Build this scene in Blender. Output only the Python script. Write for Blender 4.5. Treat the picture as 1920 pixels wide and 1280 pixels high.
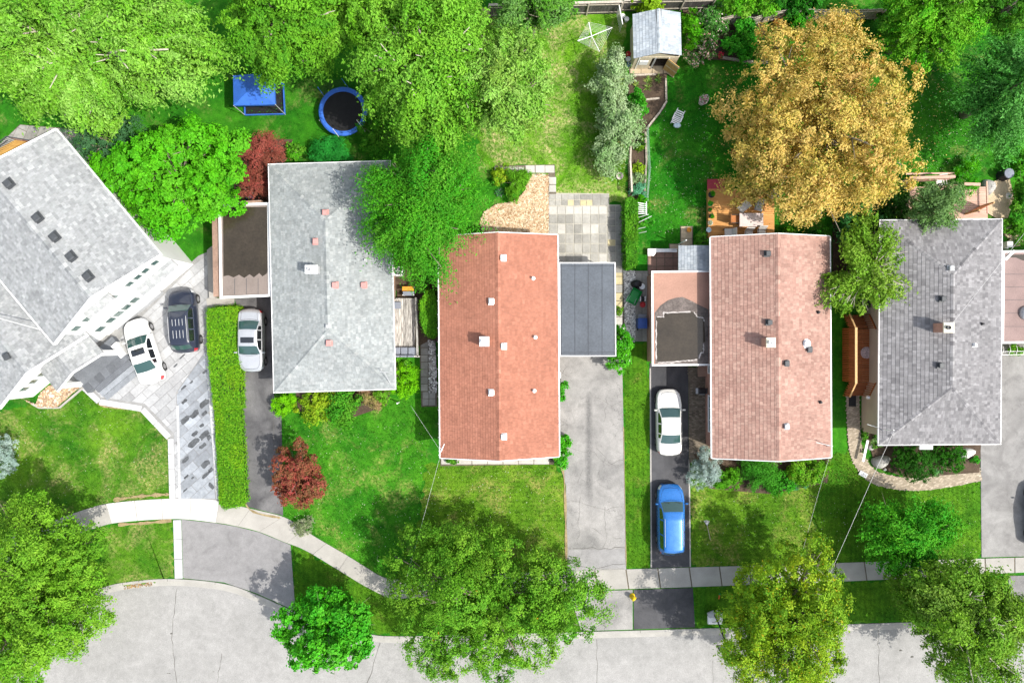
import bpy, math, random
import numpy as np
from mathutils import Vector, Matrix

# ------------------------------------------------------------------ camera, sky, sun, exposure
scene = bpy.context.scene
for o in list(bpy.data.objects):
    bpy.data.objects.remove(o)
col = scene.collection
CAM_H, FPX = 49.0, 1274.0          # flying height in metres, focal length in photo pixels
cam_data = bpy.data.cameras.new('camera')
cam = bpy.data.objects.new('camera', cam_data)
col.objects.link(cam)
cam.location = (0, 0, CAM_H)
cam_data.sensor_width = 36.0
cam_data.lens = 36.0 * FPX / 1920.0
cam_data.clip_start = 0.5
cam_data.clip_end = 2000
scene.camera = cam

SUN_EL, SUN_DIR = math.radians(52), Vector((0.92, -0.38, 0)).normalized()
world = bpy.data.worlds.new('World')
scene.world = world
world.use_nodes = True
wn = world.node_tree.nodes
sky = wn.new('ShaderNodeTexSky')
sky.sky_type = 'NISHITA'
sky.sun_disc = False
sky.sun_elevation = SUN_EL
sky.dust_density = 2.5
sky.ozone_density = 0.6
sky.sun_rotation = math.atan2(SUN_DIR.x, SUN_DIR.y)
wn['Background'].inputs['Strength'].default_value = 0.15
hsv = wn.new('ShaderNodeHueSaturation')
hsv.inputs['Saturation'].default_value = 0.55
world.node_tree.links.new(sky.outputs[0], hsv.inputs['Color'])
world.node_tree.links.new(hsv.outputs[0], wn['Background'].inputs['Color'])
sun_data = bpy.data.lights.new('sun', 'SUN')
sun_data.energy = 3.1
sun_data.angle = math.radians(0.6)
sun_data.color = (1.0, 0.955, 0.88)
sun = bpy.data.objects.new('sun', sun_data)
col.objects.link(sun)
to_sun = Vector((SUN_DIR.x * math.cos(SUN_EL), SUN_DIR.y * math.cos(SUN_EL), math.sin(SUN_EL)))
sun.rotation_euler = to_sun.to_track_quat('Z', 'Y').to_euler()
sun.location = (20, -10, 40)
scene.view_settings.view_transform = 'Standard'
scene.view_settings.look = 'None'
scene.view_settings.gamma = 1.0
scene.view_settings.exposure = 0.88
scene.view_settings.use_curve_mapping = False
scene.render.engine = 'CYCLES'
scene.cycles.max_bounces = 6
scene.cycles.diffuse_bounces = 3
scene.cycles.use_denoising = True

# ------------------------------------------------------------------ helpers
R = math.radians
rng = np.random.default_rng(7)
random.seed(7)

def P(u, v, z=0.0):
    k = (CAM_H - z) / FPX
    return Vector(((u - 960) * k, (640 - v) * k, z))

def PP(pts, z=0.0):
    return [P(u, v, z) for u, v in pts]

def origin(o):
    v = Vector((0, 0, 0))
    while o is not None:
        v += o.location
        o = o.parent
    return v

def tag(o, label=None, cat=None, group=None, kind=None):
    if label: o['label'] = label
    if cat: o['category'] = cat
    if group: o['group'] = group
    if kind: o['kind'] = kind
    return o

def thing(name, label, cat, loc=(0, 0, 0), rz=0.0, group=None):
    o = bpy.data.objects.new(name, None)
    o.empty_display_size = 0.3
    col.objects.link(o)
    o.location = loc
    o.rotation_euler = (0, 0, rz)
    return tag(o, label, cat, group)

class MB:
    def __init__(self): self.v = []; self.f = []
    def add(self, vs, fs):
        n = len(self.v)
        self.v += [tuple(p) for p in vs]
        self.f += [tuple(i + n for i in f) for f in fs]
        return self
    def quad(self, *p): return self.add(p, [tuple(range(len(p)))])
    def prism(self, poly, z0, z1):
        n = len(poly)
        a = sum(poly[i][0] * poly[(i + 1) % n][1] - poly[(i + 1) % n][0] * poly[i][1] for i in range(n))
        if a < 0: poly = poly[::-1]
        vs = [(p[0], p[1], z0) for p in poly] + [(p[0], p[1], z1) for p in poly]
        fs = [tuple(range(n, 2 * n)), tuple(range(n - 1, -1, -1))]
        fs += [(i, (i + 1) % n, n + (i + 1) % n, n + i) for i in range(n)]
        return self.add(vs, fs)
    def box(self, c, s, rz=0.0, bev=0.0):
        hx, hy, hz = s[0] / 2, s[1] / 2, s[2] / 2
        ca, sa = math.cos(rz), math.sin(rz)
        def w(x, y, z): return (c[0] + x * ca - y * sa, c[1] + x * sa + y * ca, c[2] + z)
        if bev <= 0:
            vs = [w(x, y, z) for z in (-hz, hz) for x, y in ((-hx, -hy), (hx, -hy), (hx, hy), (-hx, hy))]
            return self.add(vs, [(3, 2, 1, 0), (4, 5, 6, 7), (0, 1, 5, 4), (1, 2, 6, 5), (2, 3, 7, 6), (3, 0, 4, 7)])
        b = min(bev, hx * .9, hy * .9, hz * 1.9)
        vs = [w(x, y, -hz) for x, y in ((-hx, -hy), (hx, -hy), (hx, hy), (-hx, hy))]
        vs += [w(x, y, hz - b) for x, y in ((-hx, -hy), (hx, -hy), (hx, hy), (-hx, hy))]
        vs += [w(x, y, hz) for x, y in ((-hx + b, -hy + b), (hx - b, -hy + b), (hx - b, hy - b), (-hx + b, hy - b))]
        fs = [(3, 2, 1, 0), (8, 9, 10, 11)]
        for k in (0, 4):
            fs += [(k + i, k + (i + 1) % 4, k + 4 + (i + 1) % 4, k + 4 + i) for i in range(4)]
        return self.add(vs, fs)
    def tube(self, pts, rad, n=6, cap=True):
        pts = [Vector(p) for p in pts]
        if not hasattr(rad, '__len__'): rad = [rad] * len(pts)
        vs, fs = [], []
        for i, p in enumerate(pts):
            d = (pts[min(i + 1, len(pts) - 1)] - pts[max(i - 1, 0)])
            if d.length < 1e-6: d = Vector((0, 0, 1))
            d.normalize()
            a = d.cross(Vector((0, 0, 1)) if abs(d.z) < 0.9 else Vector((1, 0, 0))).normalized()
            b = d.cross(a)
            for k in range(n):
                t = 2 * math.pi * k / n
                vs.append(p + (a * math.cos(t) + b * math.sin(t)) * rad[i])
        for i in range(len(pts) - 1):
            for k in range(n):
                fs.append((i * n + k, i * n + (k + 1) % n, (i + 1) * n + (k + 1) % n, (i + 1) * n + k))
        if cap:
            fs.append(tuple(range(n - 1, -1, -1)))
            fs.append(tuple((len(pts) - 1) * n + k for k in range(n)))
        return self.add(vs, fs)
    def lathe(self, c, prof, n=16, sx=1.0, sy=1.0):
        vs, fs = [], []
        for r, z in prof:
            for k in range(n):
                t = 2 * math.pi * k / n
                vs.append((c[0] + r * sx * math.cos(t), c[1] + r * sy * math.sin(t), c[2] + z))
        for i in range(len(prof) - 1):
            for k in range(n):
                fs.append((i * n + k, i * n + (k + 1) % n, (i + 1) * n + (k + 1) % n, (i + 1) * n + k))
        fs.append(tuple(range(n - 1, -1, -1)))
        fs.append(tuple((len(prof) - 1) * n + k for k in range(n)))
        return self.add(vs, fs)
    def bar(self, a, b, w, h):
        """a straight board between two points, w wide (horizontally), h thick"""
        a, b = Vector(a), Vector(b)
        d = (b - a).normalized()
        s = d.cross(Vector((0, 0, 1)))
        s = s.normalized() * (w / 2) if s.length > 1e-4 else Vector((w / 2, 0, 0))
        t = s.cross(d).normalized() * (h / 2)
        vs = [p + q for p in (a, b) for q in (-s - t, s - t, s + t, -s + t)]
        return self.add(vs, [(0, 3, 2, 1)[::-1], (4, 5, 6, 7)[::-1], (0, 1, 5, 4), (1, 2, 6, 5), (2, 3, 7, 6), (3, 0, 4, 7)])
    def ribbon(self, line, w, z):
        n = len(line)
        L, Rr = [], []
        for i, p in enumerate(line):
            a, b = Vector(line[max(i - 1, 0)][:2]), Vector(line[min(i + 1, n - 1)][:2])
            d = (b - a).normalized()
            q = Vector((-d.y, d.x)) * (w / 2 if not hasattr(w, '__len__') else w[i] / 2)
            L.append((p[0] + q.x, p[1] + q.y, z)); Rr.append((p[0] - q.x, p[1] - q.y, z))
        return self.add(L + Rr, [(i, n + i, n + i + 1, i + 1) for i in range(n - 1)])
    def build(self, name, mat, parent=None, smooth=False, local=False, **kw):
        o_ = Vector((0, 0, 0)) if (parent is None or local) else origin(parent)
        me = bpy.data.meshes.new(name)
        me.from_pydata([(x - o_.x, y - o_.y, z - o_.z) for x, y, z in self.v], [], self.f)
        me.materials.append(mat)
        if smooth:
            me.polygons.foreach_set('use_smooth', [True] * len(me.polygons))
        me.update()
        ob = bpy.data.objects.new(name, me)
        col.objects.link(ob)
        ob.parent = parent
        return tag(ob, **kw)

def np_mesh(name, V, F, C, mat, parent=None, smooth=False, **kw):
    """V (n,3), F (m,4) quads, C (n,3) colours"""
    o_ = origin(parent) if parent is not None else Vector((0, 0, 0))
    V = np.asarray(V, np.float32) - np.array(o_[:], np.float32)
    F = np.asarray(F, np.int32)
    me = bpy.data.meshes.new(name)
    me.vertices.add(len(V)); me.vertices.foreach_set('co', V.ravel())
    me.loops.add(F.size); me.loops.foreach_set('vertex_index', F.ravel())
    me.polygons.add(len(F)); me.polygons.foreach_set('loop_start', np.arange(0, F.size, F.shape[1], dtype=np.int32))
    me.polygons.foreach_set('use_smooth', np.full(len(F), bool(smooth)))
    me.update(calc_edges=True)
    if C is not None:
        at = me.attributes.new('Col', 'FLOAT_COLOR', 'POINT')
        at.data.foreach_set('color', np.hstack([C, np.ones((len(C), 1))]).astype(np.float32).ravel())
    me.materials.append(mat)
    ob = bpy.data.objects.new(name, me)
    col.objects.link(ob)
    ob.parent = parent
    return tag(ob, **kw)

def copy_tree(o, parent=None):
    c = o.copy(); col.objects.link(c); c.parent = parent
    for ch in list(o.children): copy_tree(ch, c)
    return c

def subdiv(line, n=6):
    """Catmull-Rom through the points"""
    pts = [Vector(p) for p in line]
    out = []
    for i in range(len(pts) - 1):
        p0, p1, p2, p3 = pts[max(i - 1, 0)], pts[i], pts[i + 1], pts[min(i + 2, len(pts) - 1)]
        for k in range(n):
            t = k / n
            out.append(0.5 * ((2 * p1) + (p2 - p0) * t + (2 * p0 - 5 * p1 + 4 * p2 - p3) * t * t + (3 * p1 - p0 - 3 * p2 + p3) * t ** 3))
    out.append(pts[-1])
    return out

def clip_poly(subject, window):
    """Sutherland-Hodgman: subject (any polygon) cut by a convex ccw window; xy only"""
    out = [Vector(p[:2]) for p in subject]
    n = len(window)
    for i in range(n):
        a, b = Vector(window[i][:2]), Vector(window[(i + 1) % n][:2])
        d = b - a
        def side(p): return d.x * (p.y - a.y) - d.y * (p.x - a.x)
        src, out = out, []
        for j in range(len(src)):
            p, q = src[j - 1], src[j]
            sp, sq = side(p), side(q)
            if (sp >= 0) != (sq >= 0): out.append(p + (q - p) * (sp / (sp - sq)))
            if sq >= 0: out.append(q)
        if len(out) < 3: return []
    return out

def area(poly):
    return 0.5 * sum(poly[i - 1][0] * poly[i][1] - poly[i][0] * poly[i - 1][1] for i in range(len(poly)))

def inside(px, py, poly):
    r = np.zeros(len(px), bool)
    n = len(poly)
    for i in range(n):
        x1, y1 = poly[i - 1][0], poly[i - 1][1]; x2, y2 = poly[i][0], poly[i][1]
        c = (y1 > py) != (y2 > py)
        with np.errstate(divide='ignore', invalid='ignore'):
            r ^= c & (px < (x2 - x1) * (py - y1) / (y2 - y1 + 1e-12) + x1)
    return r

# ------------------------------------------------------------------ materials
def lk(nt, a, b): nt.links.new(a, b)

def base_mat(name):
    m = bpy.data.materials.new(name)
    m.use_nodes = True
    nt = m.node_tree
    return m, nt, nt.nodes['Principled BSDF']

def noise(nt, scale, detail=4, rough=0.55, coord=None, dist=0.0, off=None):
    n = nt.nodes.new('ShaderNodeTexNoise')
    n.inputs['Scale'].default_value = scale
    n.inputs['Detail'].default_value = detail
    n.inputs['Roughness'].default_value = rough
    n.inputs['Distortion'].default_value = dist
    if coord is None:
        g = nt.nodes.new('ShaderNodeNewGeometry'); coord = g.outputs['Position']
    if off is not None:
        a = nt.nodes.new('ShaderNodeVectorMath'); a.operation = 'ADD'
        a.inputs[1].default_value = off
        lk(nt, coord, a.inputs[0]); coord = a.outputs[0]
    lk(nt, coord, n.inputs['Vector'])
    return n.outputs['Fac']

def ramp(nt, fac, stops):
    r = nt.nodes.new('ShaderNodeValToRGB')
    el = r.color_ramp.elements
    while len(el) > 1: el.remove(el[-1])
    el[0].position = stops[0][0]
    c = stops[0][1]; el[0].color = (*c, 1) if len(c) == 3 else c
    for p, c in stops[1:]:
        e = el.new(p); e.color = (*c, 1)
    lk(nt, fac, r.inputs[0])
    return r.outputs[0]

def mix(nt, a, b, fac, mode='MIX'):
    m = nt.nodes.new('ShaderNodeMix'); m.data_type = 'RGBA'; m.blend_type = mode
    for sock, val in ((m.inputs[6], a), (m.inputs[7], b)):
        if isinstance(val, tuple): sock.default_value = (*val, 1)
        else: lk(nt, val, sock)
    if isinstance(fac, (int, float)): m.inputs[0].default_value = fac
    else: lk(nt, fac, m.inputs[0])
    return m.outputs[2]

def bump(nt, bsdf, h, strength, dist=0.02):
    b = nt.nodes.new('ShaderNodeBump')
    b.inputs['Strength'].default_value = strength
    b.inputs['Distance'].default_value = dist
    lk(nt, h, b.inputs['Height']); lk(nt, b.outputs[0], bsdf.inputs['Normal'])

def mul(nt, a, f):
    m = nt.nodes.new('ShaderNodeMath'); m.operation = 'MULTIPLY'
    lk(nt, a, m.inputs[0])
    if isinstance(f, (int, float)): m.inputs[1].default_value = f
    else: lk(nt, f, m.inputs[1])
    return m.outputs[0]

def surf(name, c, var=0.15, scale=1.2, fine=14.0, rough=0.8, bmp=0.15, spec=0.3, metal=0.0, objvar=0.0, c2=None, big=None):
    """a general worn surface: large blotches, fine speckle, slight relief; objvar varies piece to piece"""
    m, nt, b = base_mat(name)
    lo = tuple(x * (1 - var) for x in c); hi = tuple(min(1, x * (1 + var)) for x in c)
    if c2: lo, hi = c, c2
    a = ramp(nt, noise(nt, scale, 5, 0.6), [(0.3, lo), (0.7, hi)])
    f = noise(nt, fine, 3, 0.6)
    fr = ramp(nt, f, [(0.25, (1 - var, 1 - var, 1 - var)), (0.75, (1 + var, 1 + var, 1 + var))])
    colr = mix(nt, a, fr, 1.0, 'MULTIPLY')
    if objvar:
        oi = nt.nodes.new('ShaderNodeObjectInfo')
        r = ramp(nt, oi.outputs['Random'], [(0, (1 - objvar,) * 3), (0.5, (1, 1, 1)), (1, (1 + objvar * .6,) * 3)])
        colr = mix(nt, colr, r, 1.0, 'MULTIPLY')
    lk(nt, colr, b.inputs['Base Color'])
    b.inputs['Roughness'].default_value = rough
    b.inputs['Specular IOR Level'].default_value = spec
    b.inputs['Metallic'].default_value = metal
    if bmp: bump(nt, b, f, bmp, 0.01)
    return m

def attr_mat(name, trans=0.0, rough=0.6, spec=0.3, tcol=(1.25, 1.15, 0.5)):
    """colour per piece from the mesh; trans = share of light let through (leaves)"""
    m, nt, b = base_mat(name)
    at = nt.nodes.new('ShaderNodeAttribute'); at.attribute_name = 'Col'
    n = noise(nt, 6.0, 3)
    big = ramp(nt, noise(nt, .55, 5, .65, dist=.6), [(.3, (.86, .86, .86)), (.7, (1.1, 1.1, 1.1))])
    c = mix(nt, mix(nt, at.outputs['Color'], big, 1.0, 'MULTIPLY'), ramp(nt, n, [(0.3, (0.88, 0.88, 0.88)), (0.7, (1.1, 1.1, 1.1))]), 1.0, 'MULTIPLY')
    lk(nt, c, b.inputs['Base Color'])
    b.inputs['Roughness'].default_value = rough
    b.inputs['Specular IOR Level'].default_value = spec
    if trans > 0:
        t = nt.nodes.new('ShaderNodeBsdfTranslucent')
        lk(nt, mix(nt, c, tcol, 1.0, 'MULTIPLY'), t.inputs['Color'])
        ms = nt.nodes.new('ShaderNodeMixShader'); ms.inputs[0].default_value = trans
        lk(nt, b.outputs[0], ms.inputs[1]); lk(nt, t.outputs[0], ms.inputs[2])
        lk(nt, ms.outputs[0], nt.nodes['Material Output'].inputs['Surface'])
    return m

def lawn_mat(name, dark, light, dry, dry_amt=0.5, off=(0, 0, 0), stripe=None, soil=0.0):
    m, nt, b = base_mat(name)
    a = ramp(nt, noise(nt, 0.32, 5, 0.62, off=off, dist=0.4), [(0.32, dark), (0.68, light)])
    mid = noise(nt, 1.7, 5, 0.65, off=off)
    a = mix(nt, a, ramp(nt, mid, [(0.3, (0.60, 0.68, 0.6)), (0.7, (1.4, 1.28, 1.25))]), 1.0, 'MULTIPLY')
    if stripe:
        g = nt.nodes.new('ShaderNodeNewGeometry')
        w = nt.nodes.new('ShaderNodeTexWave'); w.bands_direction = stripe
        w.inputs['Scale'].default_value = 0.9; w.inputs['Distortion'].default_value = 1.2
        w.inputs['Detail'].default_value = 2; w.inputs['Detail Scale'].default_value = 0.6
        lk(nt, g.outputs['Position'], w.inputs['Vector'])
        a = mix(nt, a, ramp(nt, w.outputs['Fac'], [(0, (0.90, 0.91, 0.90)), (1, (1.09, 1.09, 1.09))]), 1.0, 'MULTIPLY')
    d1 = noise(nt, 0.42, 4, 0.6, off=(off[0] + 31, off[1] - 12, 0), dist=0.8)
    d2 = noise(nt, 5.0, 4, 0.7, off=off)
    lo = 0.74 - 0.22 * dry_amt
    big = ramp(nt, d1, [(lo - 0.1, (0, 0, 0)), (lo + 0.12, (1, 1, 1))])
    spk = ramp(nt, d2, [(0.42, (0.05, 0.05, 0.05)), (0.66, (1, 1, 1))])
    a = mix(nt, a, dry, mix(nt, big, spk, 1.0, 'MULTIPLY'))
    # scattered single dry stalks everywhere
    d3 = ramp(nt, noise(nt, 11.0, 3, 0.7, off=off), [(0.60, (0, 0, 0)), (0.74, (0.75, 0.75, 0.75))])
    a = mix(nt, a, tuple(x * 0.8 + y * 0.2 for x, y in zip(dry, light)), mix(nt, d3, (dry_amt + .15,) * 3, 1.0, 'MULTIPLY'))
    fine = noise(nt, 30.0, 4, 0.8)
    a = mix(nt, a, ramp(nt, fine, [(0.36, (0.34, 0.42, 0.32)), (0.64, (1.75, 1.6, 1.7))]), 1.0, 'MULTIPLY')
    if soil:
        s = ramp(nt, noise(nt, 0.7, 5, 0.7, off=(7, 3, 0)), [(0.68 - 0.25 * soil, (0, 0, 0)), (0.82 - 0.2 * soil, (1, 1, 1))])
        a = mix(nt, a, (0.10, 0.075, 0.05), s)
    lk(nt, a, b.inputs['Base Color'])
    b.inputs['Roughness'].default_value = 0.9
    b.inputs['Specular IOR Level'].default_value = 0.1
    bump(nt, b, mix(nt, fine, mid, 0.35), 0.7, 0.06)
    return m

def asphalt_mat(name, c, worn, speck=0.25, crack=0.0, stain=0.0, scale=0.35, streak=None):
    m, nt, b = base_mat(name)
    a = ramp(nt, noise(nt, scale, 6, 0.62, dist=0.5), [(0.34, c), (0.66, worn)])
    a = mix(nt, a, ramp(nt, noise(nt, 2.3, 5, 0.7), [(0.3, (0.88,) * 3), (0.7, (1.1,) * 3)]), 1.0, 'MULTIPLY')
    f = noise(nt, 30.0, 2, 0.7)
    a = mix(nt, a, ramp(nt, f, [(0.3, (1 - speck,) * 3), (0.7, (1 + speck,) * 3)]), 1.0, 'MULTIPLY')
    if stain:
        s = ramp(nt, noise(nt, 0.9, 5, 0.65, off=(3, 9, 1), dist=1.0), [(0.55, (1, 1, 1)), (0.75, (1 - stain,) * 3)])
        a = mix(nt, a, s, 1.0, 'MULTIPLY')
    if streak:                      # a worn-in oil streak: centre x, half width, y range
        x0, hw, y0, y1 = streak
        g = nt.nodes.new('ShaderNodeNewGeometry'); sx = nt.nodes.new('ShaderNodeSeparateXYZ'); lk(nt, g.outputs['Position'], sx.inputs[0])
        wob = nt.nodes.new('ShaderNodeMath'); wob.operation = 'MULTIPLY_ADD'; lk(nt, noise(nt, 1.5, 4, .7), wob.inputs[0]); wob.inputs[1].default_value = hw * 1.6; lk(nt, sx.outputs[0], wob.inputs[2])
        d = nt.nodes.new('ShaderNodeMath'); d.operation = 'SUBTRACT'; lk(nt, wob.outputs[0], d.inputs[0]); d.inputs[1].default_value = x0 + hw * .8
        ab = nt.nodes.new('ShaderNodeMath'); ab.operation = 'ABSOLUTE'; lk(nt, d.outputs[0], ab.inputs[0])
        mx = nt.nodes.new('ShaderNodeMapRange'); mx.inputs[1].default_value = hw * 1.5; mx.inputs[2].default_value = hw * .3; lk(nt, ab.outputs[0], mx.inputs[0])
        ya = nt.nodes.new('ShaderNodeMapRange'); ya.inputs[1].default_value = y0; ya.inputs[2].default_value = y0 + 2.5; lk(nt, sx.outputs[1], ya.inputs[0])
        yb = nt.nodes.new('ShaderNodeMapRange'); yb.inputs[1].default_value = y1; yb.inputs[2].default_value = y1 - .8; lk(nt, sx.outputs[1], yb.inputs[0])
        k = mul(nt, mul(nt, mx.outputs[0], ya.outputs[0]), yb.outputs[0])
        k = mul(nt, k, ramp(nt, noise(nt, 9, 4, .75), [(.35, (.35,) * 3), (.6, (.95,) * 3)]))
        a = mix(nt, a, (.12, .118, .115), k)
    if crack:
        g = nt.nodes.new('ShaderNodeNewGeometry')
        n = nt.nodes.new('ShaderNodeTexNoise'); n.inputs['Scale'].default_value = 1.6
        n.inputs['Detail'].default_value = 5
        lk(nt, g.outputs['Position'], n.inputs['Vector'])
        wv = nt.nodes.new('ShaderNodeVectorMath'); wv.operation = 'MULTIPLY_ADD'
        wv.inputs[1].default_value = (0.9, 0.9, 0)
        lk(nt, n.outputs['Color'], wv.inputs[0]); lk(nt, g.outputs['Position'], wv.inputs[2])
        vo = nt.nodes.new('ShaderNodeTexVoronoi'); vo.feature = 'DISTANCE_TO_EDGE'
        vo.inputs['Scale'].default_value = 1.3
        lk(nt, wv.outputs[0], vo.inputs['Vector'])
        line = ramp(nt, vo.outputs['Distance'], [(0.0, (1, 1, 1)), (0.012, (0, 0, 0))])
        mask = ramp(nt, noise(nt, 0.45, 3, 0.5, off=(11, 4, 0)), [(0.48, (0, 0, 0)), (0.58, (1, 1, 1))])
        a = mix(nt, a, tuple(x * 0.35 for x in c), mul(nt, mix(nt, line, mask, 1.0, 'MULTIPLY'), crack))
    lk(nt, a, b.inputs['Base Color'])
    b.inputs['Roughness'].default_value = 0.85
    b.inputs['Specular IOR Level'].default_value = 0.25
    bump(nt, b, f, 0.3, 0.01)
    return m

def paint(name, c, rough=0.25, metal=0.0, coat=0.6, spec=0.5):
    m, nt, b = base_mat(name)
    n = noise(nt, 9.0, 4, 0.7)
    lk(nt, mix(nt, c, ramp(nt, n, [(0.3, (0.93,) * 3), (0.7, (1.05,) * 3)]), 1.0, 'MULTIPLY'), b.inputs['Base Color'])
    lk(nt, ramp(nt, noise(nt, 3.0, 4), [(0.3, (rough,) * 3), (0.7, (min(1, rough * 1.5),) * 3)]), b.inputs['Roughness'])
    b.inputs['Metallic'].default_value = metal
    b.inputs['Coat Weight'].default_value = coat
    b.inputs['Coat Roughness'].default_value = 0.06
    b.inputs['Specular IOR Level'].default_value = spec
    return m

def wood_mat(name, c, dark, rough=0.75, objvar=0.15, axis=None, grain=18.0):
    m, nt, b = base_mat(name)
    tc = nt.nodes.new('ShaderNodeNewGeometry')
    mp = nt.nodes.new('ShaderNodeMapping'); lk(nt, tc.outputs['Position'], mp.inputs['Vector'])
    mp.inputs['Scale'].default_value = (1, .12, 1) if axis == 'Y' else (.12, 1, 1) if axis == 'X' else (.6, .6, .2)
    f = noise(nt, grain, 4, 0.65, coord=mp.outputs[0])
    a = ramp(nt, f, [(0.3, dark), (0.62, c)])
    oi = nt.nodes.new('ShaderNodeObjectInfo')
    r = ramp(nt, oi.outputs['Random'], [(0, (1 - objvar,) * 3), (1, (1 + objvar,) * 3)])
    lk(nt, mix(nt, a, r, 1.0, 'MULTIPLY'), b.inputs['Base Color'])
    b.inputs['Roughness'].default_value = rough
    b.inputs['Specular IOR Level'].default_value = 0.25
    bump(nt, b, f, 0.2, 0.01)
    return m

M = {}
M['leaf'] = attr_mat('leaf', trans=0.28, rough=0.6, spec=0.12)
M['shingle'] = attr_mat('asphalt_shingle', rough=0.92, spec=0.15)
M['chips'] = attr_mat('loose_pieces', rough=0.9, spec=0.2)
M['bark'] = surf('bark', (0.20, 0.17, 0.13), 0.3, 3, 20, 0.9, 0.5)
M['pale_bark'] = surf('pale_bark', (0.42, 0.38, 0.31), 0.25, 3, 20, 0.9, 0.4)
M['white'] = surf('white_painted_metal', (0.80, 0.80, 0.79), 0.05, 1.5, 10, 0.45, 0.05)
M['stucco'] = surf('white_stucco', (0.80, 0.80, 0.79), 0.04, 0.8, 25, 0.9, 0.2)
M['beige_wall'] = surf('beige_stucco', (0.46, 0.41, 0.32), 0.08, 0.8, 25, 0.9, 0.2)
M['salmon_wall'] = surf('salmon_brick', (0.44, 0.25, 0.19), 0.15, 1.0, 10, 0.9, 0.3)
M['brick_wall'] = surf('brown_brick', (0.30, 0.20, 0.15), 0.2, 1.0, 10, 0.9, 0.3)
M['concrete'] = surf('pale_concrete', (0.345, 0.33, 0.30), 0.13, 0.8, 22, 0.85, 0.25, objvar=0.08)
M['kerb'] = surf('kerb_concrete', (0.33, 0.32, 0.295), 0.12, 1.0, 18, 0.85, 0.3)
M['joint'] = surf('joint_soil', (0.13, 0.11, 0.08), 0.3, 2, 15, 0.95, 0.3)
M['glass'] = paint('window_glass', (0.06, 0.11, 0.10), 0.06, 0, 0.3, 0.5)
M['car_glass'] = paint('car_glass', (0.028, 0.07, 0.066), 0.05, 0, 0.8, 0.6)
M['dark_glass'] = paint('dark_car_glass', (0.012, 0.015, 0.018), 0.05, 0, 1.0, 0.9)
M['tyre'] = surf('tyre_rubber', (0.025, 0.025, 0.025), 0.2, 4, 20, 0.85, 0.1)
M['alloy'] = surf('alloy_rim', (0.55, 0.55, 0.56), 0.08, 4, 20, 0.3, 0.0, metal=0.8)
M['black_plastic'] = surf('black_plastic', (0.02, 0.02, 0.022), 0.2, 4, 20, 0.5, 0.05)
M['dark_metal'] = surf('dark_metal', (0.06, 0.065, 0.07), 0.15, 4, 20, 0.45, 0.05)
M['grey_metal'] = surf('grey_metal', (0.40, 0.41, 0.42), 0.1, 4, 20, 0.45, 0.05)
M['wire'] = surf('cable_sheath', (0.62, 0.62, 0.60), 0.1, 4, 20, 0.5, 0.0)
M['headlight'] = paint('headlight_lens', (0.72, 0.74, 0.76), 0.1, 0, 1.0)
M['taillight'] = paint('taillight_lens', (0.45, 0.01, 0.015), 0.15, 0, 1.0)
# ------------------------------------------------------------------ ground, lawns, road, pavements
G1, G2, DRY = (0.018, 0.115, 0.006), (0.065, 0.215, 0.010), (0.33, 0.29, 0.10)
M['lawn'] = lawn_mat('lawn_grass', (0.010, 0.105, 0.005), (0.038, 0.195, 0.008), (0.24, 0.24, 0.08), 0.45)
M['lawn_olive'] = lawn_mat('lawn_olive', (0.038, 0.125, 0.005), (0.095, 0.215, 0.012), (0.32, 0.29, 0.09), 0.8, (5, 9, 0), 'Y')
M['lawn_green'] = lawn_mat('lawn_fresh', (0.014, 0.118, 0.005), (0.048, 0.21, 0.009), (0.33, 0.32, 0.10), 0.55, (14, 2, 0))
M['lawn_left'] = lawn_mat('lawn_mixed', (0.018, 0.110, 0.005), (0.085, 0.21, 0.011), (0.36, 0.33, 0.13), 0.75, (2, 20, 0))
M['lawn_dry'] = lawn_mat('lawn_drying', (0.060, 0.130, 0.010), (0.13, 0.21, 0.022), (0.34, 0.30, 0.13), 1.15, (9, 31, 0))
M['lawn_strip'] = lawn_mat('lawn_strip', (0.030, 0.125, 0.005), (0.070, 0.185, 0.008), (0.24, 0.22, 0.06), 0.25, (1, 7, 0), 'X')
M['lawn_yard'] = lawn_mat('lawn_yard', (0.050, 0.170, 0.007), (0.105, 0.265, 0.012), (0.46, 0.40, 0.20), 1.0, (22, 5, 0))
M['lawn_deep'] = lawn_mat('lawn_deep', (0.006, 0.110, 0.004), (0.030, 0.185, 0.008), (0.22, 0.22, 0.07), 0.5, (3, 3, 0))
M['soil'] = surf('garden_soil', (0.075, 0.052, 0.035), 0.35, 1.5, 12, 0.95, 0.6)
M['straw_soil'] = surf('straw_soil', (0.48, 0.38, 0.25), 0.2, 1.2, 14, 0.95, 0.5)
M['road'] = asphalt_mat('road_asphalt', (0.26, 0.257, 0.247), (0.31, 0.305, 0.295), 0.24, 0.0, 0.14)
M['drive_grey'] = asphalt_mat('driveway_grey', (0.20, 0.196, 0.196), (0.255, 0.25, 0.25), 0.18, 0.0, 0.25)
M['drive_pale'] = asphalt_mat('driveway_pale', (0.20, 0.196, 0.188), (0.315, 0.305, 0.29), 0.28, 0.8, 0.28, 0.5, streak=(P(1104, 850).x, .22, P(1104, 965).y, P(1104, 732).y))
M['drive_dark'] = asphalt_mat('driveway_dark', (0.036, 0.037, 0.041), (0.085, 0.085, 0.09), 0.3, 0.0, 0.0, 0.35)
M['drive_worn'] = asphalt_mat('driveway_worn', (0.065, 0.064, 0.067), (0.165, 0.162, 0.162), 0.22, 0.25, 0.35, 0.3)
M['drive_right'] = asphalt_mat('driveway_right', (0.17, 0.165, 0.16), (0.28, 0.275, 0.265), 0.2, 0.0, 0.3, 0.5)
M['crack'] = surf('crack_fill', (0.10, 0.095, 0.085), 0.3, 3, 15, 0.95, 0.0)

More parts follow.
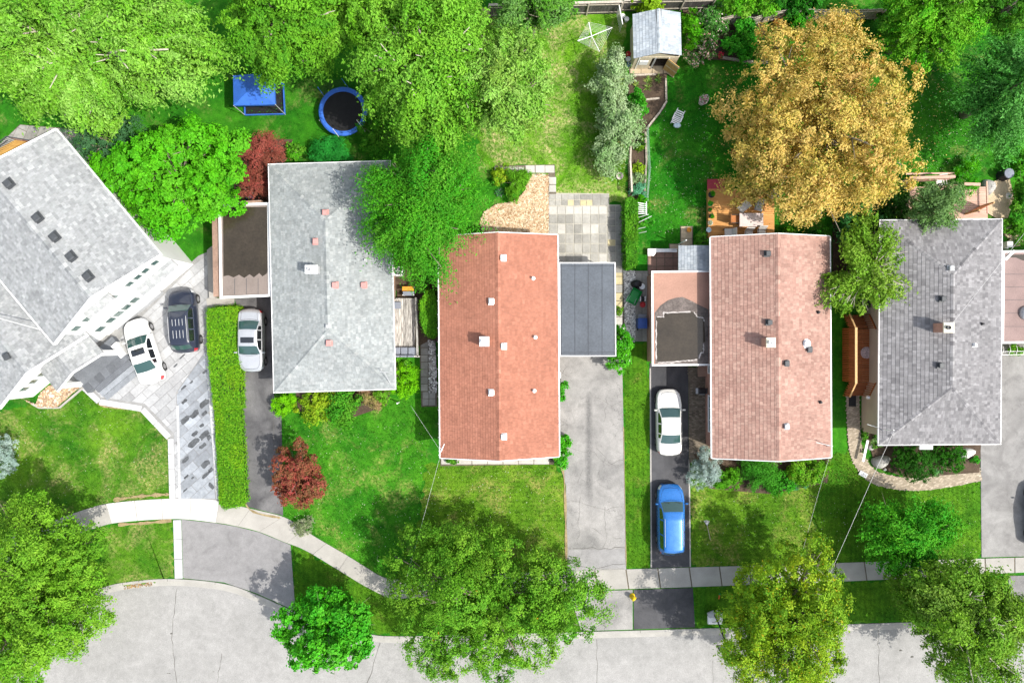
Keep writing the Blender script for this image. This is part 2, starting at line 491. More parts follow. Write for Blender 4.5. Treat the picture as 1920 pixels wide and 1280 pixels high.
HARD = []         # ground polygons without grass (world xy)
zlev = [0.0]
ZOF = {}
def sheet(name, pts, mat, z=None, hard=True, parent=None, kind='structure'):
    if z is None:
        zlev[0] += 0.002; z = zlev[0]
    poly = [p for p in pts]
    if area(poly) < 0: poly = poly[::-1]
    if hard: HARD.append(poly)
    mb = MB().quad(*[(p[0], p[1], z) for p in poly])
    ob = mb.build(name, mat, parent)
    if parent is None: ob['kind'] = kind
    ZOF[ob.name] = z
    return ob

MB().quad((-260, -260, -.17), (260, -260, -.17), (260, 260, -.17), (-260, 260, -.17)).build('ground', M['lawn'], kind='structure')

# kerb line of the street and its turning bulb, left to right (top edge of the kerb)
kerb_px = [(-330, 1640), (-190, 1500), (-90, 1330), (10, 1205), (95, 1142), (190, 1101), (255, 1088), (330, 1084), (420, 1093), (480, 1113), (555, 1146), (620, 1172),
           (690, 1187), (770, 1191), (1095, 1183), (1350, 1176), (1650, 1167), (1920, 1158), (2500, 1139)]
kerb_line = subdiv(PP(kerb_px), 5)
kx = [Vector(p[:2]) for p in kerb_line]
def offset_line(line, d):
    out = []
    for i in range(len(line)):
        a, b = line[max(i - 1, 0)], line[min(i + 1, len(line) - 1)]
        t = (Vector(b[:2]) - Vector(a[:2])).normalized()
        out.append(Vector((line[i][0] + t.y * d, line[i][1] - t.x * d)))
    return out
lawn_poly = [Vector((p[0], p[1])) for p in kx] + [Vector((120, kx[-1].y)), Vector((120, 110)), Vector((-120, 110)), Vector((-120, kx[0].y))]
MB().prism(lawn_poly, -.16, 0.0).build('lawn', M['lawn'], kind='structure')
road_poly = [Vector(p) for p in offset_line(kx, 0.25)] + [Vector((120, kx[-1].y - .3)), Vector((120, -60)), Vector((-120, -60)), Vector((-120, kx[0].y))]
road = sheet('road', road_poly, M['road'], z=-0.12, hard=False)
kb = MB(); n = len(kx)
o1, o2, o3 = offset_line(kx, 0.02), offset_line(kx, 0.20), offset_line(kx, 0.24)
o4 = offset_line(kx, 0.56)
for a, b, za, zb in ((o1, o1, -.1, .045), (o1, o2, .045, .04), (o2, o3, .04, -.085), (o3, o4, -.085, -.105), (o4, o4, -.105, -.14)):
    for i in range(n - 1):
        kb.add([(a[i].x, a[i].y, za), (b[i].x, b[i].y, zb), (b[i + 1].x, b[i + 1].y, zb), (a[i + 1].x, a[i + 1].y, za)], [(0, 1, 2, 3)])
kerb = kb.build('kerb', M['kerb'], kind='structure')
jm = MB()
acc = 0
for i in range(1, n):
    acc += (kx[i] - kx[i - 1]).length
    if acc > 3.0:
        acc = 0
        jm.quad((*o1[i], .0465), (*o2[i], .0415), (o2[i].x + .03, o2[i].y, .0415), (o1[i].x + .03, o1[i].y, .0465))
jm.build('kerb_joints', M['crack'], kerb, kind='stuff')

# ---- lawns
def ragged(px, amp=5.0, step=7.0, seed=1):
    r = random.Random(seed); out = []
    for i in range(len(px)):
        (u0, v0), (u1, v1) = px[i], px[(i + 1) % len(px)]
        m = max(1, int(math.hypot(u1 - u0, v1 - v0) / step))
        for k in range(m): out.append((u0 + (u1 - u0) * k / m + r.uniform(-amp, amp), v0 + (v1 - v0) * k / m + r.uniform(-amp, amp)))
    return out
sheet('front_lawn', PP(ragged([(-140, 800), (0, 770), (60, 757), (75, 762), (160, 727), (187, 757), (268, 770), (318, 822), (321, 938), (220, 948), (168, 958), (-160, 1020)])), M['lawn_left'], hard=False)
sheet('verge', PP(ragged([(183, 990), (322, 976), (326, 1084), (190, 1101), (60, 1165), (-60, 1290), (-180, 1240), (-60, 1120), (60, 1025)])), M['lawn_left'], hard=False)
sheet('front_lawn', PP(ragged([(528, 745), (822, 745), (800, 860), (770, 1080), (745, 1086), (690, 1065), (600, 1012), (532, 968)])), M['lawn_green'], hard=False)
sheet('front_lawn', PP(ragged([(800, 868), (1040, 868), (1058, 900), (1063, 1070), (772, 1082)])), M['lawn_olive'], hard=False)
sheet('verge', PP(ragged([(546, 1020), (640, 1072), (740, 1122), (1068, 1110), (1090, 1182), (770, 1190), (690, 1186), (552, 1142)])), M['lawn_strip'], hard=False)
sheet('lawn_strip', PP(ragged([(1168, 660), (1216, 640), (1220, 1064), (1174, 1066)])), M['lawn_strip'], hard=False)
sheet('front_lawn', PP(ragged([(1293, 850), (1562, 848), (1527, 960), (1535, 1058), (1294, 1062)])), M['lawn_olive'], hard=False)
sheet('front_lawn', PP(ragged([(1562, 850), (1600, 850), (1650, 912), (1838, 900), (1840, 1046), (1535, 1058), (1525, 960)])), M['lawn_strip'], hard=False)
sheet('verge', PP(ragged([(1300, 1102), (1880, 1080), (1890, 1158), (1304, 1176)])), M['lawn_strip'], hard=False)
sheet('back_lawn', PP(ragged([(880, 20), (1170, 20), (1175, 380), (1030, 370), (985, 310), (900, 320)])), M['lawn_yard'], hard=False)
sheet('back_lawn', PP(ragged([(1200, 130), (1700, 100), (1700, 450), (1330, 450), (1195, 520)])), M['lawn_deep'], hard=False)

# ---- street pavement: slabs on a bed
up_px = [(-150, 1090), (-20, 1020), (80, 983), (168, 952), (222, 941), (330, 934), (412, 938), (462, 951), (531, 968), (565, 989), (600, 1011), (650, 1040), (690, 1065), (716, 1080), (745, 1086), (800, 1083),
         (1025, 1071), (1330, 1062), (1620, 1053), (1920, 1044), (2200, 1036)]
lo_px = [(-110, 1125), (10, 1055), (100, 1017), (183, 988), (230, 978), (330, 972), (405, 979), (441, 985), (486, 996), (533, 1015), (573, 1031), (632, 1066), (676, 1093), (712, 1112), (738, 1121), (800, 1118),
         (1030, 1108), (1335, 1098), (1625, 1087), (1920, 1072), (2200, 1062)]
UP, LO = subdiv(PP(up_px), 16), subdiv(PP(lo_px), 16)
sw_poly = [p for p in UP] + [p for p in LO[::-1]]
pavement = sheet('pavement', sw_poly, M['joint'], z=0.026)
mid = [(a + b) / 2 for a, b in zip(UP, LO)]
start, acc, k = 0, 0.0, 0
M['concrete_white'] = surf('fresh_concrete', (0.50, 0.49, 0.47), 0.05, 0.8, 22, 0.85, 0.2)
for i in range(1, len(mid)):
    acc += (mid[i] - mid[i - 1]).length
    if acc > 1.88 or i == len(mid) - 1:
        def shr(p, q, r): return p + (q - p) * r
        seg = list(range(start, i + 1))
        A = [UP[j] for j in seg]; B = [LO[j] for j in seg]
        g = 0.011 / max(acc, .3)
        A[0], A[-1] = shr(UP[start], UP[start + 1], .06), shr(UP[i], UP[i - 1], .06)
        B[0], B[-1] = shr(LO[start], LO[start + 1], .06), shr(LO[i], LO[i - 1], .06)
        u = mid[i].x / (CAM_H / FPX) + 960
        dz = random.uniform(0, .006)
        MB().prism([p for p in A] + [p for p in B[::-1]], 0.0, 0.044 + dz).build('pavement_slab', M['concrete_white'] if 235 < u < 450 else M['concrete'], pavement)
        start, acc = i, 0.0

# ---- driveways
def drive(name, px, mat, **k): return sheet(name, PP(px), mat, **k)
apron1 = drive('driveway_apron', [(341, 973), (405, 980), (441, 986), (486, 997), (533, 1016), (545, 1021), (554, 1144), (480, 1111), (420, 1091), (344, 1083)], M['drive_grey'])
drive2 = drive('driveway', [(440, 560), (512, 556), (514, 742), (528, 772), (531, 966), (462, 949), (455, 760), (446, 580)], M['drive_worn'])
drive3 = drive('driveway', [(1040, 660), (1166, 660), (1169, 800), (1174, 1067), (1064, 1070), (1061, 910), (1050, 872), (1044, 820)], M['drive_pale'])
apron3 = drive('driveway_apron', [(1067, 1109), (1186, 1105), (1186, 1179), (1090, 1182)], M['drive_pale'])
apron4 = drive('driveway_apron', [(1188, 1105), (1299, 1101), (1303, 1175), (1188, 1179)], M['drive_dark'])
drive4 = drive('driveway', [(1218, 680), (1290, 680), (1293, 1062), (1220, 1064)], M['drive_dark'])
drive5 = drive('driveway', [(1838, 640), (2010, 640), (2010, 1040), (1840, 1044), (1838, 850)], M['drive_right'])
apron5 = drive('driveway_apron', [(1890, 1079), (2010, 1075), (2010, 1155), (1895, 1158)], M['drive_right'])

def crack(parent, px, z, w=0.035, jit=3.0, seed=1, name='crack'):
    r = random.Random(seed)
    line = []
    for i in range(len(px) - 1):
        (u0, v0), (u1, v1) = px[i], px[i + 1]
        m = max(2, int(math.hypot(u1 - u0, v1 - v0) / 9))
        for k in range(m):
            t = k / m
            line.append(P(u0 + (u1 - u0) * t + r.uniform(-jit, jit) * .5, v0 + (v1 - v0) * t + r.uniform(-jit, jit) * .5))
    line.append(P(*px[-1]))
    MB().ribbon(line, [w * r.uniform(.5, 1.3) for _ in line], z).build(name, M['crack'], parent)
for i, (pp, w) in enumerate([([(330, 1101), (320, 1190), (330, 1290)], .035), ([(415, 1225), (404, 1290)], .03), ([(716, 1188), (684, 1300)], .045),
                             ([(1120, 1199), (1119, 1300)], .03), ([(1338, 1240), (1337, 1290)], .025), ([(1648, 1180), (1650, 1290)], .03),
                             ([(1890, 1245), (1892, 1300)], .03), ([(1850, 1273), (1960, 1270)], .03)]):
    crack(road, pp, -0.1165, w, 3, i)
for i, (u, v) in enumerate([(313, 1263), (317, 1263), (399, 1260), (1690, 1220), (1712, 1232), (320, 1188)]):
    c = P(u, v); rr = 0.06 if i < 3 else 0.13
    MB().quad(*[(c.x + rr * random.uniform(.6, 1.3) * math.cos(t), c.y + rr * .6 * random.uniform(.6, 1.2) * math.sin(t), -0.1165) for t in np.linspace(0, 6.0, 8)]).build('tar_spot', M['crack'], road)
for i, pp in enumerate([[(1140, 738), (1132, 790)], [(1105, 735), (1145, 760), (1165, 752)], [(1072, 843), (1115, 850), (1140, 872), (1168, 862)], [(1120, 838), (1145, 868), (1160, 872)],
                        [(1064, 940), (1100, 945), (1130, 955), (1160, 950)], [(1090, 930), (1083, 1020)], [(1132, 950), (1138, 1000), (1130, 1026)], [(1075, 1028), (1172, 1026)],
                        [(1066, 1060), (1110, 1066), (1172, 1056)], [(1095, 880), (1083, 905)], [(1110, 990), (1128, 1002)], [(1150, 1006), (1165, 1008)]]):
    crack(drive3, pp, ZOF[drive3.name] + .006, 0.016 if i not in (7, 8) else 0.03, 6, 40 + i)
for i, pp in enumerate([[(515, 770), (512, 800), (516, 860)], [(470, 870), (520, 880)]]):
    crack(drive2, pp, ZOF[drive2.name] + .003, .025, 3, 60 + i)
# stains worn into the drives: oil streak, dark patch, sealed repair strip
def blotch(parent, px, mat, z, name): return MB().quad(*[(p.x, p.y, z) for p in PP(px)][::-1]).build(name, mat, parent)
M['patch_asphalt'] = asphalt_mat('patch_asphalt', (0.235, 0.23, 0.228), (0.29, 0.285, 0.28), 0.25, 0.5, 0.2, .8)
blotch(drive3, [(1067, 1030), (1172, 1028), (1173, 1064), (1066, 1066)], M['patch_asphalt'], ZOF[drive3.name] + .002, 'repair_strip')

# pale edging along the dark drive
for pts, w in (([(1219, 690), (1220, 860), (1221, 1063)], .10), ([(1292, 860), (1294, 1062)], .10)):
    MB().ribbon(PP(pts), w, ZOF[drive4.name] + .01).build('drive_edging', M['concrete'], drive4)
# thin bare-soil edges beside pavings
M['orange_soil'] = surf('dry_edge', (0.27, 0.21, 0.11), 0.25, 2, 12, 0.95, 0.4)
for nm, pts, w in (('soil_edge', [(213, 937), (260, 930), (318, 926)], .28), ('soil_edge', [(222, 983), (270, 980), (322, 975)], .22), ('soil_edge', [(164, 727), (190, 760), (268, 772), (316, 824), (319, 930)], .10),
                   ('soil_edge', [(1047, 872), (1058, 900), (1062, 1060)], .16), ('soil_edge', [(452, 765), (458, 860), (463, 948), (525, 970)], .16), ('soil_edge', [(1169, 800), (1174, 1060)], .07)):
    ln_ = subdiv(PP(pts), 8)
    MB().ribbon(ln_, [w * random.uniform(.3, 1.3) for _ in ln_], ZOF[drive5.name] + .012).build(nm, M['orange_soil'], kind='structure')

# ---- stone slab drive of the white house, laid on the slant
def paver_field(parent, poly_px, ang, su, sv, mat, z0, z1, gap=0.03, bond=0.5, name='paver', minarea=0.03, mats=None, pz=0.0):
    poly = PP(poly_px, pz)
    if area(poly) < 0: poly = poly[::-1]
    ca, sa = math.cos(ang), math.sin(ang)
    cx = sum(p.x for p in poly) / len(poly); cy = sum(p.y for p in poly) / len(poly)
    loc = [((p.x - cx) * ca + (p.y - cy) * sa, -(p.x - cx) * sa + (p.y - cy) * ca) for p in poly]
    u0, u1 = min(p[0] for p in loc), max(p[0] for p in loc); v0, v1 = min(p[1] for p in loc), max(p[1] for p in loc)
    cnt = 0
    for j in range(int((v1 - v0) / sv) + 2):
        for i in range(-1, int((u1 - u0) / su) + 2):
            a = u0 + (i + (bond * (j % 2))) * su; b = v0 + j * sv
            win = [(a + gap / 2, b + gap / 2), (a + su - gap / 2, b + gap / 2), (a + su - gap / 2, b + sv - gap / 2), (a + gap / 2, b + sv - gap / 2)]
            win = [(cx + x * ca - y * sa, cy + x * sa + y * ca) for x, y in win]
            q = clip_poly(poly, win)
            if len(q) >= 3 and abs(area(q)) > minarea:
                m = mat if mats is None else random.choice(mats)
                MB().prism(q, z0, z1 + random.uniform(0, .008)).build(name, m, parent)
                cnt += 1
    return cnt
M['slab_light'] = surf('pale_porcelain_slab', (0.35, 0.355, 0.36), 0.14, 0.9, 8, 0.6, 0.08, objvar=0.2)
M['slab_blue'] = surf('blue_grey_slab', (0.27, 0.29, 0.315), 0.16, 1.3, 6, 0.55, 0.08, objvar=0.28)
M['slab_white'] = surf('white_border_slab', (0.45, 0.455, 0.46), 0.08, 0.9, 8, 0.7, 0.1, objvar=0.06)
M['wet'] = surf('wet_stone', (0.085, 0.09, 0.095), 0.35, 2, 9, 0.3, 0.05)
ANG = math.atan2(0.666, 0.746)
M['grey_joint'] = surf('grey_joint_sand', (.26, .26, .255), .15, 2, 15, .95, .2)
drive1 = sheet('slab_driveway', PP([(120, 742), (150, 640), (235, 600), (300, 545), (372, 480), (395, 470), (405, 560), (412, 937), (320, 937), (318, 820), (268, 768), (187, 757), (158, 725)]), M['grey_joint'])
z1 = zlev[0] + .022
paver_field(drive1, [(150, 715), (235, 625), (365, 497), (390, 478), (389, 652), (331, 735), (336, 932), (330, 932), (327, 812), (272, 756), (190, 744), (163, 712)], ANG, 1.3, 0.62, M['slab_light'], 0, z1)
paver_field(drive1, [(332, 737), (389, 654), (404, 934), (338, 934)], ANG, 1.25, 0.62, M['slab_blue'], 0, z1)
for seg in ([(156, 724), (187, 753)], [(188, 753), (267, 766)], [(268, 767), (318, 820)], [(321, 822), (324, 937)]):
    a, b = P(*seg[0]), P(*seg[1]); mm = max(1, int((b - a).length / 1.1))
    for i in range(mm):
        p, q = a + (b - a) * (i / mm), a + (b - a) * ((i + .975) / mm)
        MB().bar((p.x, p.y, z1 - .03), (q.x, q.y, z1 - .03), .42, .09).build('border_slab', M['slab_white'], drive1)
for (u0, v0), (u1, v1), wd in (((334, 760), (338, 936), .17), ((390, 660), (410, 936), .28), ((333, 974), (336, 1084), .55)):
    a, b = P(u0, v0), P(u1, v1); mm = max(1, int((b - a).length / 1.1))
    for i in range(mm):
        p, q = a + (b - a) * (i / mm), a + (b - a) * ((i + .98) / mm)
        MB().bar((p.x, p.y, z1 - .02), (q.x, q.y, z1 - .02), wd, .10).build('border_slab', M['slab_white'], drive1)
rs = random.Random(5)
def wet_patch(u, v, su, sv, seed):
    r = random.Random(seed); c = P(u, v); ca, sa = math.cos(ANG), math.sin(ANG); pts = []
    for t in np.linspace(0, 2 * math.pi, 15)[:-1]:
        rx, ry = su * (abs(math.cos(t)) ** .5) * math.copysign(1, math.cos(t)), sv * (abs(math.sin(t)) ** .5) * math.copysign(1, math.sin(t))
        rx *= r.uniform(.7, 1.05); ry *= r.uniform(.6, 1.1)
        pts.append((c.x + rx * ca - ry * sa, c.y + rx * sa + ry * ca, z1 + .012))
    MB().quad(*pts).build('wet_patch', M['wet'], drive1)
for i, (u, v, a, b) in enumerate([(348, 786, .40, .20), (366, 776, .42, .22), (384, 756, .42, .24), (347, 752, .26, .12), (345, 726, .28, .08), (384, 775, .25, .14), (364, 830, .50, .22), (384, 815, .48, .24),
                                  (379, 797, .22, .12), (366, 812, .28, .14), (381, 835, .30, .14), (393, 820, .18, .2), (386, 870, .42, .22), (396, 880, .22, .14), (349, 861, .36, .14), (387, 890, .40, .12), (397, 910, .15, .3),
                                  (350, 893, .22, .08), (360, 716, .16, .06), (384, 697, .2, .1), (330, 685, .2, .06), (343, 668, .3, .05), (362, 895, .12, .08), (348, 918, .2, .06)]):
    wet_patch(u, v, a * 1.05, b * 1.05, i)

# ---- brick patio slabs behind the red-roofed house
M['slab_grey'] = surf('grey_patio_slab', (0.30, 0.29, 0.26), 0.16, 1.4, 7, 0.85, 0.2, objvar=0.22)
M['slab_pale'] = surf('pale_patio_slab', (0.44, 0.425, 0.385), 0.10, 1.4, 7, 0.85, 0.2, objvar=0.10)
M['slab_tan'] = surf('tan_patio_slab', (0.48, 0.41, 0.24), 0.12, 1.4, 7, 0.85, 0.2, objvar=0.10)
M['slab_dim'] = surf('weathered_slab', (0.27, 0.26, 0.235), 0.16, 1.4, 7, 0.9, 0.2, objvar=0.2)
M['slab_mortar'] = surf('pale_mortar', (0.40, 0.38, 0.32), 0.12, 2, 12, 0.95, 0.2)
patio = sheet('patio', PP([(1028, 362), (1142, 363), (1142, 384), (1170, 384), (1170, 512), (1028, 512)]), M['slab_mortar'])
pz = zlev[0]
def slab_grid(parent, u0, v0, u1, v1, nu, nv, pick, gap=1.2, name='patio_slab', top=.03):
    du, dv = (u1 - u0) / nu, (v1 - v0) / nv
    for i in range(nu):
        for j in range(nv):
            q = PP([(u0 + i * du + gap / 2, v0 + j * dv + gap / 2), (u0 + (i + 1) * du - gap / 2, v0 + j * dv + gap / 2), (u0 + (i + 1) * du - gap / 2, v0 + (j + 1) * dv - gap / 2), (u0 + i * du + gap / 2, v0 + (j + 1) * dv - gap / 2)])
            q = [Vector((p.x + random.uniform(-.012, .012), p.y + random.uniform(-.012, .012))) for p in q]
            MB().prism(q, 0, pz + top + random.uniform(-.004, .006)).build(name, pick(i, j), parent)
slab_grid(patio, 1029, 364, 1111, 386, 7, 2, lambda i, j: M['slab_tan'] if (i, j) in ((3, 1), (5, 1), (6, 1)) else M['slab_grey'])
slab_grid(patio, 1111, 364, 1141, 386, 2, 1, lambda i, j: M['slab_grey'])
slab_grid(patio, 1029, 387, 1138, 402, 7, 1, lambda i, j: M['slab_pale'])
slab_grid(patio, 1029, 402, 1138, 512, 7, 6, lambda i, j: random.choice([M['slab_grey'], M['slab_grey'], M['slab_pale']]), gap=1.6)
slab_grid(patio, 1139, 386, 1169, 512, 2, 10, lambda i, j: M['slab_tan'] if (i, j) in ((0, 5),) else M['slab_dim'])
path3 = sheet('slab_path', PP([(928, 311), (1040, 309), (1043, 364), (1028, 364), (1028, 325), (928, 322)]), M['joint'])
slab_grid(path3, 985, 310, 1040, 325, 3, 1, lambda i, j: M['slab_pale'])
slab_grid(path3, 990, 326, 1024, 338, 2, 1, lambda i, j: M['slab_grey'])
slab_grid(path3, 1029, 332, 1043, 361, 1, 2, lambda i, j: M['slab_pale'])
slab_grid(path3, 926, 313, 983, 320, 5, 1, lambda i, j: M['slab_pale'])
side_path = sheet('side_path', PP([(1150, 500), (1170, 500), (1170, 640), (1156, 640)]), M['joint'])
slab_grid(side_path, 1153, 503, 1168, 640, 1, 9, lambda i, j: random.choice([M['slab_grey'], M['slab_pale'], M['slab_tan']]))
alley_path = sheet('alley_path', PP([(786, 620), (806, 620), (820, 722), (820, 762), (790, 762)]), M['joint'])
slab_grid(alley_path, 789, 638, 803, 733, 1, 7, lambda i, j: M['slab_dim'])
slab_grid(alley_path, 792, 734, 817, 760, 2, 2, lambda i, j: M['slab_dim'])
side_walk4 = sheet('side_walk', PP([(1190, 508), (1216, 508), (1216, 640), (1190, 640)]), M['slab_dim'])
slab_grid(side_walk4, 1190, 512, 1203, 640, 1, 6, lambda i, j: M['slab_dim'], top=.012)
slab_grid(side_walk4, 1204, 512, 1214, 640, 1, 5, lambda i, j: M['slab_grey'], top=.012)
tile_patio = sheet('tile_patio', PP([(1214, 468), (1290, 468), (1290, 515), (1214, 515)]), M['joint'])
M['tile_brown'] = surf('brown_patio_tile', (0.27, 0.165, 0.13), 0.12, 1.5, 9, 0.8, 0.15, objvar=0.12)
slab_grid(tile_patio, 1215, 468, 1277, 515, 4, 3, lambda i, j: M['tile_brown'], name='patio_tile')
stub = sheet('garden_slabs', PP([(1275, 424), (1299, 424), (1299, 470), (1254, 470), (1254, 457), (1275, 457)]), M['joint'])
M['slab_sand'] = surf('sand_slab', (0.46, 0.37, 0.25), 0.14, 1.5, 9, 0.85, 0.2, objvar=0.1)
slab_grid(stub, 1276, 425, 1298, 470, 1, 2, lambda i, j: M['slab_sand'])
slab_grid(stub, 1255, 458, 1275, 470, 1, 1, lambda i, j: M['slab_sand'])
shed_pad = sheet('shed_pad', PP([(1178, 112), (1268, 112), (1262, 140), (1180, 142)]), M['joint'])
slab_grid(shed_pad, 1181, 124, 1264, 139, 4, 1, lambda i, j: M['slab_sand'])
back_patio = sheet('stone_patio', PP([(-60, 330), (38, 234), (150, 243), (240, 330), (230, 400), (100, 330)]), M['joint'])
paver_field(back_patio, [(-60, 326), (40, 235), (148, 245), (235, 330), (226, 380), (140, 270)], ANG + .4, 1.3, 0.75, M['slab_grey'], 0, zlev[0] + .02)
front_ledge = sheet('front_walk', PP([(826, 850), (1045, 850), (1045, 870), (826, 873)]), M['joint'])
slab_grid(front_ledge, 827, 856, 1030, 870, 7, 1, lambda i, j: M['slab_pale'])

# small-brick walks: real bricks, too small to pick apart singly
def brick_field(name, poly, ang, su, sv, palette, z, parent, kind='stuff', seed=3):
    r = np.random.default_rng(seed)
    if area(poly) < 0: poly = poly[::-1]
    xs = [p[0] for p in poly]; ys = [p[1] for p in poly]
    cx, cy = (min(xs) + max(xs)) / 2, (min(ys) + max(ys)) / 2
    rad = max(max(xs) - min(xs), max(ys) - min(ys)) * .75
    nu, nv = int(2 * rad / su), int(2 * rad / sv)
    I, J = np.meshgrid(np.arange(nu), np.arange(nv), indexing='ij')
    U = (I + .5 * (J % 2)).ravel() * su - rad; W = J.ravel() * sv - rad
    ca, sa = math.cos(ang), math.sin(ang)
    X = cx + U * ca - W * sa; Y = cy + U * sa + W * ca
    k = inside(X, Y, poly); X, Y = X[k], Y[k]
    return boxes(name, X, Y, np.full(len(X), z), su * .93, sv * .88, .014, ang, palette, r, parent, kind)
def boxes(name, X, Y, Z, su, sv, h, ang, palette, r, parent, kind='stuff'):
    n = len(X)
    su = np.broadcast_to(su, n) / 2; sv = np.broadcast_to(sv, n) / 2; ang = np.broadcast_to(ang, n)
    ca, sa = np.cos(ang), np.sin(ang)
    Zt = Z + h * r.uniform(.7, 1.1, n)
    V = np.zeros((n, 8, 3))
    for q, (a, b) in enumerate(((-1, -1), (1, -1), (1, 1), (-1, 1))):
        for L in (0, 1):
            s = 1.0 if L == 0 else .93
            V[:, q + 4 * L, 0] = X + (a * su * ca - b * sv * sa) * s
            V[:, q + 4 * L, 1] = Y + (a * su * sa + b * sv * ca) * s
            V[:, q + 4 * L, 2] = Z if L == 0 else Zt
    F = np.array([(4, 5, 6, 7), (0, 1, 5, 4), (1, 2, 6, 5), (2, 3, 7, 6), (3, 0, 4, 7)])
    F = (np.arange(n)[:, None, None] * 8 + F[None]).reshape(-1, 4)
    pal = np.array(palette)[r.integers(0, len(palette), n)] * r.uniform(.8, 1.15, (n, 1))
    return np_mesh(name, V.reshape(-1, 3), F, np.repeat(pal, 8, 0), M['chips'], parent, kind=kind)
M['sand_joint'] = surf('sand_joint', (.27, .225, .165), .15, 2, 15, .95, .2)
walk4 = sheet('brick_walk', PP([(1290, 688), (1334, 688), (1334, 838), (1292, 868)]), M['joint'])
brick_field('walk_bricks', PP([(1291, 689), (1333, 689), (1333, 836), (1293, 866)]), 0, .21, .105, [(.20, .165, .125), (.18, .148, .113), (.22, .182, .14)], zlev[0] - .012, walk4)
cl = subdiv(PP([(1598, 735), (1600, 800), (1606, 850), (1630, 888), (1670, 903), (1720, 907), (1780, 900), (1838, 888)]), 6)
a_, b_ = offset_line(cl, .46), offset_line(cl, -.46)
pth = a_ + b_[::-1]
path5 = sheet('curved_walk', pth, M['sand_joint'])
brick_field('walk_bricks', pth, .3, .21, .105, [(.40, .335, .255), (.37, .31, .235), (.43, .365, .285)], zlev[0] - .012, path5)

# mulch / straw patch and gravel strips: chips nobody could count
def chips(name, poly, n, size, palette, z, parent=None, seed=1, asp=.3, h=.02):
    r = np.random.default_rng(seed)
    xs = [p[0] for p in poly]; ys = [p[1] for p in poly]
    X = r.uniform(min(xs), max(xs), n * 2); Y = r.uniform(min(ys), max(ys), n * 2)
    k = inside(X, Y, poly); X, Y = X[k][:n], Y[k][:n]
    s = size * r.uniform(.5, 1.4, len(X))
    return boxes(name, X, Y, z + r.uniform(0, h, len(X)), s, s * asp * r.uniform(.7, 1.6, len(X)), h, r.uniform(0, 3.14, len(X)), palette, r, parent)
straw_px = [(905, 440), (900, 415), (908, 398), (922, 388), (938, 382), (955, 380), (972, 372), (983, 360), (988, 345), (990, 328), (1028, 328), (1028, 440)]
straw = sheet('mulch_bed', PP(straw_px), M['straw_soil'])
chips('wood_chips', PP(straw_px), 5200, .15, [(.58, .46, .30), (.42, .29, .17), (.66, .56, .40), (.34, .21, .11), (.55, .38, .24)], zlev[0], straw, 2)
gravel = sheet('gravel_strip', PP([(1169, 508), (1190, 508), (1190, 640), (1172, 640)]), M['slab_grey'])
chips('pebbles', PP([(1169, 508), (1190, 508), (1190, 640), (1172, 640)]), 5200, .085, [(.62, .61, .58), (.40, .39, .37), (.75, .74, .71), (.2, .2, .2)], zlev[0], gravel, 3, .8, .03)
gravel2 = sheet('gravel_strip', PP([(804, 638), (816, 640), (819, 735), (806, 735)]), M['joint'])
chips('pebbles', PP([(804, 638), (816, 640), (819, 735), (806, 735)]), 1800, .10, [(.55, .53, .50), (.36, .33, .30), (.75, .74, .71), (.14, .13, .12)], zlev[0], gravel2, 4, .8, .03)
gbed = [(40, 745), (60, 756), (68, 758), (78, 737), (95, 722), (152, 718), (152, 724), (108, 762), (75, 762)]
stonebed = sheet('stone_bed', PP(gbed), M['straw_soil'])
chips('river_stones', PP(gbed), 1500, .11, [(.46, .33, .20), (.34, .22, .13), (.58, .48, .36), (.28, .2, .14)], zlev[0], stonebed, 5, .7, .035)
for i, seg in enumerate(([(60, 756), (74, 764)], [(74, 764), (112, 764)], [(112, 764), (157, 726)])):
    a, b = P(*seg[0], .04), P(*seg[1], .04)
    MB().bar(a, b, .13, .14).build('bed_edging', M['concrete'], stonebed)
# planted beds of bare soil
beds = [[(555, 735), (735, 728), (725, 760), (640, 790), (560, 770)], [(1300, 850), (1560, 850), (1550, 905), (1440, 925), (1330, 915)], [(1630, 835), (1838, 832), (1835, 885), (1700, 895), (1640, 875)],
        [(1185, 142), (1250, 140), (1248, 200), (1210, 250), (1205, 380), (1180, 500), (1172, 500), (1180, 280), (1178, 160)], [(440, 262), (550, 262), (505, 385), (440, 385)], [(740, 672), (822, 630), (788, 545), (745, 545)],
        [(738, 470), (822, 470), (822, 640), (785, 640), (785, 545), (738, 545)], [(1280, 20), (1430, 30), (1440, 120), (1290, 110)], [(1560, 400), (1700, 380), (1650, 600), (1560, 560)], [(1620, 760), (1640, 760), (1640, 850), (1622, 830)]]
for b in beds: sheet('planting_bed', PP(b), M['soil'])
dirt = sheet('bare_ground', PP([(1850, 345), (1890, 330), (1900, 370), (1885, 420), (1850, 400)]), M['straw_soil'])
# ------------------------------------------------------------------ houses
def unit(v): return v.normalized()

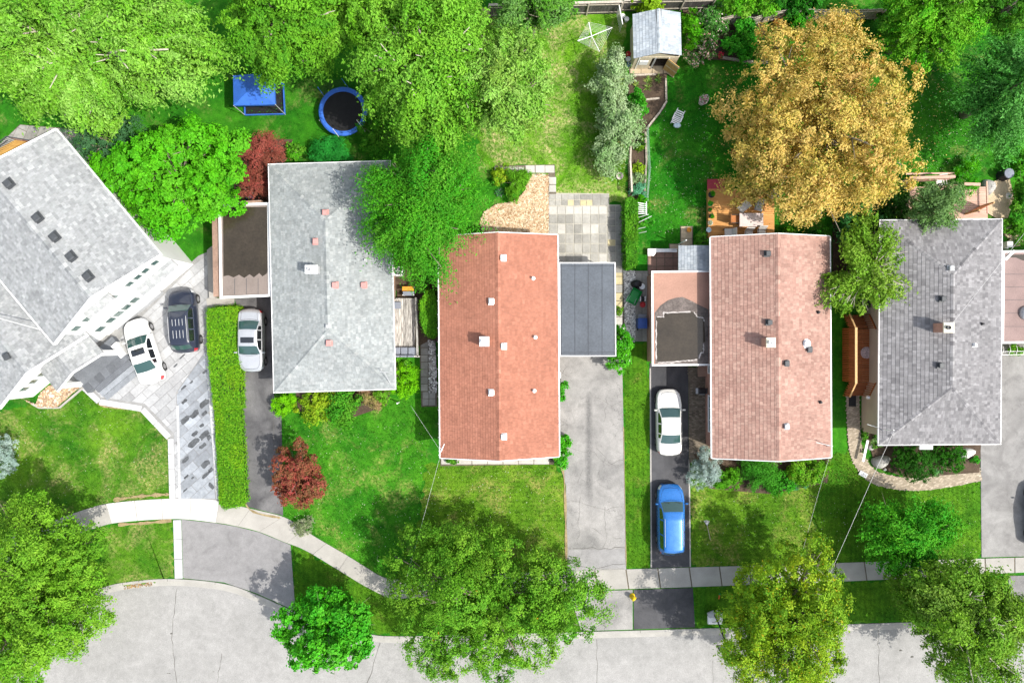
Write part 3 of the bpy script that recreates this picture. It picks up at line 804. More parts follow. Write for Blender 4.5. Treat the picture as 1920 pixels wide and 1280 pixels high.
def shingle_slope(out, pts, pitch, tabw, palette, r, th=0.014, var=0.10, lift=.009):
    """lay tabs in courses over a convex slope; pts[0]-pts[1] is the eave"""
    E0, E1 = Vector(pts[0]), Vector(pts[1])
    s = unit(E1 - E0)
    n = unit(s.cross(Vector(pts[2]) - E0))
    if n.z < 0: n = -n
    t = n.cross(s)
    if t.dot(Vector(pts[2]) - E0) < 0: t = -t
    q = [((Vector(p) - E0).dot(s), (Vector(p) - E0).dot(t)) for p in pts]
    tmax = max(p[1] for p in q)
    def span(tt):
        xs = []
        for i in range(len(q)):
            (a, b), (c, d) = q[i - 1], q[i]
            if abs(b - d) < 1e-9:
                if abs(tt - b) < 1e-6: xs += [a, c]
                continue
            k = (tt - b) / (d - b)
            if -1e-6 <= k <= 1 + 1e-6: xs.append(a + (c - a) * k)
        return (min(xs), max(xs)) if xs else (0, 0)
    E0a, sa, ta, na = (np.array(v[:]) for v in (E0, s, t, n))
    V, C = [], []
    i = 0
    tt = -0.03
    pal = np.array(palette); pal = pal.mean(0) + (pal - pal.mean(0)) * .6
    while tt < tmax - 0.02:
        t0, t1 = tt, min(tt + pitch + .03, tmax)
        a0, b0 = span(max(t0, 1e-4)); a1, b1 = span(min(t1, tmax - 1e-4))
        x = a0 - r.uniform(0, tabw)
        while x < b0:
            w = tabw * r.uniform(.65, 1.35)
            l0, r0 = max(x, a0), min(x + w - .008, b0)
            l1, r1 = min(max(l0, a1), b1), min(max(r0, a1), b1)
            x += w
            if r0 - l0 < .02: continue
            h = th * r.uniform(.85, 1.2) + lift
            c = pal[r.integers(0, len(pal))] * (1 + r.uniform(-var, var))
            for (ss, tv, hh) in ((l0, t0, h), (r0, t0, h), (r1, t1, lift * .5), (l1, t1, lift * .5), (l0, t0, 0), (r0, t0, 0)):
                V.append(E0a + sa * ss + ta * tv + na * hh)
                C.append(c)
        tt += pitch
        i += 1
    out.append((np.array(V), np.array(C)))

def shingles_build(out, roof, name='shingles'):
    Vs, Fs, Cs, base = [], [], [], 0
    for V, C in out:
        m = len(V) // 6
        idx = np.arange(m)[:, None] * 6 + base
        Fs.append(np.concatenate([idx + np.array([[0, 1, 2, 3]]), idx + np.array([[4, 5, 1, 0]])]))
        Vs.append(V); Cs.append(C); base += len(V)
    return np_mesh(name, np.concatenate(Vs), np.concatenate(Fs), np.concatenate(Cs), M['shingle'], roof, kind='stuff')

def caps_build(lines, palette, roof, r, w=.28, L=.26, name='ridge_caps'):
    V, C = [], []
    pal = np.array(palette)
    for a, b in lines:
        a, b = Vector(a), Vector(b)
        d = b - a; n = max(1, int(d.length / L)); d.normalize()
        sd = d.cross(Vector((0, 0, 1))).normalized()
        for i in range(n):
            p = a + d * (i * L); q = a + d * ((i + 1.12) * L)
            c = pal[r.integers(0, len(pal))] * (1 + r.uniform(-.1, .1))
            dz = -w * .22
            for P0, hh in ((p, .055), (q, .035)):
                for k in (-1, 0, 1):
                    v = P0 + sd * (k * w / 2) + Vector((0, 0, hh + (dz if k else 0)))
                    V.append(v[:]); C.append(c)
    V = np.array(V); m = len(V) // 6
    idx = np.arange(m)[:, None] * 6
    F = np.concatenate([idx + np.array([[0, 1, 4, 3]]), idx + np.array([[1, 2, 5, 4]])])
    return np_mesh(name, V, F, np.array(C), M['shingle'], roof, kind='stuff')

def roof_z(slopes, x, y):
    best = None
    for pts in slopes:
        if not inside(np.array([x]), np.array([y]), pts)[0]: continue
        p0, p1, p2 = Vector(pts[0]), Vector(pts[1]), Vector(pts[2])
        n = (p1 - p0).cross(p2 - p0)
        return p0.z - (n.x * (x - p0.x) + n.y * (y - p0.y)) / n.z
    return max(p[2] for p in slopes[0])

def on_roof(slopes, u, v, extra=0.0):
    """the point of the roof that the photo shows at pixel u, v"""
    z = 4.0
    for _ in range(6):
        p = P(u, v, z)
        z = roof_z(slopes, p.x, p.y) + extra
    return P(u, v, z)

def roof_vent(roof, slopes, u, v, size, h, mat, name='roof_vent'):
    p = on_roof(slopes, u, v, h); z = p.z - h
    vb = MB()
    vb.box((p.x, p.y, z + .03), (size * 1.35, size * 1.35, .06))
    vb.box((p.x, p.y, z + h * .5), (size * .8, size * .8, h))
    vb.box((p.x, p.y, z + h), (size, size, .09), 0, .03)
    return vb.build(name, mat, roof)

def pipe_vent(roof, slopes, u, v, rad, h, mat, name='vent_pipe'):
    p = on_roof(slopes, u, v, h); z = p.z - h
    vb = MB().lathe((p.x, p.y, z), [(rad * 2.2, -.05), (rad * 2.0, .05), (rad * 1.1, .1), (rad, .12), (rad, h), (rad * 1.25, h), (rad * 1.25, h + .05), (rad * .6, h + .06)], 10)
    return vb.build(name, mat, roof, smooth=False)

def chimney(house, slopes, u, v, su, sv, h, body, cap, flue, dark=None):
    p = on_roof(slopes, u, v, h); z = p.z - h
    ch = MB().box((p.x, p.y, z + h / 2 - .3), (su, sv, h + .6)).build('chimney', body, house)
    MB().box((p.x, p.y, z + h + .04), (su * 1.12, sv * 1.12, .09), 0, .02).build('chimney_cap', cap, ch)
    MB().lathe((p.x - su * .15, p.y, z + h + .07), [(.13, 0), (.13, .2), (.10, .2), (.10, .12)], 12).build('flue', flue, ch)
    return ch

def edge_boards(house, corners, z, w, h, mat, name, skip=(), out=.03):
    n = len(corners)
    cx = sum(c[0] for c in corners) / n; cy = sum(c[1] for c in corners) / n
    for i in range(n):
        if i in skip: continue
        a, b = Vector(corners[i][:2]), Vector(corners[(i + 1) % n][:2])
        d = (b - a).normalized(); q = Vector((d.y, -d.x))
        if q.dot((a + b) / 2 - Vector((cx, cy))) < 0: q = -q
        a2, b2 = a + q * out + d * (w * .5 if i % 2 else -w * .5 - out), b + q * out - d * (w * .5 if i % 2 else -w * .5 - out)
        za = corners[i][2] if len(corners[i]) > 2 and z is None else z
        zb = corners[(i + 1) % n][2] if len(corners[i]) > 2 and z is None else z
        MB().bar((a2.x, a2.y, za), (b2.x, b2.y, zb), w, h).build(name, mat, house)

def window(house, a, b, s, z, w, h, frame, pane, bars=1, proud=.05):
    """a window on the wall that runs from a to b (xy, outside on the right), centred s metres along it"""
    a, b = Vector(a[:2]), Vector(b[:2]); d = (b - a).normalized(); q = Vector((d.y, -d.x)); rz = math.atan2(d.y, d.x)
    c = a + d * s
    fr = MB()
    for dz, hh in ((h / 2, .07), (-h / 2, .09)):
        fr.box((c.x + q.x * proud, c.y + q.y * proud, z + dz), (w + .12, .10, hh), rz)
    for k in (-1, 1):
        e = c + d * (k * w / 2)
        fr.box((e.x + q.x * proud, e.y + q.y * proud, z), (.06, .095, h), rz)
    for k in range(1, bars + 1):
        e = c + d * (-w / 2 + w * k / (bars + 1))
        fr.box((e.x + q.x * proud, e.y + q.y * proud, z), (.04, .08, h - .02), rz)
    f = fr.build('window', frame, house)
    MB().box((c.x + q.x * (proud - .03), c.y + q.y * (proud - .03), z), (w, .03, h), rz).build('pane', pane, f)
    return f

def gable_roof_parts(cs, zr):
    """cs: 4 eave corners, c0-c1 and c2-c3 are the eaves, ridge from middle of c3c0 to middle of c1c2"""
    c0, c1, c2, c3 = [Vector(c) for c in cs]
    r0 = (c3 + c0) / 2; r1 = (c1 + c2) / 2; r0.z = r1.z = zr
    return [[c0, c1, r1, r0], [c2, c3, r0, r1]], r0, r1

def deck_mesh(slopes, th=.12):
    mb = MB()
    for pts in slopes:
        n = len(pts)
        mb.add([(p[0], p[1], p[2] - .008) for p in pts] + [(p[0], p[1], p[2] - th) for p in pts], [tuple(range(n)), tuple(range(2 * n - 1, n - 1, -1))] + [(i, (i + 1) % n, n + (i + 1) % n, n + i) for i in range(n)])
    return mb

def flat_roof(root, px, z, surf_mat, rim_mat, wall_mat, rim=.16, walls=(), name='carport_roof', th=.18):
    """a flat roof as a part of a house; px are the corners as seen in the photo at height z"""
    cs = PP(px, z)
    base = MB().prism([Vector(c[:2]) for c in cs], z - th, z).build(name, surf_mat, root)
    cx = sum(c.x for c in cs) / 4; cy = sum(c.y for c in cs) / 4
    for i in range(4):
        a, b = cs[i], cs[(i + 1) % 4]
        d = (b - a).normalized(); q = Vector((-d.y, d.x, 0))
        if q.dot(Vector((cx, cy, 0)) - Vector((a.x, a.y, 0))) < 0: q = -q
        a2 = a + q * (rim / 2) + d * (0 if i % 2 else rim); b2 = b + q * (rim / 2) - d * (0 if i % 2 else rim)
        MB().bar((a2.x, a2.y, z - .03), (b2.x, b2.y, z - .03), rim, .20).build('rim', rim_mat, base)
    for w in walls:
        MB().box(w[0], w[1]).build('wall', wall_mat, root)
    return base

def film(parent, px, z, mat, name='water_film', jit=0, seed=1):
    r = random.Random(seed)
    q = [P(u + r.uniform(-jit, jit), v + r.uniform(-jit, jit), z) for u, v in px]
    if area(q) < 0: q = q[::-1]
    return MB().quad(*q).build(name, mat, parent)

def seam(parent, a, b, z, mat, w=.03, name='seam'):
    p, q = P(*a, z), P(*b, z)
    return MB().bar((p.x, p.y, z), (q.x, q.y, z), w, .012).build(name, mat, parent)

GREY_L = [(.29, .30, .305), (.25, .26, .265), (.33, .34, .345), (.27, .285, .285), (.36, .37, .37), (.22, .23, .235)]
GREY_D = [(.21, .206, .21), (.175, .172, .176), (.245, .24, .245), (.195, .19, .195), (.135, .132, .137), (.275, .27, .275)]
GREY_2 = [(.275, .295, .295), (.245, .265, .265), (.305, .325, .32), (.26, .28, .28), (.33, .345, .34), (.225, .245, .245)]
RED = [(.345, .15, .10), (.315, .135, .09), (.365, .162, .11), (.33, .142, .096)]
PINK = [(.345, .212, .172), (.305, .18, .145), (.375, .24, .195), (.33, .20, .163), (.40, .265, .215), (.275, .16, .13)]
DECKM = surf('roof_deck', (.16, .15, .14), .1, 2, 12, .95, .2)

def square_up(c):
    d = ((c[3] - c[0]) + (c[2] - c[1])) / 2; l, r_ = (c[0] + c[3]) / 2, (c[1] + c[2]) / 2
    return [l - d / 2, r_ - d / 2, r_ + d / 2, l + d / 2]

# ---- house with hip roof (grey), second from the left
def hip_house(label, px, zc, ridge_px, zr, wall_mat, palette, pitch, tabw, seed, name='bungalow', capl=.26):
    r = np.random.default_rng(seed)
    cs = square_up(PP(px, zc))
    root = thing(name, label, 'house', (sum(c.x for c in cs) / 4, sum(c.y for c in cs) / 4, 0))
    dv = (cs[3] - cs[0]).normalized(); m0 = (cs[0] + cs[1]) / 2; m0.z = zr
    r0 = m0 + dv * (P(*ridge_px[0], zr) - m0).dot(dv); r1 = m0 + dv * (P(*ridge_px[1], zr) - m0).dot(dv)
    c0, c1, c2, c3 = cs                  # top-left, top-right, bottom-right, bottom-left of the photo
    slopes = [[c1, c0, r0], [c0, c3, r1, r0], [c3, c2, r1], [c2, c1, r0, r1]]
    roof = deck_mesh(slopes).build('roof', DECKM, root)
    out = []
    for sl in slopes: shingle_slope(out, sl, pitch, tabw, palette, r)
    shingles_build(out, roof)
    caps_build([(c0, r0), (c1, r0), (c2, r1), (c3, r1), (r0, r1)], palette, roof, r, .30, capl)
    edge_boards(root, [c[:] for c in cs], zc - .05, .085, .13, M['white'], 'gutter')
    ins = [c + (Vector((root.location.x, root.location.y, c.z)) - c).normalized() * .62 for c in cs]
    MB().prism([Vector(c[:2]) for c in ins], 0, zc - .08).build('wall', wall_mat, root)
    return root, roof, slopes, ins

def gable_house(label, px, zc, zr, wall_mat, palette, pitch, tabw, seed, name='bungalow'):
    r = np.random.default_rng(seed)
    cs = square_up(PP(px, zc))           # top-left, top-right, bottom-right, bottom-left
    root = thing(name, label, 'house', (sum(c.x for c in cs) / 4, sum(c.y for c in cs) / 4, 0))
    c0, c1, c2, c3 = cs
    rt = (c0 + c1) / 2; rb = (c2 + c3) / 2; rt.z = rb.z = zr
    slopes = [[c0, c3, rb, rt], [c2, c1, rt, rb]]
    roof = deck_mesh(slopes).build('roof', DECKM, root)
    out = []
    for sl in slopes: shingle_slope(out, sl, pitch, tabw, palette, r, var=.07)
    shingles_build(out, roof)
    caps_build([(rt, rb)], palette, roof, r, .30, .3)
    for a, b in ((c0, c3), (c1, c2)):
        q = -.05 if a is c0 else .05
        MB().bar((a.x + q, a.y, zc - .04), (b.x + q, b.y, zc - .04), .075, .13).build('gutter', M['white'], root)
    for a, b, e in ((c0, rt, .03), (rt, c1, .03), (c3, rb, -.03), (rb, c2, -.03)):
        MB().bar((a.x, a.y + e, a.z - .04), (b.x, b.y + e, b.z - .04), .05, .16).build('rake_board', M['white'], root)
    g = .45
    ins = [(c0.x + g, c0.y - g), (c1.x - g, c1.y - g), (c2.x - g, c2.y + g), (c3.x + g, c3.y + g)]
    MB().prism([Vector(c) for c in ins], 0, zc - .05).build('wall', wall_mat, root)
    for yy, e in ((ins[0][1], 0), (ins[2][1], 0)):
        mx = (ins[0][0] + ins[1][0]) / 2; k = (zr - zc) / ((c1.x - c0.x) / 2)
        MB().quad((ins[0][0], yy, zc - .05), (ins[1][0], yy, zc - .05), (ins[1][0], yy, zc + g * k - .13), (mx, yy, zr - .13), (ins[0][0], yy, zc + g * k - .13)).build('gable_wall', wall_mat, root)
    return root, roof, slopes, ins

M['pink_vent'] = surf('pink_vent', (.50, .25, .23), .08, 3, 20, .6, .05)
M['cream'] = surf('cream_cap', (.68, .64, .50), .1, 3, 20, .8, .1)
M['membrane_brown'] = surf('brown_roof_membrane', (.20, .165, .145), .12, .8, 12, .75, .15)
M['membrane_wet'] = surf('standing_water', (.040, .032, .022), .2, .9, 8, .12, .02, spec=.5)
M['membrane_blue'] = surf('blue_grey_roof_membrane', (.085, .098, .115), .18, .5, 9, .5, .1)
M['membrane_seam'] = surf('membrane_seam', (.055, .06, .07), .1, 2, 12, .7, .05)
M['membrane_salmon'] = surf('salmon_roof_membrane', (.33, .19, .142), .12, .8, 12, .85, .15)
M['membrane_silt'] = surf('dried_silt', (.125, .105, .095), .35, 1.6, 9, .9, .15)
M['membrane_pink'] = surf('pink_roof_membrane', (.24, .17, .155), .15, .6, 12, .8, .15)
M['silt_white'] = surf('white_silt', (.42, .39, .37), .25, 4, 14, .95, .1)

h2, roof2, sl2, in2 = hip_house('light grey hip-roofed bungalow with five pink roof vents', [(504, 309), (731, 303), (740, 728), (515, 735)], 2.9, [(608, 413), (617, 617)], 4.2, M['brick_wall'], GREY_2, .17, .24, 21)
for u, v in ((609, 398), (591, 452), (627, 534), (681, 534), (616, 642)): roof_vent(roof2, sl2, u, v, .34, .22, M['pink_vent'])
roof_vent(roof2, sl2, 684, 487, .16, .18, M['grey_metal'])
roof_vent(roof2, sl2, 613, 611, .2, .12, M['grey_metal'])
chimney(h2, sl2, 584, 505, .75, .5, .75, M['grey_metal'], M['white'], M['grey_metal'])
cp2 = flat_roof(h2, [(410, 383), (506, 380), (508, 556), (413, 560)], 2.55, M['membrane_brown'], M['white'], None)
film(cp2, [(418, 389), (500, 388), (504, 500), (500, 513), (492, 518), (486, 512), (476, 520), (468, 514), (458, 521), (448, 515), (438, 520), (428, 516), (419, 518)], 2.556, M['membrane_wet'])
for u in (440, 462, 484): seam(cp2, (u, 522), (u, 552), 2.553, M['membrane_seam'], .025)
wx = P(412, 470, 2.4); MB().prism([Vector(p[:2]) for p in PP([(424, 392), (512, 388), (514, 556), (427, 560)], 0)], 0, 2.36).build('garage_wall', M['brick_wall'], h2)
for sx in (-1,):
    a, b = P(713, 697, 4.0), P(728, 697, 4.0)
    an = MB().tube([a, b], .02, 5).tube([(a + b) / 2, P(732, 720, 3.0)], .025, 5).tube([a, a + Vector((.1, .25, 0))], .015, 4)
    an.build('antenna', M['grey_metal'], h2)
# weathered side deck
M['grey_plank'] = wood_mat('weathered_plank', (.52, .50, .46), (.10, .09, .08), .9, .25, 'Y', 14)
dk = thing('side_deck', 'weathered grey plank deck beside the light grey bungalow', 'deck', P(764, 606))
pa, pb = P(739, 560, .5), P(778, 668, .5)
nx = 9
for i in range(nx):
    x0 = pa.x + (pb.x - pa.x) * (i + .5) / nx
    MB().box((x0, (pa.y + pb.y) / 2, .48), ((pb.x - pa.x) / nx - .012, abs(pa.y - pb.y) - .05, .045)).build('plank', M['grey_plank'], dk)
for (u0, v0), (u1, v1), z, w in (((780, 558), (783, 668), .95, .14), ((741, 667), (786, 668), .95, .12), ((742, 560), (778, 560), .6, .08)):
    MB().bar(P(u0, v0, z), P(u1, v1, z), w, .05).build('rail', M['grey_plank'], dk)
for u, v in ((780, 560), (782, 612), (785, 668), (742, 667)):
    p = P(u, v, .9); MB().box((p.x, p.y, .46), (.09, .09, .92)).build('post', M['grey_plank'], dk)
M['cushion'] = surf('slate_blue_cushion', (.20, .22, .26), .1, 3, 18, .9, .2)
so = thing('outdoor_sofa', 'slate blue cushioned outdoor sofa on the weathered side deck', 'sofa', P(760, 658, .5))
sf = MB().box(P(760, 660, .62), (1.55, .62, .24)); sf.build('frame', M['grey_metal'], so)
for u in (744, 757, 771):
    p = P(u, 660, .86); MB().box((p.x, p.y + .05, .80), (.46, .60, .16), 0, .05).build('seat_cushion', M['cushion'], so)
    MB().box((p.x, p.y - .28, .98), (.46, .16, .36), 0, .05).build('back_cushion', M['cushion'], so)
oc = thing('deck_chair', 'grey cushioned chair at the back of the weathered side deck', 'chair', P(744, 572, .5))
p = P(744, 572, .9); MB().box((p.x, p.y, .72), (.5, .5, .12), 0, .04).build('seat', M['cushion'], oc); MB().box((p.x - .2, p.y, .95), (.1, .5, .4), 0, .03).build('backrest', M['cushion'], oc)
for a in (-.2, .2):
    for b in (-.2, .2): MB().box((p.x + a, p.y + b, .58), (.04, .04, .16)).build('leg', M['grey_metal'], oc)
ac = thing('air_conditioner', 'white air conditioner with round fan beside the light grey bungalow', 'air conditioner', P(747, 508))
p = P(746, 508, .8); MB().box((p.x, p.y, .4), (.66, .66, .8), 0, .05).build('casing', M['white'], ac)
MB().lathe((p.x, p.y, .79), [(.27, 0), (.27, .03), (.20, .035)], 20).build('fan_guard', M['dark_metal'], ac)
fan = MB()
for k in range(4):
    t = k * math.pi / 2; fan.box((p.x + .1 * math.cos(t), p.y + .1 * math.sin(t), .84), (.2, .07, .012), t)
fan.lathe((p.x, p.y, .83), [(.06, 0), (.06, .03), (.02, .035)], 10).build('fan', M['grey_metal'], ac)
pt = thing('potting_table', 'small potting bench with orange top by the air conditioner', 'table', P(765, 545))
M['orange'] = surf('orange_paint', (.62, .27, .03), .15, 3, 15, .6, .1)
p = P(765, 541, .8); MB().box((p.x, p.y, .78), (.82, .3, .05)).build('top', M['orange'], pt)
MB().box((p.x, p.y - .33, .55), (.8, .3, .05)).build('shelf', M['cushion'], pt)
for a in (-.38, .38):
    for b in (.1, -.45): MB().box((p.x + a, p.y + b, .38), (.05, .05, .76)).build('leg', M['white'], pt)

# ---- red gable house in the middle
h3, roof3, sl3, in3 = gable_house('red-brown gable-roofed bungalow with five white square vents', [(823, 443), (1045, 441), (1048, 855), (826, 858)], 2.8, 4.15, M['brick_wall'], RED, .185, .3, 31)
for u, v in ((943, 483), (922, 565), (944, 649), (922, 736), (944, 819)): roof_vent(roof3, sl3, u, v, .34, .2, M['white'])
for u, v in ((1000, 521), (1004, 632), (1002, 733)): pipe_vent(roof3, sl3, u, v, .07, .3, M['white'])
chimney(h3, sl3, 908, 640, .58, .58, .72, M['brick_wall'], M['white'], M['white'])
bk = MB()
for v in np.arange(462, 850, 25.5):
    for u0, u1, s in ((823, 826, -1), (1045, 1048, 1)):
        u = u0 + (u1 - u0) * (v - 441) / 415
        p = P(u, v, 2.78); bk.box((p.x + s * .06, p.y, 2.86), (.16, .035, .02))
bk.build('gutter_brackets', M['grey_metal'], h3, kind='stuff')
cp3 = flat_roof(h3, [(1048, 492), (1154, 492), (1155, 668), (1049, 668)], 2.5, M['membrane_blue'], M['white'], None, rim=.07)
for u in (1078, 1103, 1129): seam(cp3, (u, 494), (u, 666), 2.506, M['membrane_seam'], .03)
seam(cp3, (1049, 499), (1152, 498), 2.507, M['membrane_seam'], .03); seam(cp3, (1049, 661), (1153, 660), 2.507, M['membrane_seam'], .03); seam(cp3, (1053, 494), (1053, 666), 2.508, M['membrane_seam'], .03)
for u, v in ((1149, 497), (1150, 580), (1150, 662), (1060, 660)):
    p = P(u, v, 2.4); MB().box((p.x, p.y, 1.16), (.1, .1, 2.32)).build('carport_post', M['white'], h3)
p = P(1050, 703, 1.2); MB().box((p.x, p.y, 1.0), (.12, .4, .5)).build('meter_box', M['white'], h3)
a = P(833, 832, 3.6); b = P(823, 853, 3.3)
MB().tube([P(826, 850, 2.6), a], .03, 6).tube([a, b], .03, 6).tube([P(829, 842, 3.4), P(824, 838, 3.4)], .02, 5).build('service_mast', M['white'], h3)

# ---- pinkish gable house
h4, roof4, sl4, in4 = gable_house('pinkish brown gable-roofed bungalow with a cream-capped chimney', [(1332, 445), (1556, 443), (1557, 857), (1336, 858)], 3.15, 4.45, M['salmon_wall'], PINK, .235, .2, 41)
for u, v, m in ((1441, 475, 'dark_metal'), (1444, 604, 'dark_metal'), (1519, 655, 'dark_metal'), (1476, 681, 'dark_metal'), (1476, 800, 'grey_metal')): roof_vent(roof4, sl4, u, v, .32, .25, M[m])
for u, v in ((1536, 585), (1540, 754)): pipe_vent(roof4, sl4, u, v, .06, .2, M['black_plastic'])
pipe_vent(roof4, sl4, 1514, 644, .16, .25, M['white'], 'round_vent')
chimney(h4, sl4, 1445, 642, .55, .58, .85, M['salmon_wall'], M['cream'], M['white'])
gz = 2.3
cp4 = flat_roof(h4, [(1221, 508), (1338, 507), (1340, 685), (1222, 686)], gz, M['membrane_salmon'], M['white'], None, rim=.12, name='garage_roof')
film(cp4, [(1228, 586), (1238, 573), (1252, 563), (1266, 558), (1280, 557), (1296, 564), (1312, 573), (1329, 580), (1329, 682), (1228, 682)], gz + .005, M['membrane_silt'], 'dried_silt', .6)
film(cp4, [(1231, 594), (1244, 594), (1244, 586), (1300, 584), (1306, 590), (1318, 592), (1320, 604), (1322, 640), (1318, 642), (1318, 662), (1310, 664), (1308, 672), (1290, 675), (1260, 677), (1232, 678)], gz + .009, M['membrane_wet'], 'water_film', 1.0)
for i, pp in enumerate(([(1232, 594), (1244, 594), (1244, 586), (1252, 586), (1300, 584)], [(1231, 600), (1230, 640), (1231, 679)], [(1233, 680), (1262, 679), (1285, 676), (1310, 674)], [(1311, 672), (1313, 662), (1319, 660), (1319, 642)], [(1301, 585), (1308, 594), (1318, 596), (1321, 604)])):
    r = random.Random(i); line = []
    for k in range(len(pp) - 1):
        for t in np.linspace(0, 1, 9)[:-1]: line.append(P(pp[k][0] + (pp[k + 1][0] - pp[k][0]) * t + r.uniform(-.7, .7), pp[k][1] + (pp[k + 1][1] - pp[k][1]) * t + r.uniform(-.7, .7), gz))
    MB().ribbon(line, [r.uniform(.02, .11) for _ in line], gz + .013).build('silt_line', M['silt_white'], cp4)
MB().prism([Vector(p[:2]) for p in PP([(1213, 518), (1318, 517), (1320, 676), (1213, 677)], 0)], 0, gz - .19).build('garage_wall', M['salmon_wall'], h4)
# lean-to at the back
lz = 2.45
sl = [[P(1273, 460, 2.1), P(1273, 508, 2.1), P(1334, 508, 2.45), P(1334, 460, 2.45)]]
lean = deck_mesh(sl, .08).build('lean_to_roof', DECKM, h4)
out = []; shingle_slope(out, sl[0], .2, .26, [(.30, .33, .36), (.24, .27, .30), (.36, .39, .41)], np.random.default_rng(5)); shingles_build(out, lean)
MB().bar(P(1273, 460, 2.06), P(1273, 508, 2.06), .08, .1).build('gutter', M['white'], h4)
p = P(1280, 454, 1.2); MB().box((p.x, p.y, 1.1), (.07, .07, 2.2)).build('lean_to_post', M['white'], h4)
# visible left wall with windows and steps
wa, wb = Vector(in4[0]), Vector(in4[3])
for v, w in ((776, 2.6),):
    s = wa.y - P(1320, v, 1.5).y
    window(h4, wa, wb, s, 1.55, 2.5, 1.1, M['white'], M['glass'], 2)
window(h4, wa, wb, wa.y - P(1320, 690, 1.5).y, 1.5, .7, 1.0, M['white'], M['glass'], 0)
MB().box(P(1318, 694, .3), (.7, .9, .3), 0, .02).build('door_step', M['brick_wall'], h4)
MB().tube([P(1550, 836, 3.15), P(1561, 836, 4.5)], .03, 6).tube([P(1530, 829, 4.4), P(1561, 836, 4.4)], .015, 5).build('service_mast', M['white'], h4)

# ---- dark grey hip house on the right
h5, roof5, sl5, in5 = hip_house('dark grey hip-roofed bungalow with beige wall and yellow-capped chimney', [(1651, 414), (1878, 412), (1875, 831), (1648, 833)], 2.9, [(1787, 514), (1786, 727)], 4.2, M['beige_wall'], GREY_D, .25, .18, 51)
for u, v, m in ((1770, 560, 'dark_metal'), (1766, 685, 'dark_metal'), (1785, 503, 'grey_metal')): roof_vent(roof5, sl5, u, v, .32, .22, M[m])
roof_vent(roof5, sl5, 1830, 647, .2, .2, M['white'])
pipe_vent(roof5, sl5, 1844, 607, .05, .2, M['black_plastic'])
chimney(h5, sl5, 1778, 614, .62, .6, 1.0, M['salmon_wall'], M['cream'], M['dark_metal'])
gz5 = 2.5
cp5 = flat_roof(h5, [(1879, 470), (2040, 468), (2040, 642), (1877, 644)], gz5, M['membrane_pink'], M['white'], None, rim=.14, name='garage_roof')
film(cp5, [(1884, 477), (2030, 476), (2030, 492), (1960, 498), (1930, 492), (1916, 488), (1905, 484), (1890, 482)], gz5 + .006, M['membrane_wet'], jit=1)
for v in (514, 538, 562, 587, 612): seam(cp5, (1881, v), (2036, v), gz5 + .004, M['membrane_seam'], .02)
MB().bar(P(1885, 487, gz5 + .06), P(1902, 470, gz5 + .06), .16, .05).build('loose_board', M['white'], cp5)
c = P(1924, 587, gz5); MB().lathe((c.x, c.y, gz5), [(.5, .0), (.48, .15), (.38, .32), (.2, .42), (.05, .45)], 20).build('skylight_dome', M['grey_metal'], cp5, smooth=True)
MB().prism([Vector(p[:2]) for p in PP([(1870, 482), (1990, 482), (1990, 632), (1870, 632)], 0)], 0, gz5 - .2).build('garage_wall', M['beige_wall'], h5)
wl = MB()   # lower bay of the left wall
bayp = PP([(1633, 575), (1660, 575), (1660, 772), (1627, 772)], 0)
MB().prism([Vector(p[:2]) for p in bayp], 0, 2.5).build('bay_wall', M['beige_wall'], h5)
wa, wb = Vector(bayp[0][:2]), Vector(bayp[3][:2])
window(h5, wa, wb, (wa - Vector(P(1632, 650)[:2])).length, 1.45, 1.25, 1.9, M['white'], M['glass'], 1)
window(h5, wa, wb, (wa - Vector(P(1632, 610)[:2])).length, 1.6, .5, 1.2, M['white'], M['glass'], 0)
lamp = MB().box(P(1628, 745, 1.7), (.2, .2, .25), 0, .04); lamp.build('wall_lamp', M['white'], h5)
MB().tube([P(1653, 806, 2.8), P(1676, 806, 4.6)], .035, 6).tube([P(1626, 795, 2.6), P(1655, 804, 2.9)], .02, 5).build('service_mast', M['white'], h5)
MB().box(P(1736, 838, 2.6), (.9, .3, .12), 0, .02).build('porch_lintel', M['white'], h5)
ch5 = MB().bar(P(1627, 825, .5), P(1618, 865, .5), .16, .06); ch5.build('downpipe', M['white'], h5)

# ---- white two-storey house, rotated
e1 = Vector((.641, -.767)); e2 = Vector((-.767, -.641))
Z1, ZR1 = 5.8, 7.5
B = Vector(P(302, 478, Z1)[:2]); C2 = Vector(P(107, 652, Z1)[:2])
W1, L1 = (C2 - B).dot(e2), 10.4
Cc = B + e2 * W1; A = B - e1 * L1; D = Cc - e1 * L1
h1 = thing('two_storey_house', 'white stucco two-storey house with pale grey gable roofs', 'house', ((B.x + D.x) / 2, (B.y + D.y) / 2, 0))
v3 = lambda p, z: Vector((p.x, p.y, z))
s1, ra, rb = gable_roof_parts([v3(A, Z1), v3(B, Z1), v3(Cc, Z1), v3(D, Z1)], ZR1)
r_ = np.random.default_rng(11)
roof1 = deck_mesh(s1, .16).build('roof', DECKM, h1)
out = []
for q in s1: shingle_slope(out, q, .19, .23, GREY_L, r_)
shingles_build(out, roof1); caps_build([(rb, ra)], GREY_L, roof1, r_, .34, .3)
for u, v in ((14, 344), (68, 408), (100, 444), (131, 481), (163, 518)):
    p = on_roof(s1, u, v, .2); vb = MB().box((p.x, p.y, p.z - .12), (.62, .62, .06), math.atan2(e1.y, e1.x)).box((p.x, p.y, p.z), (.45, .45, .22), math.atan2(e1.y, e1.x), .05); vb.build('roof_vent', M['dark_metal'], roof1)
for a, b in ((s1[0][0], s1[0][1]), (s1[1][0], s1[1][1])): MB().bar(a + Vector((0, 0, -.06)), b + Vector((0, 0, -.06)), .16, .16).build('gutter', M['white'], h1)
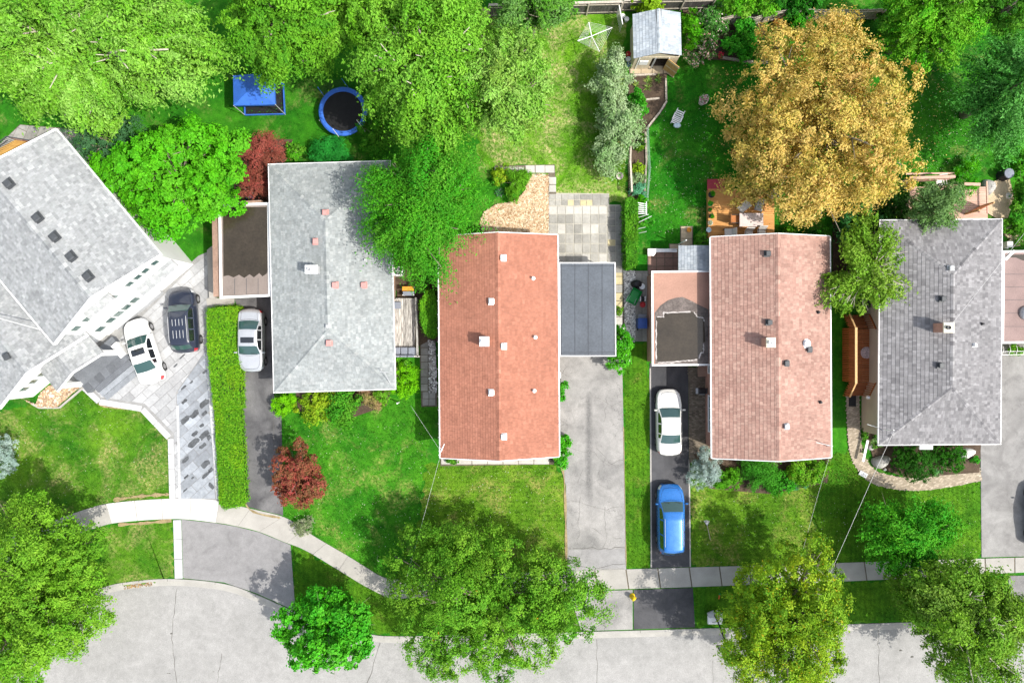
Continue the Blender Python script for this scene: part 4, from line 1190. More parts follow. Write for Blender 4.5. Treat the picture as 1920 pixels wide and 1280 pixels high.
for a, b in ((s1[0][1], rb), (rb, s1[1][0]), (s1[0][0], ra), (ra, s1[1][1])): MB().bar(a + Vector((0, 0, -.05)), b + Vector((0, 0, -.05)), .10, .26).build('rake_board', M['white'], h1)
gin = [A + e1 * .4 + e2 * .45, B - e1 * .45 + e2 * .45, Cc - e1 * .45 - e2 * .45, D + e1 * .4 - e2 * .45]
MB().prism(gin, 0, Z1 - .1).build('wall', M['stucco'], h1)
k1 = (ZR1 - Z1) / (W1 / 2)
gb, gc = gin[1], gin[2]; gm = (gb + gc) / 2
MB().quad(v3(gb, Z1 - .1), v3(gc, Z1 - .1), v3(gc, Z1 + .45 * k1 - .18), v3(gm, ZR1 - .2), v3(gb, Z1 + .45 * k1 - .18)).build('gable_wall', M['stucco'], h1)
fa, fb = gc, gb                      # facade wall, outside to the lower right
def wall_s(gu):                      # place along the facade from its ground pixel column
    lo, hi = 0.0, W1
    for _ in range(40):
        m_ = (lo + hi) / 2; q = fa + (fb - fa).normalized() * m_
        if q.x * FPX / CAM_H + 960 < gu: lo = m_
        else: hi = m_
    return m_
for gu in (281, 266, 252, 238, 219): window(h1, fa, fb, wall_s(gu), 4.6, .62, .95, M['white'], M['glass'], 0); 
for gu in (281, 266, 252, 238, 219): window(h1, fa, fb, wall_s(gu), 2.0, .66, 1.05, M['white'], M['glass'], 0)
for gu in (352, 336, 323, 309): window(h1, fa, fb, wall_s(gu), 4.55, .55, .85, M['white'], M['glass'], 0)
def pent(sa, sb, z, w, rise, nm):
    d = (fb - fa).normalized(); q = Vector((d.y, -d.x))
    a, b = fa + d * sa, fa + d * sb
    pts = [v3(a + q * w, z), v3(b + q * w, z), v3(b, z + rise), v3(a, z + rise)]
    o = deck_mesh([pts], .1).build(nm, DECKM, h1)
    out = []; shingle_slope(out, pts, .22, .28, GREY_L, r_); shingles_build(out, o)
    MB().bar(pts[0] + Vector((0, 0, -.05)), pts[1] + Vector((0, 0, -.05)), .06, .12).build('fascia', M['white'], o)
pent(wall_s(300), W1 - .9 - .02, 2.9, .55, .35, 'pent_roof')
pent(wall_s(246), wall_s(288), 5.25, .45, .3, 'pent_roof')
d_ = (fb - fa).normalized(); q_ = Vector((d_.y, -d_.x))
lg = MB(); a, b = fa + d_ * wall_s(222) + q_ * .12, fa + d_ * wall_s(305) + q_ * .12
lg.bar((a.x, a.y, .25), (b.x, b.y, .25), .22, .5).build('base_ledge', M['grey_metal'], h1)
# front wing
RE = Vector(P(51, 699, 4.75)[:2]); ZW, ZWR, HW = 3.2, 4.75, 3.9
wB = RE - e2 * HW; wC = RE + e2 * HW; LW = 9.0
s2, ra2, rb2 = gable_roof_parts([v3(wB - e1 * LW, ZW), v3(wB, ZW), v3(wC, ZW), v3(wC - e1 * LW, ZW)], ZWR)
wing = deck_mesh(s2, .14).build('wing_roof', DECKM, h1)
out = []
for q in s2: shingle_slope(out, q, .19, .23, GREY_L, r_)
shingles_build(out, wing); caps_build([(rb2, ra2)], GREY_L, wing, r_, .34, .3)
for a, b in ((s2[0][1], rb2), (rb2, s2[1][0])): MB().bar(a + Vector((0, 0, -.05)), b + Vector((0, 0, -.05)), .10, .22).build('rake_board', M['white'], h1)
p = on_roof(s2, 12, 668, .2); MB().box((p.x, p.y, p.z), (.4, .4, .25), .5, .05).build('roof_vent', M['dark_metal'], wing)
wi = [wB - e1 * 8.6 + e2 * .4, wB - e1 * .4 + e2 * .4, wC - e1 * .4 - e2 * .4, wC - e1 * 8.6 - e2 * .4]
MB().prism(wi, 0, ZW - .05).build('wing_wall', M['stucco'], h1)
MB().quad(v3(wi[1], ZW - .05), v3(wi[2], ZW - .05), v3((wi[1] + wi[2]) / 2, ZWR - .2)).build('wing_gable', M['stucco'], h1)
for s in (1.2, 2.0, 2.8, 3.8): window(h1, wi[2], wi[1], s, 2.2, .55, 1.0, M['white'], M['glass'], 0)
# porch
pc = (Vector(P(193, 662, 2.9)[:2]) + Vector(P(109, 734, 2.9)[:2])) / 2; HP = 2.02
pB, pC = pc - e2 * HP, pc + e2 * HP
s3, ra3, rb3 = gable_roof_parts([v3(pB - e1 * 2.4, 2.9), v3(pB, 2.9), v3(pC, 2.9), v3(pC - e1 * 2.4, 2.9)], 3.75)
porch = deck_mesh(s3, .12).build('porch_roof', DECKM, h1)
out = []
for q in s3: shingle_slope(out, q, .19, .23, GREY_L, r_)
shingles_build(out, porch); caps_build([(rb3, ra3)], GREY_L, porch, r_, .34, .3)
for a, b in ((s3[0][1], rb3), (rb3, s3[1][0])): MB().bar(a + Vector((0, 0, -.04)), b + Vector((0, 0, -.04)), .08, .18).build('rake_board', M['white'], h1)
for k in (-1.75, 1.75):
    q = pc - e1 * .25 + e2 * k; MB().box((q.x, q.y, 1.4), (.28, .28, 2.8), math.atan2(e1.y, e1.x)).build('porch_column', M['stucco'], h1)
M['slate'] = surf('slate_tile', (.13, .14, .155), .15, 1.5, 9, .6, .1, objvar=.25)
st = MB(); rzs = math.atan2(e2.y, e2.x)
q = pc - e1 * .4 - e2 * .2
MB().box((q.x, q.y, .28), (3.9, 2.0, .56), rzs).build('porch_floor', M['slate'], h1)
for i in range(3):
    q = pc + e1 * (.78 + i * .38) - e2 * .35
    MB().box((q.x, q.y, .42 / 2 - i * .065), (3.2 - .0 * i, .37, .42 - i * .13), rzs, .01).build('step', M['slate'] if i < 1 else M['slab_blue'], h1)
for k in range(7):
    q = pc + e1 * .30 + e2 * (1.5 - k * .55); MB().box((q.x, q.y, .57), (.52, .62, .03), rzs).build('porch_tile', M['slate'], h1)
q = Vector(P(226, 656, .4)[:2]); MB().box((q.x, q.y, .35), (.5, 1.1, .7), rzs, .02).build('stair_wall', M['stucco'], h1)
# ------------------------------------------------------------------ trees, shrubs, hedges, grass
def nrm(a): return a / np.maximum(np.linalg.norm(a, axis=1, keepdims=True), 1e-9)

def leaf_quads(r, C, N, size, asp, cols, fold=.18, T=None):
    n = len(C)
    if T is None: T = r.normal(size=(n, 3))
    T = nrm(np.cross(N, np.cross(T, N)) + 1e-9)
    Bv = np.cross(N, T)
    s = np.broadcast_to(size, n)[:, None]; w = s * asp
    V = np.empty((n, 4, 3))
    V[:, 0] = C - T * s * .5
    V[:, 1] = C + Bv * w * .5 + N * w * fold - T * s * .06
    V[:, 2] = C + T * s * .5 - N * s * .08
    V[:, 3] = C - Bv * w * .5 + N * w * fold - T * s * .06
    F = np.arange(n * 4).reshape(n, 4)
    return V.reshape(-1, 3), F, np.repeat(cols, 4, 0)

def pal_mix(r, pal, k):
    pal = np.array(pal) * 1.14
    i = r.integers(0, len(pal), k); j = r.integers(0, len(pal), k); t = r.uniform(0, 1, (k, 1))
    return pal[i] * t + pal[j] * (1 - t)

def clumps(r, k, rx, ry, rz, lo=.35, zmin=-.35, wob=.14, sep=0.0):
    """clump centres spread through a dome, denser to the outside, uneven outline"""
    out = []
    ph = r.uniform(0, 6.28, 4)
    tries = 0
    while len(out) < k and tries < k * 60:
        tries += 1
        d = r.normal(size=3); d /= np.linalg.norm(d)
        if d[2] < zmin: continue
        q = lo + (1 - lo) * r.uniform() ** .55
        th = math.atan2(d[1], d[0])
        f = 1 + wob * math.sin(2 * th + ph[0]) + wob * .8 * math.sin(3 * th + ph[1]) + wob * .6 * math.sin(5 * th + ph[2])
        p = d * q * np.array([rx * f, ry * f, rz])
        if not out or np.min(np.linalg.norm((np.array(out) - p) * [1, 1, .8], axis=1)) > sep: out.append(p)
    return np.array(out)

def leaf_cloud(r, cent, rad, n, squash, size, asp, pal, elong=0.0, droop=0.0, accent=None, acc_p=0.0, up=.5, lvar=.2, flat=0.0, fill=.80, sprigs=16, sprig_r=.25, core=.0):
    k = len(cent)
    w = rad ** 2; idx = r.choice(k, n, p=w / w.sum())
    outw = nrm(cent * np.array([1, 1, .3]) + 1e-6)
    # every clump is made of sprigs, every sprig of leaves: uneven outline, gaps between
    ks = max(k * sprigs, 4)
    si = r.choice(k, ks, p=w / w.sum())
    sd = nrm(r.normal(size=(ks, 3)) + .45 * outw[si] + np.array([0, 0, .3]))
    sc_ = cent[si] + sd * rad[si][:, None] * (fill + (1.12 - fill) * r.uniform(0, 1, (ks, 1)) ** .6) * np.array([1, 1, squash])
    sr = rad[si] * sprig_r * r.uniform(.6, 1.4, ks)
    q = r.integers(0, ks, n); idx = si[q]
    g = r.normal(size=(n, 3))
    d = nrm(.5 * sd[q] + .7 * nrm(g))
    p = sc_[q] + g * sr[q][:, None] * np.array([.55, .55, .36])
    if core:                        # leaves deep inside, seen through the gaps
        m = int(n * core); e = cent[r.integers(0, k, m)] * r.uniform(.1, .85, (m, 1)); e[:, 2] = -np.abs(r.normal(size=m)) * rad.mean() * .8
        p[:m] = e + r.normal(size=(m, 3)) * rad.mean() * np.array([.5, .5, .25])
    if elong:
        hor = cent.copy(); hor[:, 2] = 0
        hor = nrm(hor + r.normal(size=hor.shape) * .25 * np.linalg.norm(hor, axis=1, keepdims=True) * [1, 1, 0])
        t = r.normal(size=(n, 1))
        p += hor[idx] * rad[idx][:, None] * elong * t
        p[:, 2] -= droop * rad[idx] * (np.clip(t[:, 0], 0, 3) ** 2) * .4
    N = nrm(nrm(sd[q] + .6 * d) * (.85 - flat) + np.array([0, 0, up * .6 + flat]) + r.normal(size=(n, 3)) * .36)
    cc = (.5 * pal_mix(r, pal, k)[idx] + .5 * pal_mix(r, pal, ks)[q]) * r.uniform(1 - lvar, 1 + lvar, (n, 1))
    cc = .7 * cc + .3 * pal_mix(r, pal, n)
    if accent is not None and acc_p:
        m = r.uniform(size=n) < acc_p; cc[m] = np.array(accent)[r.integers(0, len(accent), m.sum())]
    T = d * [1, 1, .2] + r.normal(size=(n, 3)) * .5
    return leaf_quads(r, p, N, size * r.uniform(.6, 1.35, n), asp, cc, T=T)

def tree(name, label, u, v, zc, rx, ry, rz, n, pal, size=.24, asp=.62, k=60, cr=.26, seed=1, elong=0.0, droop=0.0, squash=.62, bark='bark', trunk_r=None, accent=None, acc_p=0, group=None, show=.0, lo=.35, up=.5, wob=.14, limbs=14, cat='tree', base=None, flat=0.0, lvar=.2, zmin=-.35, extra=None, fill=.80, sprigs=16, sprig_r=.25):
    r = np.random.default_rng(seed)
    if cat == 'tree': n, size = int(n * 2.0), size * .78
    s = (CAM_H - zc) / FPX
    c = P(u, v, zc)
    b = P(*base) if base else Vector((c.x, c.y, 0))
    root = thing(name, label, cat, (b.x, b.y, 0), 0, group)
    RX, RY = rx * s, ry * s
    sh = .88 - cr * .45 - elong * cr * .75
    cen = clumps(r, k, RX * sh, RY * sh, rz * .86, lo, zmin, wob, cr * min(RX, RY) * .98)
    if extra is not None:
        e = np.array([[(P(eu, ev, ez).x - c.x), (P(eu, ev, ez).y - c.y), ez - zc] for eu, ev, ez in extra]); cen = np.concatenate([cen, e])
    cen[:, 2] += r.normal(size=len(cen)) * rz * .17
    rad = cr * min(RX, RY) * r.uniform(.55, 1.3, len(cen))
    V, F, Cc = leaf_cloud(r, cen, rad, n, squash, size, asp, pal, elong, droop, accent, acc_p, up, lvar, flat, fill, sprigs, sprig_r, .2 if cat == 'tree' else .1)
    V = V + np.array([c.x, c.y, c.z])
    np_mesh('crown', V, F, Cc, M['leaf'], root)
    tr = trunk_r or max(.06, .035 * (zc + rz))
    fork = max(.3, zc - rz * .55)
    tm = MB().tube([(b.x, b.y, -.1), (b.x + (c.x - b.x) * .3, b.y + (c.y - b.y) * .3, fork * .5), (c.x, c.y, fork), (c.x + .2, c.y - .1, zc + rz * .3)], [tr * 1.25, tr, tr * .8, tr * .3], 8)
    order = r.permutation(len(cen))[:limbs]
    for i in order:
        q = Vector((c.x + cen[i][0], c.y + cen[i][1], c.z + cen[i][2] + show * rad[i]))
        o = Vector((c.x, c.y, fork)); m1 = o + (q - o) * .5 + Vector((r.normal() * .2, r.normal() * .2, .25 * (q - o).length * .5))
        tm.tube([o, m1, q], [tr * .5, tr * .3, tr * .12], 5)
        for _ in range(2):
            q2 = q + Vector((r.normal() * rad[i] * .8, r.normal() * rad[i] * .8, r.uniform(-.1, .5) * rad[i]))
            tm.tube([m1 + (q - m1) * .4, q2], [tr * .2, tr * .06], 4)
    tm.build('trunk', M[bark], root, smooth=True)
    return root

def shrub(name, label, u, v, rx, ry, h, n, pal, size=.14, asp=.6, k=18, cr=.4, seed=1, cat='shrub', **kw):
    rx, ry, n = rx * 1.13, ry * 1.13, int(n * 1.35)
    return tree(name, label, u, v, h * .45, rx, ry, h * .55, n, pal, size=size, asp=asp, k=k, cr=cr, seed=seed, trunk_r=.04, limbs=5, cat=cat, zmin=-.15, **{**dict(fill=.45, wob=.2, sprigs=9, sprig_r=.34), **kw})

M['dark_core'] = surf('hedge_filler', (.018, .05, .010), .3, 2, 9, .95, .3)
def hedge(name, label, px, h, n, pal, size=.13, seed=1, cat='hedge', rough_top=.06, asp=.6):
    r = np.random.default_rng(seed)
    top = PP(px, h)
    if area(top) < 0: top = top[::-1]
    cx, cy = sum(p.x for p in top) / len(top), sum(p.y for p in top) / len(top)
    root = thing(name, label, cat, (cx, cy, 0))
    core = [Vector((p.x + (cx - p.x) * .04 , p.y + (cy - p.y) * .04)) for p in top]
    MB().prism(core, 0, h - .10).build('inner_block', M['dark_core'], root)  # solid dark green block behind the leaves, stops the view through
    xs = [p.x for p in top]; ys = [p.y for p in top]
    X = r.uniform(min(xs), max(xs), n * 3); Y = r.uniform(min(ys), max(ys), n * 3)
    m = inside(X, Y, top); X, Y = X[m][:n], Y[m][:n]
    lump = np.sin(X * 4.1 + seed) * np.sin(Y * 3.3) * rough_top + r.normal(size=len(X)) * .045
    Ct = np.stack([X, Y, h + lump - .03], 1); Nt = nrm(np.tile([0, 0, 1.], (len(X), 1)) + r.normal(size=(len(X), 3)) * .5)
    per = [(top[i], top[(i + 1) % len(top)]) for i in range(len(top))]
    L = np.array([(b - a).length for a, b in per]); ns = int(n * .5 * h / 1.0) + 50
    e = r.choice(len(per), ns, p=L / L.sum()); t = r.uniform(size=ns)
    A = np.array([p[0][:2] for p in per]); Bb = np.array([p[1][:2] for p in per])
    xy = A[e] + (Bb[e] - A[e]) * t[:, None]
    dd = (Bb - A) / L[:, None]; on = np.stack([dd[:, 1], -dd[:, 0]], 1)[e]
    Cs = np.stack([xy[:, 0] + on[:, 0] * r.normal(size=ns) * .085, xy[:, 1] + on[:, 1] * r.normal(size=ns) * .085, r.uniform(0, h, ns)], 1)
    Ns = nrm(np.concatenate([on, np.full((ns, 1), .4)], 1) + r.normal(size=(ns, 3)) * .45)
    C = np.concatenate([Ct, Cs]); N = np.concatenate([Nt, Ns])
    blot = (np.sin(C[:, 0] * 1.9 + 1) * np.sin(C[:, 1] * 1.3 + seed) > .35)
    cols = pal_mix(r, pal, len(C)) * r.uniform(.75, 1.25, (len(C), 1))
    cols[blot] = cols[blot] * [1.2, 1.05, .9]
    V, F, Cc = leaf_quads(r, C, N, size * r.uniform(.6, 1.3, len(C)), asp, cols)
    np_mesh('foliage', V, F, Cc, M['leaf'], root)
    return root

def tuft(name, label, u, v, rad, h, n, pal, seed=1, cat='plant', wd=.05, accent=None, acc_p=0, z0=0.0):
    """arching blades from one root"""
    r = np.random.default_rng(seed)
    c = P(u, v, z0)
    root = thing(name, label, cat, (c.x, c.y, z0))
    th = r.uniform(0, 6.28, n); el = r.uniform(.25, 1.2, n)
    D = np.stack([np.cos(th) * np.cos(el), np.sin(th) * np.cos(el), np.sin(el)], 1)
    L = r.uniform(.6, 1.1, n) * rad
    Cp = np.array(c[:]) + D * (L * .55)[:, None] * [1, 1, h / max(rad, .01)]
    N = nrm(np.cross(D, np.cross([0, 0, 1.], D)) + r.normal(size=(n, 3)) * .2)
    cols = pal_mix(r, pal, n) * r.uniform(.8, 1.25, (n, 1))
    if accent is not None:
        m = r.uniform(size=n) < acc_p; cols[m] = np.array(accent)[r.integers(0, len(accent), m.sum())]
    V, F, Cc = leaf_quads(r, Cp, N, L, wd / rad, cols, T=D)
    np_mesh('foliage', V, F, Cc, M['leaf'], root)
    return root

LIME = [(.12, .33, .012), (.17, .39, .02), (.07, .25, .01), (.23, .44, .05)]
LIMEP = [(.14, .35, .025), (.21, .42, .06), (.085, .27, .015), (.32, .50, .14)]
BRIGHT = [(.075, .36, .006), (.12, .43, .008), (.045, .28, .006)]
MIDG = [(.055, .23, .012), (.10, .31, .018), (.035, .17, .010), (.15, .36, .03)]
STREET = [(.10, .26, .016), (.17, .36, .024), (.06, .19, .012), (.24, .42, .035)]
YELG = [(.21, .36, .014), (.30, .45, .02), (.13, .27, .012), (.40, .48, .025)]
EMER = [(.035, .29, .012), (.065, .37, .018), (.02, .21, .010), (.12, .42, .03)]
DEEP = [(.02, .13, .010), (.035, .17, .013), (.015, .095, .008)]
GOLD = [(.60, .44, .12), (.52, .39, .09), (.66, .53, .19), (.44, .36, .065), (.61, .41, .15), (.37, .35, .06)]
REDM = [(.30, .06, .05), (.24, .075, .045), (.36, .09, .075), (.19, .085, .05)]
REDB = [(.30, .05, .045), (.17, .09, .035), (.13, .11, .035), (.42, .06, .07), (.19, .14, .06)]
SAGE = [(.25, .36, .18), (.32, .44, .23), (.19, .31, .12), (.40, .48, .32), (.20, .38, .11)]
BLUE = [(.33, .42, .42), (.40, .49, .48), (.25, .35, .34)]

# street trees along the bottom
tree('street_tree', 'broad two-lobed light green tree overhanging the road at bottom left', 72, 1112, 4.6, 140, 190, 3.0, 42000, STREET + LIME[:1], .23, .5, 90, .2, 101, bark='bark', elong=.15, group=None, flat=.1)
tree('street_tree', 'small bright green tree at the kerb beside the grey driveway apron', 613, 1172, 3.2, 85, 96, 2.0, 11000, EMER + BRIGHT[:1], .27, .75, 34, .27, 102, trunk_r=.1)
tree('street_tree', 'large dense green tree over the pavement at bottom centre', 908, 1128, 3.9, 186, 170, 2.7, 46000, STREET + MIDG + LIME[1:2], .21, .55, 100, .2, 103, accent=[(.55, .25, .02)], acc_p=.001, wob=.17)
tree('street_tree', 'yellow-green tree overhanging the basketball hoop by the kerb', 1475, 1160, 4.6, 143, 138, 2.9, 38000, YELG + STREET[:3], .21, .55, 80, .22, 104, accent=[(.45, .38, .02)], acc_p=.03, show=.2)
tree('street_tree', 'olive green street tree with bare grey twigs at bottom right', 1808, 1158, 4.6, 132, 122, 2.8, 34000, STREET + [(.16, .24, .05)], .22, .6, 80, .2, 105, bark='pale_bark', show=.9, limbs=20, elong=.3)
tree('garden_tree', 'loose bright green tree on the lawn before the dark grey bungalow', 1706, 1000, 3.0, 103, 82, 1.9, 15000, EMER + LIME[:1], .23, .5, 60, .17, 106, elong=.6, wob=.2, trunk_r=.1)
# back gardens, left to right
tree('maple', 'big pale green spreading maple filling the top left corner', 185, 98, 6.5, 250, 150, 4.0, 52000, LIMEP + LIME, .29, .5, 110, .17, 111, elong=.55, droop=.4, bark='pale_bark', show=.8, limbs=22, trunk_r=.35, flat=.1)
tree('maple', 'leafy bright maple between the white house and the brown carport', 335, 338, 4.0, 135, 118, 2.6, 27000, BRIGHT + [(.11, .36, .02)], .26, .7, 75, .2, 112, flat=.1)
tree('conifer', 'dark blue-green conifer squeezed behind the white house roof', 195, 262, 3.6, 62, 70, 2.4, 9000, [(.045, .14, .05), (.07, .18, .07), (.03, .10, .035)], .2, .35, 30, .3, 113)
tree('garden_tree', 'mid green tree top of picture left of the trampoline', 530, 45, 6.2, 135, 105, 3.2, 26000, MIDG + LIME[:2], .27, .5, 60, .2, 114, elong=.4, droop=.3, show=.5, bark='pale_bark')
tree('garden_tree', 'tall pale green tree with forked pale trunk right of the trampoline', 808, 120, 6.6, 148, 170, 4.2, 44000, LIMEP[:3] + LIME + MIDG[1:2], .28, .5, 95, .18, 115, elong=.45, droop=.4, bark='pale_bark', show=.7, limbs=20)
tree('garden_tree', 'yellowish sunlit tree reaching over the dry back lawn', 945, 165, 6.8, 105, 135, 3.3, 23000, LIMEP + [(.22, .33, .05)], .25, .5, 60, .2, 116, elong=.5, droop=.3)
tree('garden_tree', 'soft dark green tree at the back fence by the clothes airer', 1000, 22, 4.6, 105, 62, 2.4, 13000, MIDG + SAGE[2:3], .22, .5, 40, .24, 117, elong=.4)
tree('weeping_tree', 'deep green drooping tree hanging over the light grey roof', 790, 392, 5.6, 132, 128, 3.2, 40000, EMER[:3] + MIDG + BRIGHT[:1], .24, .36, 90, .16, 118, elong=.95, droop=.8, up=.35)
tree('garden_tree', 'bright green tree at the very top between the left maples', 680, 25, 6.4, 135, 105, 3.0, 20000, LIME + MIDG[1:2], .27, .5, 50, .2, 119, elong=.4, droop=.3)
tree('chestnut', 'great round golden-brown tree in the right back garden', 1534, 230, 5.0, 196, 190, 3.6, 56000, GOLD, .23, .5, 120, .19, 121, accent=[(.10, .20, .02), (.16, .22, .02)], acc_p=.10, extra=[(1425, 330, 4.5), (1400, 345, 4), (1440, 310, 5), (1572, 62, 5.2), (1585, 50, 5.2), (1500, 380, 4), (1540, 395, 4)], lvar=.15, wob=.07)
tree('garden_tree', 'blue-green tree with feathery twigs at the right edge', 1888, 175, 4.4, 92, 122, 2.6, 20000, [(.05, .26, .03), (.09, .33, .05), (.035, .18, .02), (.16, .40, .10)], .24, .45, 60, .19, 122, elong=.9, droop=.3)
tree('garden_tree', 'lime green tree at the top right behind the golden tree', 1735, 42, 4.4, 122, 75, 2.8, 18000, LIME + BRIGHT[:2] + EMER[:1], .24, .5, 50, .21, 123, elong=.5)
tree('garden_tree', 'dark green tree in the top right corner beyond the fence', 1880, 20, 5.2, 80, 45, 2.4, 10000, DEEP + MIDG, .22, .5, 30, .25, 124)
tree('garden_tree', 'thin-crowned yellow-green tree between the pinkish and dark grey roofs', 1624, 505, 3.8, 86, 98, 2.0, 8500, [(.14, .31, .02), (.19, .36, .03), (.10, .25, .015), (.26, .38, .06)], .25, .55, 44, .17, 125, elong=.5, bark='pale_bark', show=.9, limbs=24, wob=.22, trunk_r=.12)
tree('garden_tree', 'grey-green small tree leaning over the pink back deck', 1752, 385, 3.4, 56, 52, 2.0, 9000, [(.12, .25, .06), (.17, .31, .10), (.08, .19, .04), (.22, .35, .14)], .19, .45, 30, .24, 126, elong=.4, trunk_r=.08)
# red maples
tree('japanese_maple', 'dark red and bronze ball-crowned maple on the front lawn', 557, 893, 2.3, 56, 60, 1.6, 9500, REDB, .17, .6, 34, .24, 131, trunk_r=.07, extra=[(563, 842, 2.6), (562, 832, 2.7)])
tree('japanese_maple', 'feathery pink-red maple at the back corner of the light grey bungalow', 493, 285, 2.0, 42, 38, 1.2, 5200, REDM, .17, .35, 24, .28, 132, elong=.4, trunk_r=.06)
tree('japanese_maple', 'smaller pink-red maple by the carport wall', 480, 345, 1.6, 32, 36, 1.0, 4200, REDM, .17, .35, 20, .28, 133, elong=.4, trunk_r=.06)
# shrubs
shrub('sage_bush', 'grey-green rounded bush behind the clothes airer', 1148, 165, 36, 66, 2.8, 9500, SAGE, .17, .5, 34, .3, 141, elong=.4, wob=.28)
shrub('sage_bush', 'grey-green bush beside the picket fence rail', 1152, 252, 44, 58, 2.8, 10000, SAGE + [(.10, .27, .05)], .17, .5, 34, .3, 142, elong=.4, wob=.28)
shrub('garden_bush', 'emerald bush between the sage bushes and vegetable bed', 1196, 195, 15, 36, 1.5, 1600, EMER, .2, .7, 10, .5, 143)
shrub('garden_bush', 'yellow-green bush behind the shed', 1212, 8, 36, 20, 2.2, 3200, [(.24, .42, .015), (.30, .48, .02), (.18, .35, .012)], .18, .6, 16, .4, 144)
shrub('garden_bush', 'fresh green bush at the right side of the shed', 1296, 55, 20, 42, 2.0, 4200, BRIGHT + LIME[:1], .17, .5, 18, .4, 145)
shrub('rose_bush', 'pink flowering rose bush right of the shed door', 1310, 92, 32, 26, 1.3, 3600, [(.06, .20, .03), (.09, .26, .04)], .13, .6, 20, .35, 146, accent=[(.72, .38, .36), (.78, .50, .46), (.80, .62, .58)], acc_p=.28)
shrub('rose_bush', 'white-pink rose bush against the back fence', 1340, 40, 30, 34, 1.7, 4200, [(.05, .18, .025), (.08, .24, .04)], .14, .6, 20, .35, 147, accent=[(.70, .50, .48), (.75, .66, .62)], acc_p=.10)
shrub('garden_bush', 'round emerald bush by the golden tree near the garden bed', 1395, 78, 38, 32, 1.7, 5200, EMER, .17, .75, 22, .35, 148)
shrub('garden_bush', 'bright bush over the plank fence at top right of the shed', 1385, 18, 62, 24, 2.4, 6500, BRIGHT + LIME, .18, .6, 26, .35, 149)
shrub('garden_bush', 'dark leafy bush beyond the fence at the top edge', 1500, 12, 70, 22, 2.4, 6500, DEEP + EMER[:1], .2, .6, 26, .35, 150)
shrub('garden_bush', 'vivid green low bush beside the plank fence above the golden tree', 1495, 45, 32, 20, 1.3, 2600, EMER + BRIGHT[:1], .18, .5, 14, .4, 151)
shrub('garden_bush', 'pale leafed sprawling shrub right of the golden tree', 1735, 92, 34, 12, 1.2, 1300, [(.30, .42, .25), (.20, .36, .10), (.38, .48, .3)], .2, .5, 14, .4, 152, elong=.5)
shrub('garden_bush', 'small bush at the foot of the golden tree top right', 1660, 60, 24, 26, 1.6, 2400, MIDG + DEEP, .18, .55, 12, .4, 153)
shrub('pine_shrub', 'spiky emerald pine shrub below the trampoline', 622, 288, 40, 28, 1.9, 5600, [(.02, .26, .03), (.035, .33, .045), (.012, .17, .02)], .26, .18, 20, .36, 154, elong=.3)
shrub('garden_bush', 'low green bush left of the pine shrub', 552, 285, 14, 18, .9, 900, MIDG + BRIGHT[:1], .16, .6, 8, .5, 155)
shrub('garden_bush', 'dark green bush between two roofs behind the light grey bungalow deck', 800, 500, 24, 48, 1.8, 3600, DEEP + MIDG[:2], .18, .5, 18, .36, 156)
hedge('clipped_hedge', 'rounded clipped hedge between the grey side deck and red roof', [(800, 545), (812, 543), (819, 560), (820, 625), (810, 632), (796, 624), (788, 600), (788, 565)], 1.5, 4200, [(.10, .32, .012), (.06, .24, .01), (.14, .38, .02)], .12, 161, rough_top=.1)
hedge('clipped_hedge', 'upper clipped hedge between slab driveway and silver car', [(387, 578), (446, 574), (447, 650), (450, 767), (400, 768), (388, 650)], .95, 9500, [(.10, .31, .010), (.15, .37, .012), (.07, .24, .008), (.19, .38, .02)], .12, 162)
hedge('clipped_hedge', 'lower clipped hedge running down to the pavement', [(402, 771), (451, 770), (456, 850), (461, 938), (455, 948), (418, 954), (411, 945)], .55, 9500, [(.09, .29, .010), (.13, .35, .012), (.06, .22, .008), (.18, .37, .02)], .12, 163)
hedge('vine_hedge', 'narrow vine-covered fence beside the slab patio', [(1172, 375), (1184, 368), (1196, 380), (1195, 440), (1194, 497), (1175, 502), (1172, 440)], 1.35, 4200, [(.07, .26, .012), (.11, .33, .02), (.045, .19, .01)], .14, 164, rough_top=.12)
shrub('ball_shrub', 'lime green ball shrub at the front left corner of the light grey roof', 530, 754, 25, 19, 1.1, 3600, [(.15, .45, .004), (.19, .5, .006), (.11, .38, .004)], .09, .7, 16, .5, 171, lo=.1, fill=.8, wob=.05)
shrub('ball_shrub', 'lime green ball shrub at the front right corner of the light grey roof', 755, 715, 24, 34, 1.4, 4200, [(.15, .45, .004), (.19, .5, .006), (.11, .38, .004)], .09, .7, 18, .5, 172, lo=.1, fill=.8, wob=.05)
shrub('garden_bush', 'yellow-green leafy shrub under the light grey roof front edge', 588, 758, 40, 30, 1.1, 3200, YELG + LIME[:1], .2, .4, 16, .4, 173, elong=.3)
shrub('garden_bush', 'dark green leafy shrub at the middle of the light grey house front', 642, 758, 40, 33, 1.1, 3000, MIDG + EMER[:1], .2, .4, 16, .4, 174, elong=.3)
shrub('garden_bush', 'tan and pink dry shrub right of the dark green front shrubs', 692, 747, 27, 18, .8, 1500, [(.34, .24, .13), (.40, .22, .16), (.25, .27, .06)], .15, .4, 10, .45, 175)
shrub('garden_bush', 'small yellow-green bush between the dry shrub and ball shrub', 722, 740, 18, 14, .8, 1100, LIME, .15, .5, 8, .45, 176)
shrub('garden_bush', 'small green bush beside the grey deck rail end', 758, 682, 20, 12, .7, 1100, BRIGHT + MIDG, .15, .5, 8, .45, 177)
shrub('garden_bush', 'sparse grey-green twiggy shrub by the pavement below the dark red tree', 570, 985, 26, 16, .7, 1300, [(.24, .28, .16), (.15, .22, .08), (.33, .35, .25)], .14, .3, 12, .4, 178)
